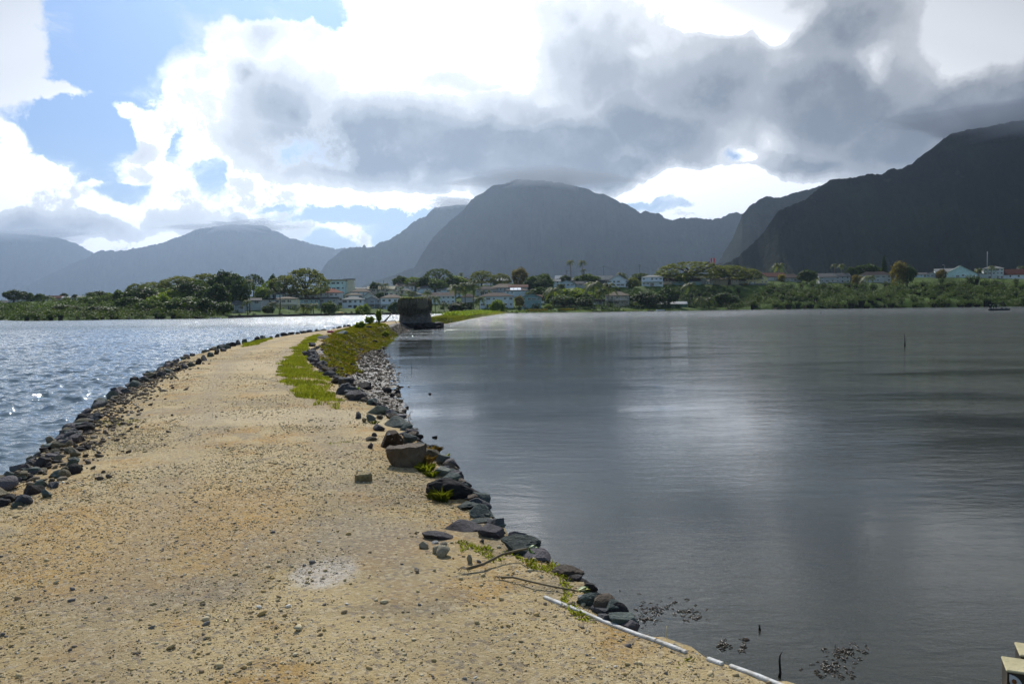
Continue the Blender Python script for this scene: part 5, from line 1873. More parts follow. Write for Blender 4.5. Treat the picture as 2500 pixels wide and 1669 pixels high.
def pebble_mat(name, stops):
    m = bpy.data.materials.new(name)
    m.use_nodes = True
    T = NT(m.node_tree)
    b = m.node_tree.nodes['Principled BSDF']
    tone = T.n('ShaderNodeAttribute', attribute_name='tone').outputs['Fac']
    r = T.n('ShaderNodeValToRGB', {0: tone})
    cr = r.color_ramp
    cr.interpolation = 'CONSTANT'
    cr.elements[0].position, cr.elements[0].color = 0, (*stops[0][1], 1)
    cr.elements[1].position, cr.elements[1].color = stops[1][0], (*stops[1][1], 1)
    for p, c in stops[2:]:
        cr.elements.new(p).color = (*c, 1)
    co = T.n('ShaderNodeTexCoord').outputs['Object']
    c = T.mix(T.rng(T.noise(co, 60, 4, .6), .35, .65, .0, .35), r.outputs[0], (.20, .15, .10))
    T.L.new(c, b.inputs['Base Color'])
    b.inputs['Roughness'].default_value = .85
    b.inputs['Specular IOR Level'].default_value = .25
    bn = T.n('ShaderNodeBump', {'Height': T.noise(co, 120, 4, .6), 'Strength': .6, 'Distance': .004})
    T.L.new(bn.outputs[0], b.inputs['Normal'])
    return m


PM = pebble_mat('gravel_stones', [(0, (.40, .31, .15)), (.22, (.50, .40, .21)), (.44, (.45, .32, .13)), (.58, (.56, .48, .30)), (.72, (.30, .22, .12)), (.82, (.22, .175, .12)), (.89, (.11, .11, .11)), (.94, (.18, .185, .18)), (.975, (.68, .65, .56))])
MM = pebble_mat('mud_stones', [(0, (.045, .037, .028)), (.35, (.085, .068, .048)), (.68, (.14, .112, .08)), (.88, (.24, .195, .14)), (.97, (.45, .40, .32))])


def scatter(n, ya, yb, power=1.0, u0=.01, u1=.99, seed=0, clump=0.0):
    rs = np.random.default_rng(seed)
    y = ya * (yb / ya) ** rs.random(n) if power == 1.0 else ya + (yb - ya) * rs.random(n)
    l, r = XL(y), XR(y)
    u = rs.uniform(u0, u1, n)
    x = l + (r - l) * u
    if clump:
        k = fbm(x * .9, y * .7, 4, 60) + rs.uniform(-.1, .1, n)
        k = k > clump
        x, y = x[k], y[k]
    k = rs.random(len(x)) > lane_at(x, y) * .75
    x, y = x[k], y[k]
    vis = np.abs(x) < (.70 * y + .6)
    return x[vis], y[vis]


def gravel():
    x, y = scatter(120000, 2.9, 11, seed=1, clump=.36)
    n = len(x)
    s = np.minimum(.0030 * np.exp(RNG.normal(0, .55, n)), .016) * np.clip(y / 6, .8, 1.3)
    P = np.stack([x, y, zg(x, y) + s * .2], 1)
    pebbles('gravel', P, s, PM, 'loose coral gravel covering the near part of the track', 1)
    x, y = scatter(34000, 9, 34, seed=2, clump=.44)
    n = len(x)
    s = np.minimum(.0065 * np.exp(RNG.normal(0, .5, n)), .028)
    P = np.stack([x, y, zg(x, y) + s * .15], 1)
    pebbles('gravel', P, s, PM, 'loose gravel farther along the track', 2)
    # coarser pieces near the white board and along the edges
    x, y = scatter(900, 2.9, 7, seed=3, u0=.1)
    n = len(x)
    s = np.minimum(.011 * np.exp(RNG.normal(0, .35, n)), .028)
    keep = RNG.random(n) < np.clip((fbm(x * .8, y * .8, 3, 70) - .35) * 3, .15, 1)
    P = np.stack([x, y, zg(x, y) + s * .3], 1)[keep]
    pebbles('gravel', P, s[keep], PM, 'coarser pebbles strewn over the foreground', 3)
    rs = np.random.default_rng(9)
    y = rs.uniform(7.5, 26, 1500)
    x = XL(y) + np.abs(rs.normal(0, .45, 1500))
    s = rs.uniform(.012, .05, 1500)
    pebbles('gravel', np.stack([x, y, zg(x, y) + s * .3], 1), s, MM, 'dark stone chips along the left rock row', 4)
    # mud flat
    y = 13 + 90 * rs.random(16000) ** 1.5
    r, w = XR(y), XW(y)
    t = rs.uniform(.15, 1.12, 16000)
    x = r + (w - r) * t
    s = np.minimum(.022 * np.exp(rs.normal(0, .5, 16000)), .10) * np.clip(y / 25, .7, 1.6)
    pebbles('shore_pebbles', np.stack([x, y, zg(x, y) + s * .2], 1), s, MM, 'wet dark stones covering the mud flat at the pond edge', 5)


gravel()


# ------------------------------------------------------------------ grass
def blades(name, x, y, h, w, leaf, label, parent=None, seed=0, spread=.5, z=None):
    rs = np.random.default_rng(seed)
    n = len(x)
    z = zg(x, y) if z is None else z
    an = rs.uniform(0, 6.28, n)
    d = np.stack([np.cos(an), np.sin(an), np.zeros(n)], 1)
    s = np.stack([-np.sin(an), np.cos(an), np.zeros(n)], 1) * (w * rs.uniform(.6, 1.2, n))[:, None]
    hh = h * rs.uniform(.45, 1.25, n)
    ln = rs.uniform(.1, spread, n) * 1.0
    b = np.stack([x, y, z - .01], 1)
    m = b + d * (hh * ln * .35)[:, None] + np.array([0, 0, 1]) * (hh * .6)[:, None]
    t = b + d * (hh * ln)[:, None] + np.array([0, 0, 1]) * (hh * (1 - .35 * ln))[:, None]
    V = np.stack([b - s, b + s, m + s * .7, t, m - s * .7], 1).reshape(-1, 3)
    i = np.arange(n) * 5
    Fc = np.stack([i, i + 1, i + 2, i + 3, i + 4], 1)
    tone = np.clip(fbm(x * 1.1, y * 1.1, 3, 80) * 1.4 - .35 + rs.uniform(-.25, .3, n), 0, 1)
    o = mk(name, V, Fc, LEAF[leaf], parent, attr=tone)
    if label:
        setp(o, label, kind='stuff')
    return o


def inpoly(x, y, poly):
    p = np.array(poly)
    c = np.zeros(len(x), bool)
    j = len(p) - 1
    for i in range(len(p)):
        k = ((p[i, 1] > y) != (p[j, 1] > y)) & (x < (p[j, 0] - p[i, 0]) * (y - p[i, 1]) / (p[j, 1] - p[i, 1] + 1e-12) + p[i, 0])
        c ^= k
        j = i
    return c


def patch(name, pix, dens, h, w, leaf, label, seed, z=.97, noisecut=.0, spread=.5):
    poly = [gp(a, b, z)[:2] for a, b in pix]
    P = np.array(poly)
    x0, y0 = P.min(0)
    x1, y1 = P.max(0)
    n = int((x1 - x0) * (y1 - y0) * dens)
    rs = np.random.default_rng(seed)
    x, y = rs.uniform(x0 - .1, x1 + .1, n), rs.uniform(y0 - .1, y1 + .1, n)
    k = inpoly(x + (fbm(x * 3, y * 1.5, 3, 5) - .5) * .7, y + (fbm(x * 3, y * 1.5, 3, 6) - .5) * 1.4, poly)
    if noisecut:
        k &= (fbm(x * 2.2, y * 2.2, 4, seed + 90) + rs.uniform(-.08, .08, n)) > noisecut
    return blades(name, x[k], y[k], h, w, leaf, label, seed=seed, spread=spread)


def z2(L):
    return [(a / 5.8075 + 650, b / 5.8075 + 760) for a, b in L]


patch('grass', z2([(760, 330), (560, 380), (480, 490), (390, 520), (370, 640), (180, 770), (150, 820), (230, 970), (330, 1060), (440, 1190), (700, 1330), (880, 1395), (1010, 1350), (1160, 1290), (960, 1150), (900, 950), (700, 840), (560, 640), (600, 480), (800, 350)]), 1500, .075, .006, 'grass',
      'patch of bright lawn grass at the bend of the track', 21, noisecut=.36)
patch('weeds', z2([(800, 520), (860, 420), (1000, 330), (1250, 240), (1500, 190), (1850, 215), (1880, 245), (1640, 360), (1400, 410), (1270, 470), (1240, 560), (1290, 650), (1180, 720), (1040, 760), (1060, 860), (1230, 1000), (1240, 1080), (1100, 900), (900, 740), (800, 640)]), 420, .13, .010, 'weed',
      'yellow-green weeds on the slope between stone row and mud', 22, z=.8, spread=1.1, noisecut=.43)
patch('grass', [(1190, 1335), (1150, 1322), (1100, 1308), (1108, 1300), (1170, 1318), (1240, 1350), (1310, 1362), (1370, 1400), (1440, 1440), (1480, 1480), (1520, 1525), (1470, 1500), (1400, 1475), (1380, 1455), (1330, 1420), (1290, 1398), (1250, 1372)], 9000, .035, .0035, 'grass', 'short patchy grass on the bank edge above the pond', 23, z=1.0, noisecut=.34, spread=1.0)
patch('dry_grass', [(1190, 1330), (1260, 1345), (1330, 1365), (1420, 1420), (1500, 1510), (1420, 1480), (1330, 1425), (1250, 1380)], 5200, .03, .003, 'dry', 'dry straw mixed in the bank edge grass', 24, z=1.0, noisecut=.46, spread=1.3)
patch('grass', [(228, 1012), (300, 1018), (330, 1032), (290, 1040), (240, 1036)], 1700, .03, .004, 'weed', 'thin green patch in the gravel behind the left rocks', 25, noisecut=.4, spread=1.0)
patch('grass', [(812, 1078), (868, 1082), (860, 1090), (815, 1088)], 4000, .03, .004, 'grass', 'thin green streak in the gravel left of the rust brown boulder', 26, noisecut=.3, spread=1.0)
patch('grass', [(595, 838), (640, 824), (662, 824), (630, 842), (600, 848)], 900, .10, .008, 'grass', 'small grass strip at the far left edge of the track', 27)
patch('grass', [(1110, 1640), (1180, 1640), (1180, 1690), (1110, 1690)], 4500, .02, .003, 'grass', 'sparse green sprouts at the bottom edge of the picture', 28, noisecut=.5, spread=1.2)
patch('grass', [(1680, 1568), (1740, 1590), (1770, 1615), (1720, 1600), (1690, 1590)], 9000, .03, .003, 'weed', 'tufts growing over the white board', 29, z=1.0, noisecut=.35, spread=1.2)
patch('grass', [(1600, 1548), (1640, 1562), (1640, 1572), (1600, 1560)], 6000, .03, .003, 'weed', 'little tuft beside the first break in the white board', 30, z=1.0, spread=1.2)


def tuft(px, py, n, h, label, leaf='weed', seed=0):
    p = gp(px, py, .93)
    p = gp(px, py, float(zg(p[0], p[1])))
    p[2] = float(zg(p[0], p[1]))
    rs = np.random.default_rng(seed)
    a = rs.uniform(0, 6.28, n)
    r = np.abs(rs.normal(0, h * .20, n))
    x, y = p[0] + np.cos(a) * r, p[1] + np.sin(a) * r
    o = blades('grass_tuft', x, y, h * .8, h * .022, leaf, None, seed=seed, spread=.95, z=np.full(len(x), p[2]))
    setp(o, label, 'grass tuft')


tuft(1078, 1222, 150, .15, 'grass tuft at the foot of the black lava rock', 'weed', 1)
tuft(1040, 1150, 170, .13, 'bright tuft between the brown block and the pale boulder', 'grass', 2)
tuft(1055, 1165, 120, .10, 'lower tuft left of the black lava rock', 'grass', 3)
tuft(1030, 1135, 90, .16, 'brownish tuft at the right corner of the brown block', 'dry', 4)
tuft(1052, 1110, 60, .16, 'dry stalks between the olive rock and the brown block', 'dry', 5)
tuft(912, 1034, 60, .08, 'yellowish tuft by the small grey block', 'weed', 6)

patch('dry_grass', z2([(800, 420), (1000, 330), (1400, 230), (1800, 240), (1400, 430), (1260, 560), (1280, 680), (1080, 780), (1240, 1050), (1000, 850), (800, 640)]), 120, .13, .008, 'dry', 'reddish dry stems among the weeds', 41, z=.8, noisecut=.46, spread=1.1)
patch('dry_grass', z2([(560, 400), (400, 520), (370, 640), (180, 770), (230, 970), (440, 1190), (880, 1395), (1160, 1290), (900, 950), (560, 640)]), 260, .05, .005, 'dry', 'dry blades in the lawn grass at the bend', 42, noisecut=.44, spread=1.2)
# grass and creepers on the bank beyond the hut
rs = np.random.default_rng(31)
n = 26000
y = 112 + 300 * rs.random(n) ** 1.3
l, r = XL(y), XW(y)
u = rs.beta(1.2, 1.0, n)
x = l + 3 + (r - .3 - l - 3) * u
blades('creepers', x, y, .35, .05, 'weed', 'low green creeping plants on the bank beyond the hut', seed=31, spread=1.2)
n = 9000
y = 190 + 215 * rs.random(n)
l, r = XL(y), XW(y)
x = l + (r - l) * rs.uniform(.35, .9, n)
P = np.stack([x, y, zg(x, y) + rs.uniform(0, 1.1, n) * np.sin(np.clip((x - l) / (r - l), 0, 1) * np.pi)], 1)
V, Fc = leafcloud(P, .34, None, rs)
setp(mk('creepers', V, Fc, LEAF['bright'], attr=rs.random(n)), 'leafy green beach plants on the far part of the bank', kind='stuff')


def leafy_shrub(px, py, w, h, label, leaf='bright', n=900, ls=.11, z=.85, seed=1):
    p = gp(px, py, z)
    D = p[1]
    W, H = w * D / F, h * D / F
    rs = np.random.default_rng(seed)
    e = empty('shrub', (p[0], D, float(zg(p[0], D))), label, 'shrub')
    d = rs.normal(size=(n, 3))
    d /= np.linalg.norm(d, axis=1)[:, None]
    lump = .75 + .3 * np.sin(d[:, 0] * 6 + seed) * np.sin(d[:, 2] * 5)
    P = d * (rs.uniform(.35, 1, n) ** .5 * lump)[:, None] * np.array([W / 2, W / 2, H / 2]) + np.array([0, 0, H / 2])
    V, Fc = leafcloud(P, ls, d, rs)
    mk('foliage', V, Fc, LEAF[leaf], e, attr=rs.random(n))
    b = MB()
    for k in range(5):
        a = k * 1.3
        b.tube([(0, 0, -.1), (math.cos(a) * W * .15, math.sin(a) * W * .15, H * .4), (math.cos(a) * W * .3, math.sin(a) * W * .3, H * .8)], [.03, .02, .01], 5)
    b.build('stem', BARK, e)


leafy_shrub(925, 796, 18, 42, 'tall upright leafy shrub left of the stone hut', seed=1, n=1000)
leafy_shrub(903, 796, 30, 22, 'spreading shrub left of the tall upright one', seed=2)
leafy_shrub(879, 806, 34, 18, 'low shrub nearest the track before the hut', seed=3, leaf='bright')
leafy_shrub(940, 803, 26, 16, 'low shrub at the water side before the hut', seed=4, leaf='grass')
leafy_shrub(926, 772, 14, 14, 'leafy top standing above the tall upright shrub', seed=8, n=400, z=2.0) if False else None
leafy_shrub(1064, 784, 22, 24, 'leafy shrub at the right side of the stone hut', seed=5)
leafy_shrub(1077, 784.5, 14, 10, 'small shrub on the platform right of the hut', seed=6, n=500)
leafy_shrub(872, 926, 10, 20, 'little sapling with bright leaves on the mud flat', seed=7, n=70, ls=.09, leaf='bright')
leafy_shrub(1093, 1108, 9, 9, 'single bright green leaf pair above the split rock', seed=9, n=8, ls=.06, z=1.02, leaf='grass')
# ------------------------------------------------------------------ stone hut on its platform
def rough_box(w, d, h, n, amp, seed, taper=.0, top_amp=None):
    bm = bmesh.new()
    bmesh.ops.create_cube(bm, size=1.0)
    bmesh.ops.subdivide_edges(bm, edges=bm.edges, cuts=n, use_grid_fill=True)
    for v in bm.verts:
        x, y, z = v.co
        t = z + .5
        s = 1 - taper * t
        p = Vector((x * w * s, y * d * s, t * h))
        q = Vector((mnoise.noise(p * 1.3 + Vector((seed, 0, 0))), mnoise.noise(p * 1.3 + Vector((0, seed, 0))), mnoise.noise(p * 1.3 + Vector((0, 0, seed)))))
        q2 = Vector((mnoise.noise(p * 4.1), mnoise.noise(p * 4.3 + Vector((9, 0, 0))), mnoise.noise(p * 3.9 + Vector((0, 9, 0)))))
        v.co = p + q * amp + q2 * amp * .6
    me = bpy.data.meshes.new('x')
    bm.to_mesh(me)
    bm.free()
    me.polygons.foreach_set('use_smooth', np.ones(len(me.polygons), dtype=bool))
    return me


def put(me, name, m, parent=None, loc=(0, 0, 0)):
    me.name = name
    me.materials.clear()
    me.materials.append(m)
    o = bpy.data.objects.new(name, me)
    COL.objects.link(o)
    o.location = loc
    o.parent = parent
    return o


HD = 106.0
hx = float(at(1010, 790, HD)[0])
stone_d = rockmat('platform_stone', (.018, .017, .017), (.05, .047, .045))
pf = put(rough_box(5.6, 4.6, 1.5, 22, .16, 3), 'stone_platform', stone_d, None, (hx + .85, HD + 2.0, -.75))
setp(pf, 'black stone platform at the waterline carrying the hut', 'platform')
lw = put(rough_box(3.4, 3.0, .9, 16, .18, 8), 'stone_ledge', rockmat('ledge_stone', (.05, .04, .032), (.12, .095, .075)), None, (hx - 3.1, HD + 2.6, .05))
setp(lw, 'low brown stone ledge left of the hut', 'ledge')
hut = empty('hut', (hx, HD + .3, .6), 'square shaggy stone and thatch hut standing at the pond edge', 'hut')
wallmt = rockmat('hut_wall', (.07, .066, .062), (.17, .16, .15))
put(rough_box(3.92, 3.4, 3.35, 46, .11, 5, .01), 'wall', wallmt, hut, (0, 1.75, 0))
put(rough_box(3.7, 3.3, .28, 14, .06, 6), 'roof', mat('roof_thatch', (.20, .19, .12), (.36, .35, .26), 3, rough=.95), hut, (0, 1.75, 3.30))


def strands(n, seed, x0, x1, y, z0, z1, length, tone0, out):
    rs = np.random.default_rng(seed)
    x = rs.uniform(x0, x1, n)
    z = rs.uniform(z0, z1, n)
    L = length * rs.uniform(.4, 1.4, n)
    w = rs.uniform(.012, .035, n)
    yy = y - rs.uniform(.02, out, n)
    dx = rs.normal(0, .12, n) * L
    V = np.stack([np.stack([x - w, yy + .05, z], 1), np.stack([x + w, yy + .05, z], 1), np.stack([x + dx + w * .4, yy - rs.uniform(0, .12, n), z - L], 1), np.stack([x + dx - w * .4, yy - rs.uniform(0, .12, n), z - L * .96], 1)], 1).reshape(-1, 3)
    return V, np.arange(4 * n).reshape(n, 4), np.clip(tone0 + rs.uniform(-.35, .35, n), 0, 1)


TH = leafmat('thatch_strands', (.05, .045, .038), (.36, .33, .26), .2, .0, .9)
parts = [strands(4200, 1, -1.95, 1.95, 0, 1.75, 3.45, .40, .30, .14), strands(500, 3, -1.4, -.2, -.02, 1.6, 2.3, .5, .15, .16)]
_rs = np.random.default_rng(17)
for cx_, cz_, sx_, sz_, n_, t_ in ((1.05, 2.75, .28, .22, 700, .85), (1.6, 3.05, .18, .25, 420, .95), (-1.1, 2.9, .35, .2, 260, .5), (.2, 3.1, .4, .12, 220, .55)):
    v, f, t = strands(n_, int(n_), -1, 1, -.05, 2, 3, .34, t_, .26)
    c = _rs.normal(0, 1, (n_, 2)) * (sx_, sz_) + (cx_, cz_)
    v = v.reshape(n_, 4, 3)
    o_ = v[:, 0].copy()
    v[:, :, 0] += (np.clip(c[:, 0], -1.9, 1.9) - o_[:, 0])[:, None]
    v[:, :, 2] += (np.clip(c[:, 1], 1.6, 3.5) - o_[:, 2])[:, None]
    parts.append((v.reshape(-1, 3), f, t))
V = np.concatenate([p[0] for p in parts])
Fc = np.arange(len(V)).reshape(-1, 4)
mk('thatch', V, Fc, TH, hut, attr=np.concatenate([p[2] for p in parts]))
Vs, _, ts = strands(1500, 4, -1.7, 1.7, 0, 2.2, 3.45, .4, .3, .12)
for sgn in (-1, 1):
    Q = np.stack([sgn * (1.95 - Vs[:, 1] * 1.0), Vs[:, 0] + 1.75, Vs[:, 2]], 1)
    mk('side_thatch', Q, np.arange(len(Q)).reshape(-1, 4), TH, hut, attr=ts)
rs = np.random.default_rng(44)
P = np.stack([rs.uniform(-1.8, 1.7, 700), rs.uniform(-.1, 3.2, 700), 3.42 + np.abs(rs.normal(0, .09, 700)) - .25 * (rs.random(700) < .3)], 1)
P[rs.random(700) < .35, 1] = -.12
V, Fc = leafcloud(P, .13, None, rs)
mk('roof_plants', V, Fc, LEAF['olive'], hut, attr=rs.random(700))
it = []
for n in range(40):
    a = rs.uniform(-3.2, 3.9)
    s = rs.uniform(.15, .34)
    it.append(((hx + a, HD - .45 + rs.uniform(-.25, .2) - (.0 if a > -2 else -1.2), rs.uniform(.0, .35)), (s * 1.3, s, s * .8), rs.uniform(0, 6), 'black'))
stones('rubble', it, 'angular', 'black stones in the wet foot of the hut platform')
# driftwood left of the hut
e = empty('driftwood', tuple(gp(944, 787, 1.0)[:2]) + (1.0,), 'dark forked driftwood sticking up left of the hut', 'driftwood')
b = MB()
b.tube([(-.5, 0, -.1), (.1, 0, .5), (.55, .1, 1.0)], [.12, .10, .04], 6)
b.build('log', BARK, e, True)
b = MB()
b.tube([(.1, 0, .5), (.75, .2, 1.35)], [.05, .02], 5)
b.build('branch', BARK, e, True)
b = MB()
b.tube([(-.95, .2, -.1), (-1.05, .2, 1.1)], [.03, .025], 5)
b.build('branch', BARK, e, True)
b = MB()
b.tube([(1.2, .2, -.1), (.35, .2, 1.25)], [.04, .02], 5)
b.build('branch', BARK, e, True)

# ------------------------------------------------------------------ things lying in the foreground
WHITE = mat('chalky_white_paint', (.72, .71, .67), (.46, .43, .37), 14, rough=.8, bump=.5, bscale=60)


def board(pix, label, w=.024):
    P = []
    for a, b_ in pix:
        p = gp(a, b_, 1.0)
        P.append(Vector((p[0], p[1], float(zg(p[0] - .03, p[1])))))
    b = MB()
    V, Fc = [], []
    Q = []
    for i in range(len(P) - 1):
        for k in range(8):
            Q.append(P[i].lerp(P[i + 1], k / 8))
    Q.append(P[-1])
    for i, p in enumerate(Q):
        t = (Q[min(i + 1, len(Q) - 1)] - Q[max(i - 1, 0)]).normalized()
        s = Vector((-t.y, t.x, 0)).normalized()
        wob = mnoise.noise(p * 3.0) * .006
        ww = w / 2 * (1 + .25 * mnoise.noise(p * 6))
        zt = p.z + .012
        for q, z in ((-ww, p.z - .12), (-ww, zt - .003), (-ww * .7, zt), (ww * .7, zt), (ww, zt - .003), (ww, p.z - .12)):
            V.append(p + s * (q + wob) + Vector((0, 0, z - p.z)))
    n = 6
    for i in range(len(Q) - 1):
        for k in range(n):
            Fc.append((i * n + k, i * n + (k + 1) % n, (i + 1) * n + (k + 1) % n, (i + 1) * n + k))
    Fc += [tuple(range(n))[::-1], tuple((len(Q) - 1) * n + k for k in range(n))]
    o = mk('edging_board', V, Fc, WHITE)
    fix_normals(o)
    setp(o, label, 'board', 'white edging boards')


board([(1330, 1454), (1400, 1482), (1478, 1512), (1560, 1544), (1600, 1558)], 'longest white painted edging board beside the grassy bank')
board([(1604, 1560), (1640, 1573), (1674, 1586)], 'short white edging board piece between two tufts')
board([(1728, 1603), (1762, 1616)], 'tiniest white edging board piece, showing through the tufts')
board([(1782, 1621), (1850, 1648), (1935, 1682), (2100, 1752)], 'white edging board running out of the picture at the bottom')

STEM = mat('mangrove_stem', (.10, .075, .045), (.17, .13, .07), 6, rough=.7)
YL = mat('yellow_leaf', (.42, .40, .07), (.30, .33, .05), 4, rough=.45)
GL = mat('green_leaf', (.10, .17, .02), (.06, .11, .02), 4, rough=.4)


def flat_leaf(c, d, L, W, up, m, parent, name='leaf'):
    d = Vector(d).normalized()
    s = Vector((-d.y, d.x, 0)).normalized()
    V = []
    prof = [(0, .02), (.2, .75), (.45, 1.0), (.75, .72), (1, .03)]
    for t, w in prof:
        base = Vector(c) + d * L * t + Vector((0, 0, up * L * math.sin(t * 2.2)))
        V += [base + s * W * w * .5 + Vector((0, 0, W * .12)), base, base - s * W * w * .5 + Vector((0, 0, W * .12))]
    Fc = []
    for i in range(len(prof) - 1):
        for k in range(2):
            Fc.append((i * 3 + k, i * 3 + k + 1, i * 3 + k + 4, i * 3 + k + 3))
    o = mk(name, V, Fc, m, parent, True)
    sm = o.modifiers.new('thick', 'SOLIDIFY')
    sm.thickness = .0015
    return o


def gpt(px, py, up=0.0):
    p = gp(px, py, .97 + up)
    z = float(zg(p[0], p[1]))
    p = gp(px, py, z + up)
    return Vector((p[0], p[1], z + up))


def seedling(pts, r, leaves, root, label):
    W = [gpt(a, b_, u) for a, b_, u in pts]
    e = empty('mangrove_seedling', W[0], label, 'seedling', 'uprooted seedlings')
    b = MB()
    L = [w - W[0] for w in W]
    b.tube(L, [r * (1.2 - .5 * i / (len(L) - 1)) for i in range(len(L))], 8)
    b.build('stem', STEM, e, True)
    b = MB()
    rs = random.Random(len(label))
    for k in range(9):
        a = rs.uniform(0, 6.28)
        q = root
        b.tube([(0, 0, 0), (math.cos(a) * q * .5 - q * .4, math.sin(a) * q * .5, q * .2), (math.cos(a) * q - q * .3, math.sin(a) * q, -.008)], [r * .5, r * .3, r * .15], 4)
    b.build('root', STEM, e)
    for d, ln, w, up, m in leaves:
        flat_leaf(L[-1], d, ln, w, up, m, e)


seedling([(1141, 1388, .02), (1180, 1376, .03), (1225, 1353, .05), (1262, 1343, .06), (1290, 1338, .11)], .0085, [((1, -.15, 0), .07, .028, .1, GL), ((.8, -.9, 0), .06, .028, -.4, GL), ((1, .3, 0), .05, .022, .3, GL)], .045, 'upper bent stem with a leaf, lying toward the black-green boulder')
seedling([(1224, 1409, .015), (1252, 1408, .03), (1300, 1420, .03), (1350, 1431, .02), (1410, 1442, .02)], .0065, [((1, -.05, 0), .072, .034, .15, YL), ((1, .45, 0), .07, .032, .2, GL), ((1, -.35, 0), .075, .03, .0, GL)], .035, 'lower straight stem ending in a yellow leaf beside the white board')


def twig(pts, r, label, m=STEM, z=None, name='twig', cat=None, group=None):
    W = []
    for a, b_, u in pts:
        if z is None:
            W.append(gpt(a, b_, u))
        else:
            p0 = gp(pts[0][0], pts[0][1], z)
            k = p0[1] / F
            W.append(Vector((p0[0] + (a - pts[0][0]) * k, p0[1] + u, z + (pts[0][1] - b_) * k)))
    b = MB()
    b.tube(W, [r * (1 - .5 * i / (len(W) - 1)) for i in range(len(W))], 6)
    o = b.build(name, m, None, True)
    setp(o, label, cat or name, group)


DK = mat('wet_wood', (.02, .018, .015), (.05, .04, .03), 5, rough=.5)
twig([(1016, 1209, .0), (1042, 1214, .01)], .004, 'pale straw lying left of the black lava rock', mat('straw', (.5, .42, .26)))
twig([(1626, 1558, 0), (1630, 1530, .02)], .003, 'dry flower stalk leaning over the white board', mat('straw', (.5, .42, .26)), z=1.0)
twig([(1903, 1652, 0), (1905, 1640, .0), (1903, 1612, 0), (1904, 1596, 0)], .011, 'dark stake with a forked tip in the water at the bottom right', DK, z=0, name='stake')
twig([(1904, 1600, 0), (1911, 1588, 0)], .004, 'short prong of the dark forked stake', DK, z=0.19)
twig([(1855, 1537, 0), (1854, 1523, 0)], .010, 'short dark peg in the water above the forked stake', DK, z=0, name='stake')
twig([(2209, 846, 0), (2209, 834, 0), (2208, 815, 0)], .045, 'lone dark stake far out in the right pond', DK, z=0, name='stake')
for n, (x, y0, y1, dx) in enumerate(((952, 872, 857, 0), (938, 860, 846, 1), (944, 884, 870, -2), (940, 898, 880, 2), (1006, 909, 886, -2), (1001, 1040, 1014, -4), (1000, 1016, 1004, 2))):
    twig([(x, y0, 0), (x + dx * .5, (y0 + y1) / 2, 0), (x + dx, y1, 0)], .012, 'thin reed stick in the water, %s from the hut side' % NEARW[n], DK, z=-.02, name='reed_stick', cat='stick', group='thin sticks in the shallow water')
for n, (x, y0, y1) in enumerate(((1850, 756.5, 750), (1908, 756, 748), (2004, 765, 760), (1535, 764, 761))):
    twig([(x, y0, 0), (x, y1, 0)], .10, 'thin post in the pond near the far right shore, %s from the left' % ('second', 'third', 'last', 'first')[n], DK, z=0, name='post', group='posts before the right mangroves')

# floating weed
rs = np.random.default_rng(51)
SEAW = mat('floating_weed', (.045, .028, .015), (.12, .085, .045), 20, rough=.25, spec=.6)
for n, (cx, cy, w, h, cnt, lab) in enumerate(((1600, 1490, 70, 26, 120, 'scattered floating weed beside the longest white board'), (1680, 1497, 34, 22, 60, 'right end of the weed beside the white board'), (1575, 1515, 30, 12, 40, 'weed scraps closest to the white board'), (2060, 1592, 50, 22, 110, 'clump of floating weed at the bottom right, upper part'),
                                              (2030, 1635, 60, 26, 110, 'clump of floating weed at the bottom right, lower part'), (1762, 1572, 20, 14, 40, 'small ring of weed bits between two clumps'), (1815, 1578, 14, 20, 30, 'thin line of weed bits right of the small ring'))):
    b = MB()
    for k in range(int(cnt * .6)):
        px, py = rs.normal(cx, w * .5), rs.normal(cy, h * .5)
        p = gp(px, py, 0)
        a = rs.uniform(0, 6.28)
        L = rs.uniform(.008, .032)
        r = rs.uniform(.0015, .004)
        d = Vector((math.cos(a), math.sin(a), 0)) * L
        b.tube([Vector((p[0], p[1], -.002)) - d, Vector((p[0], p[1], rs.uniform(.003, .014))) + Vector((d.y, -d.x, 0)) * .3, Vector((p[0], p[1], -.001)) + d], [r, r * 1.3, r], 5)
    o = b.build('floating_weed', SEAW, None, True)
    setp(o, lab, 'weed', kind='stuff')

# timbers of a landing at the right corner
TIM = mat('pale_timber', (.52, .46, .27), (.38, .33, .18), 7, rough=.85, bump=.5, bscale=25)
TIMD = mat('dark_timber', (.035, .03, .02), (.07, .055, .035), 6, rough=.9)  # darker colour for the faces below the pale top


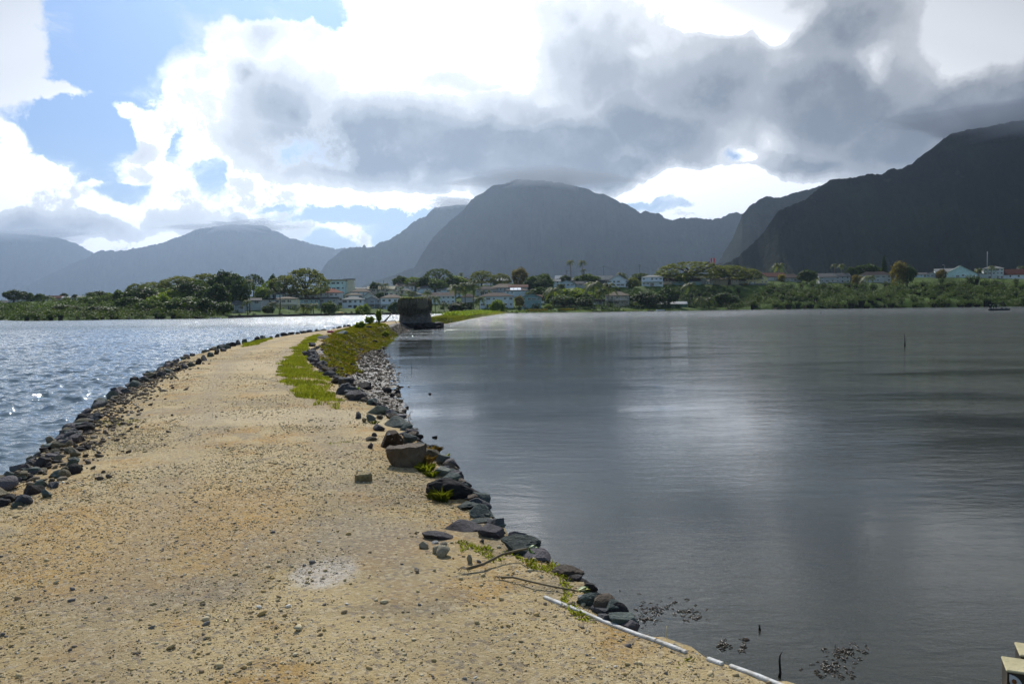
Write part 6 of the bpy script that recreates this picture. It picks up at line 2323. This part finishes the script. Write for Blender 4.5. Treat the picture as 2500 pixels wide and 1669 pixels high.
def timber(px, py, z, L, w, h, label, bracket, rz):
    p = gp(px, py, z)
    e = empty('timber_beam', (p[0], p[1], z), label, 'timber', 'timbers of the landing', rz)
    b = MB()
    b.box(0, L, 0, w, -.012, 0)
    o = b.build('beam_top', TIM, e)
    m = o.modifiers.new('bevel', 'BEVEL')
    m.width = .004
    b = MB()
    b.box(.004, L, .004, w - .004, -h, -.0125)
    o = b.build('beam', TIMD, e)
    b = MB()
    b.box(.05, .15, .01, w - .01, -1.6, -h - .001)
    b.build('post', TIMD, e)
    if bracket:
        b = MB()
        n = 14
        prof = [(.012, -.018)] + [(.012 + .052 * math.cos(math.radians(a)), -.072 + .052 * math.sin(math.radians(a))) for a in np.linspace(80, -60, n)] + [(.012, -.050)]
        V = [(x, -.004, z_) for x, z_ in prof] + [(x, .0035, z_) for x, z_ in prof]
        k = len(prof)
        b.add(V, [tuple(range(k)), tuple(range(2 * k - 1, k - 1, -1))] + [(i, (i + 1) % k, k + (i + 1) % k, k + i) for i in range(k)])
        o = b.build('bracket', mat('galvanised', (.62, .62, .6), rough=.5), e)
        b = MB()
        b.tube([(.030, -.014, -.045), (.030, -.003, -.045)], [.010, .010], 6)
        b.build('bolt', mat('rust', (.28, .10, .02), (.16, .06, .02), 30, rough=.9), o)


timber(2457, 1634, .95, .6, .16, .17, 'nearer yellowish timber with rusty bolt bracket at the bottom right corner', True, -.42)
timber(2490, 1597, .95, .6, .16, .17, 'farther yellowish timber behind the one with the bracket', False, -.42)

# small litter on the track
e = empty('crumpled_cloth', tuple(gp(807, 812, 1.0)[:2]) + (float(zg(*gp(807, 812, 1.0)[:2])),), 'small crumpled pink cloth lying on the track before the hut', 'cloth')
b = MB()
for k in range(5):
    b.tube([(k * .09 - .2, 0, 0), (k * .09 - .22, .03, .12 + .05 * (k % 2)), (k * .09 - .1, 0, .03)], [.06, .07, .03], 6)
b.build('fold', mat('pink_cloth', (.32, .03, .10), (.45, .08, .2), 8, rough=.8), e, True)

# ------------------------------------------------------------------ things on the far shore
def box_at(px0, px1, y0, y1, D, dep):
    A, B2 = at(px0, y1, D), at(px1, y0, D)
    return A[0], B2[0], A[2], B2[2]


# concrete retaining wall on the bluff
D = autoD(1833, 694) - 4
x0, x1, zb, zt = box_at(1804, 1864, 692.5, 712, D, 1)
b = MB()
b.add([(x0, D, zt), (x1 + 4, D, zt + .3), (x1 + 4, D, zb - 3), (x0, D, zb), (x0, D + .5, zt), (x1 + 4, D + .5, zt + .3), (x1 + 4, D + .5, zb - 3), (x0, D + .5, zb)], [(0, 3, 2, 1), (4, 5, 6, 7), (0, 1, 5, 4), (3, 7, 6, 2), (0, 4, 7, 3), (1, 2, 6, 5)])
o = b.build('retaining_wall', mat('weathered_concrete', (.17, .18, .18), (.11, .115, .12), .3, rough=.95))
fix_normals(o)
setp(o, 'grey concrete retaining wall on the bluff below the yellow gable', 'wall')
b = MB()
q = at(1836, 691.5, D + .3)
for k in range(1):
    b.tube([(q[0] - 1.0, q[1], q[2] - .2), (q[0] - .5, q[1], q[2] + .1), (q[0] + .4, q[1], q[2] + .15), (q[0] + 1.1, q[1], q[2] - .1)], [.35, .55, .5, .2], 8)
o = b.build('wrapped_boat', mat('white_tarpaulin', (.75, .72, .70), rough=.6), None, True)
setp(o, 'small rounded white bundle on top of the concrete retaining wall', 'bundle')

# black sea wall along the left residential shore
V, Fc = [], []
pp = np.arange(560, 1000, 8)
for i, p in enumerate(pp):
    s = float(shoreD(p))
    X = (p - 1250) / F * s
    j = .25 * math.sin(i * 1.7) + .1 * math.sin(i * 4.1)
    V += [(X, s - .8, -.6), (X, s - .9, .95 + j * .25), (X, s + .5, .98 + j * .25), (X, s + .9, -.6)]
for i in range(len(pp) - 1):
    a = i * 4
    for k in range(4):
        Fc.append((a + k, a + 4 + k, a + 4 + (k + 1) % 4, a + (k + 1) % 4))
o = mk('sea_wall', V, Fc, RM['black'])
fix_normals(o)
setp(o, 'low black stone sea wall along the left residential shore', 'wall')


def bar(name, cat, px, yt, yb, r, D, m, label, group=None, arms=(), extra=None):
    """upright pole with crossarms"""
    A, T_ = at(px, yb, D), at(px, yt, D)
    e = empty(name, (A[0], D, A[2]), label, cat, group)
    H = T_[2] - A[2]
    b = MB()
    b.tube([(0, 0, -2), (0, 0, H)], [r, r * .75], 7)
    b.build('pole', m, e, True)
    for z, w in arms:
        c = MB()
        c.box(-w / 2, w / 2, -.09, .09, H - z - .1, H - z + .1)
        c.build('crossarm', m, e)
    return e, H


POLE = mat('utility_pole', (.075, .065, .055), (.05, .045, .04), 2, rough=.9)
PGREY = mat('grey_metal_pole', (.34, .35, .36), rough=.6)
UT = []
for px, yt, yb, D_, arms, lab in ((1474, 648, 690, 640, ((.8, 2.2),), 'dark utility pole behind the large white gable, left one'), (1562, 645, 690, 640, ((.8, 2.2), (2, 1.6)), 'dark utility pole behind the white three storey house'), (1198, 664, 700, 600, ((.7, 1.6),), 'thin pole between the pale umbrella tree and the green shed'),
                                  (2131, 627, 676, 640, ((.8, 2.2),), 'pale utility pole behind the dark broad tree on the right'), (1384, 660, 690, 640, ((.6, 1.8),), 'dark pole left of the tall skyline palms'), (937, 684, 715, 560, (), 'thin pole over the cream roofed house'), (1739 - 25, 676, 698, 600, (), 'thin pole beside the marker mast')):
    e, H = bar('utility_pole', 'utility pole', px, yt, yb, .16, D_, POLE, lab, 'utility poles', arms)
    UT.append((px, yt))
e, H = bar('mast', 'mast', 2410, 614, 665, .30, 620, PGREY, 'pale thick mast above the grey two storey house')
for a, b_, sag, lab in (((1384, 661), (1474, 650), 6, 'sagging wire left of the large white gable'), ((1474, 650), (1562, 648), 9, 'sagging wire behind the large white gable'), ((1562, 648), (1650, 662), 6, 'sagging wire above the olive round bush')):
    b = MB()
    P = []
    for k in range(13):
        t = k / 12
        P.append(at(a[0] * (1 - t) + b_[0] * t, a[1] * (1 - t) + b_[1] * t + sag * 4 * t * (1 - t), 640))
    b.tube(P, .035, 4)
    setp(b.build('power_line', POLE), lab, 'power line', 'power lines')

# red and white marker on its pole
D = autoD(1740, 694) - 3
A = at(1740, 694, D)
e = empty('beacon_marker', (A[0], D, A[2]), 'tall pole carrying a red panel with a white upright stripe', 'marker')
H = at(1740, 629, D)[2] - A[2]
k = D / F
b = MB()
b.tube([(0, 0, -3), (0, 0, H)], [.22, .20], 8)
b.build('pole', PGREY, e, True)
for s in (-1, 1):
    b = MB()
    b.box(min(s * .9 * k, s * 4.7 * k), max(s * .9 * k, s * 4.7 * k), -.24, -.16, H - 17.5 * k, H - .3)
    b.build('red_panel', mat('red_paint', (.85, .045, .03), rough=.6), e)
b = MB()
b.box(-1.15 * k, 1.15 * k, -.30, -.245, H - 17 * k, H - .5)
b.build('white_stripe', TRIM, e)
b = MB()
b.tube([(0, 0, H), (0, 0, H + .4)], [.25, .2], 8)
b.build('lamp_cap', DKTRIM, e, True)
# street lamps
for px, yt, lab in ((1266, 679, 'street lamp with white head below the wind-leaning tree'), (2306, 647, 'street lamp above the white house by the turquoise gable')):
    D_ = autoD(px, 700)
    e, H = bar('street_lamp', 'street lamp', px, yt, yt + 22, .09, D_, PGREY, lab, 'street lamps')
    b = MB()
    b.tube([(0, 0, H), (-.5, 0, H + .2), (-1.0, 0, H + .15)], [.06, .05, .05], 5)
    b.build('arm', PGREY, e, True)
    b = MB()
    b.box(-1.6, -.9, -.15, .15, H + .05, H + .25)
    b.build('lamp_head', TRIM, e)
# basketball hoop
D = autoD(1325, 752)
e, H = bar('basketball_hoop', 'basketball hoop', 1325, 736, 752, .07, D, PGREY, 'white basketball backboard on a pole right of the teal gable')
b = MB()
b.box(-.9, .9, -.3, -.25, H - .9, H + .3)
b.build('backboard', TRIM, e)
b = MB()
n = 12
b.tube([(.23 * math.cos(a), -.55 + .23 * math.sin(a), H - .6) for a in np.linspace(0, 6.28, n)], .02, 4)
b.build('rim', mat('orange_paint', (.6, .16, .03)), e)


def vehicle(px, yb, L, kind, col, label, rz=0.0):
    D = autoD(px, yb)
    A = at(px, yb, D)
    e = empty('parked_car' if kind != 'pickup' else 'pickup_truck', (A[0], D, A[2]), label, 'car' if kind != 'pickup' else 'pickup truck', 'vehicles parked on the shore lawn', rz)
    paint = mat('paint_' + col, {'white': (.8, .8, .8), 'silver': (.5, .52, .54), 'black': (.02, .02, .022)}[col], rough=.3, spec=.6)
    h = 1.5 if kind == 'car' else 1.8
    if kind == 'car':
        P = [(-.5, .32), (-.5, .62), (-.47, .82), (-.36, .9), (-.24, 1.38), (-.1, 1.48), (.14, 1.48), (.27, 1.0), (.42, .88), (.49, .72), (.5, .32)]
    else:
        P = [(-.5, .45), (-.5, 1.05), (-.12, 1.05), (-.10, 1.7), (.12, 1.78), (.22, 1.72), (.30, 1.15), (.47, 1.05), (.5, .8), (.5, .45)]
    b = MB()
    V = [(x * L, -.85, z) for x, z in P] + [(x * L, .85, z) for x, z in P]
    n = len(P)
    b.add(V, [tuple(range(n)), tuple(range(2 * n - 1, n - 1, -1))] + [(i, n + i, n + (i + 1) % n, (i + 1) % n) for i in range(n)])
    o = b.build('body', paint, e)
    fix_normals(o)
    g = MB()
    g.box(-.20 * L if kind == 'car' else -.08 * L, .17 * L, -.87, .87, 1.0 if kind == 'car' else 1.2, 1.36 if kind == 'car' else 1.62)
    g.build('window', PANE, e)
    for sx in (-.31, .31):
        for sy in (-.88, .66):
            w = MB()
            w.tube([(sx * L, sy, .34), (sx * L, sy + .22, .34)], .34, 14)
            wo = w.build('wheel', mat('tyre', (.02, .02, .02), rough=.9), e)
            r_ = MB()
            r_.tube([(sx * L, sy - .01, .34), (sx * L, sy + .23, .34)], .19, 10)
            r_.build('rim', mat('wheel_rim', (.4, .4, .42), rough=.3), wo)


vehicle(1367, 746, 4.4, 'car', 'silver', 'silver car, leftmost of the vehicles behind the lone coconut palm', .3)
vehicle(1380, 745.5, 4.4, 'car', 'black', 'dark car between the silver and the white one', -.1)
vehicle(1400, 747, 5.0, 'car', 'white', 'bright white car beside the round leafy tree', .15)
vehicle(1444, 746, 5.4, 'pickup', 'white', 'white pickup truck by the dark garage', 0)

# boats
HULL = mat('dark_hull', (.025, .03, .04), rough=.5)
HW = mat('white_hull', (.7, .7, .68), rough=.4)


def boat(px, yb, L, beam, h, m, label, D=None, name='boat', rz=0.0, z0=0.0):
    if D is None:
        D = CAMZ * F / (yb - hy(px))
    A = at(px, yb, D)
    e = empty(name, (A[0], D, z0), label, 'boat', None, rz)
    n = 13
    V, Fc = [], []
    for i in range(n):
        t = i / (n - 1)
        x = -L / 2 + L * t
        w = beam / 2 * (min(1, (t * 5) ** .6) if t < .2 else 1) * (1 - max(0, (t - .9) / .1) * .15)
        sh = h * (1.0 + .35 * max(0, (.25 - t) / .25))
        kz = -.15 + .25 * max(0, (.12 - t) / .12)
        for y, z in ((-w, sh), (-w * .92, .12 * h), (-w * .55, kz), (w * .55, kz), (w * .92, .12 * h), (w, sh), (w * .86, sh), (w * .7, .2), (-w * .7, .2), (-w * .86, sh)):
            V.append((x, y, z))
    for i in range(n - 1):
        for k in range(10):
            Fc.append((i * 10 + k, i * 10 + (k + 1) % 10, i * 10 + 10 + (k + 1) % 10, i * 10 + 10 + k))
    Fc.append(tuple(range(10)))
    Fc.append(tuple((n - 1) * 10 + k for k in range(10))[::-1])
    o = mk('hull', V, Fc, m, e, True)
    fix_normals(o)
    for q in (-.22, .1, .34):
        s = MB()
        s.box(q * L - .15, q * L + .15, -beam * .42, beam * .42, h * .62, h * .68)
        s.build('bench', m, e)
    return e, A


bt, bA = boat(2438, 757.5, 6.9, 1.9, .55, HULL, 'long dark open boat carrying a group of people at the right')
boat(525, 777.6, 4.2, 1.2, .35, HW, 'small low boat moored off the left lawns', D=None)
boat(1612, 757, 4.6, 1.7, .7, HW, 'white motorboat moored before the boathouse', D=float(shoreD(1612)) - 6, name='motorboat')
boat(1588, 756, 3.6, 1.3, .4, HULL, 'small dark boat left of the white motorboat', D=float(shoreD(1588)) - 5)
b = MB()
A = at(829, 765, float(shoreD(829)) + 6)
b.tube([(A[0] - 1.9, A[1], A[2] + .1), (A[0] - 1.2, A[1], A[2] + .35), (A[0] + 1.2, A[1] + .2, A[2] + .35), (A[0] + 2.0, A[1] + .2, A[2] + .15)], [.1, .38, .38, .08], 10)
o = b.build('kayak', mat('orange_plastic', (.75, .33, .03), (.8, .42, .05), 1, rough=.4), None, True)
setp(o, 'orange-yellow kayak lying on the lawn by the sea wall', 'kayak')


# ------------------------------------------------------------------ people in the long boat
def person(loc, rz, pose, shirt, skin, label, trousers=(.02, .022, .03)):
    """one continuous skinned body; pose gives the joints in metres"""
    e = empty('person', loc, label, 'person', 'people in the long boat', rz)
    J, E, R_ = pose['J'], pose['E'], pose['R']
    names = list(J)
    me = bpy.data.meshes.new('body')
    me.from_pydata([J[k] for k in names], [(names.index(a), names.index(b_)) for a, b_ in E], [])
    me.update()
    o = bpy.data.objects.new('body', me)
    COL.objects.link(o)
    o.parent = e
    sk = o.modifiers.new('skin', 'SKIN')
    sk.use_smooth_shade = True
    for i, k in enumerate(names):
        me.skin_vertices[0].data[i].radius = (R_[k], R_[k] * .85)
        me.skin_vertices[0].data[i].use_root = (k == 'pelvis')
    ss = o.modifiers.new('sub', 'SUBSURF')
    ss.levels = ss.render_levels = 1
    me.materials.append(mat('cloth_%s' % shirt[0], shirt[1], rough=.9))
    hx_, hy_, hz_ = J['head']
    b = MB()
    b.tube([(hx_, hy_, hz_ - .02), (hx_, hy_ + .01, hz_ + .07), (hx_, hy_ + .01, hz_ + .13)], [.105, .11, .05], 10)
    b.build('hair' if pose.get('hat') is None else 'cap', mat('dark_hair', (.015, .012, .01)) if pose.get('hat') is None else mat('pale_cap', (.45, .45, .43)), e, True)
    return e


def standing(h=1.0, lean=0.0, arm=0.0, step=.12, hat=None):
    s = h
    J = {'pelvis': (0, 0, .95 * s), 'spine': (lean * .4, 0, 1.18 * s), 'chest': (lean * .8, 0, 1.36 * s), 'neck': (lean, 0, 1.50 * s), 'head': (lean * 1.1, 0, 1.63 * s), 'crown': (lean * 1.1, 0, 1.71 * s),
         'hl': (.02, .10, .90 * s), 'kl': (step, .11, .50 * s), 'al': (step * .6, .11, .08 * s), 'tl': (step * .6 + .16, .11, .04 * s),
         'hr': (0, -.10, .90 * s), 'kr': (-step * .2, -.11, .50 * s), 'ar': (-step, -.11, .08 * s), 'tr': (-step + .16, -.11, .04 * s),
         'sl': (lean * .85, .18, 1.42 * s), 'el': (lean + .08 + arm * .1, .24, 1.15 * s), 'wl': (lean + .15 + arm * .35, .20, .93 * s + arm * .3), 'nl': (lean + .17 + arm * .42, .19, .86 * s + arm * .33),
         'sr': (lean * .85, -.18, 1.42 * s), 'er': (lean - .02, -.25, 1.14 * s), 'wr': (lean + .06, -.24, .90 * s), 'nr': (lean + .07, -.24, .82 * s)}
    E = [('pelvis', 'spine'), ('spine', 'chest'), ('chest', 'neck'), ('neck', 'head'), ('head', 'crown'), ('pelvis', 'hl'), ('hl', 'kl'), ('kl', 'al'), ('al', 'tl'), ('pelvis', 'hr'), ('hr', 'kr'), ('kr', 'ar'), ('ar', 'tr'),
         ('chest', 'sl'), ('sl', 'el'), ('el', 'wl'), ('wl', 'nl'), ('chest', 'sr'), ('sr', 'er'), ('er', 'wr'), ('wr', 'nr')]
    R_ = {'pelvis': .145, 'spine': .125, 'chest': .15, 'neck': .055, 'head': .10, 'crown': .07, 'hl': .095, 'kl': .062, 'al': .042, 'tl': .035, 'hr': .095, 'kr': .062, 'ar': .042, 'tr': .035, 'sl': .062, 'el': .043, 'wl': .03, 'nl': .035, 'sr': .062, 'er': .043, 'wr': .03, 'nr': .035}
    return {'J': J, 'E': E, 'R': R_, 'hat': hat}


def seated(bend=.0, hat=None):
    p = standing(1, 0, 0, 0, hat)
    J = p['J']
    low = {'pelvis': (0, 0, .12), 'spine': (bend * .35, 0, .32), 'chest': (bend * .75, 0, .50 - bend * .2), 'neck': (bend, 0, .62 - bend * .4), 'head': (bend * 1.2, 0, .74 - bend * .5), 'crown': (bend * 1.25, 0, .82 - bend * .5),
           'hl': (.05, .11, .10), 'kl': (.42, .14, .28), 'al': (.48, .12, -.12), 'tl': (.62, .12, -.16), 'hr': (.05, -.11, .10), 'kr': (.42, -.14, .28), 'ar': (.48, -.12, -.12), 'tr': (.62, -.12, -.16),
           'sl': (bend * .8, .18, .53 - bend * .2), 'el': (bend + .12, .22, .32), 'wl': (bend + .3, .16, .26), 'nl': (bend + .36, .14, .25), 'sr': (bend * .8, -.18, .53 - bend * .2), 'er': (bend + .12, -.22, .32), 'wr': (bend + .3, -.16, .26), 'nr': (bend + .36, -.14, .25)}
    J.update(low)
    return p


DC = ('navy', (.02, .022, .035))
BC = ('black', (.012, .012, .014))
GC = ('grey', (.12, .12, .13))
kk = bA[1] / F
for px, pose, sh, rz, lab, dz in ((2416.5, standing(.98, .05, .0, .12, 'cap'), BC, 1.2, 'person in dark clothes standing at the left end of the long boat', .2), (2421, standing(1.0, -.03, .1), DC, -2.0, 'second standing person from the left in the long boat', .2), (2426.5, standing(.93, .04, .2, .15, 'cap'), BC, .3, 'person in black standing with legs apart, third in the long boat', .2),
                                  (2431.5, standing(.96, .08, 0), DC, .9, 'fourth standing person in the long boat, leaning slightly', .2), (2435.5, standing(.99, -.05, .3, .1, 'cap'), GC, 3.0, 'person with pale cap standing rightmost of the standing group', .2),
                                  (2448, seated(.38), BC, 3.0, 'person in black crouching bent forward in the long boat', .36), (2458.5, seated(.08, 'cap'), DC, 3.1, 'person with pale cap sitting at the right end of the long boat', .45)):
    person((bA[0] + (px - 2438) * kk, bA[1] + .25 * math.sin(px), dz), rz, pose, sh, None, lab)

# low row of yellow-leaved plants on the lawn
rs = np.random.default_rng(61)
for n, (x0, x1, y, lab) in enumerate(((1285, 1338, 757.5, 'row of low yellowish plants on the lawn, left of the lone coconut'), (1362, 1402, 756, 'row of low yellowish plants on the lawn, right of the lone coconut'))):
    m_ = int((x1 - x0) * 26)
    px = rs.uniform(x0, x1, m_)
    D_ = shoreD(px) + 9 + rs.uniform(-.5, .5, m_)
    X = (px - 1250) / F * D_
    Z = ZT(X, D_) + rs.uniform(.1, 1.3, m_)
    V, Fc = leafcloud(np.stack([X, D_, Z], 1), .3, None, rs)
    setp(mk('yellow_hedge', V, Fc, LEAF['yellow'], attr=rs.random(m_)), lab, 'hedge')
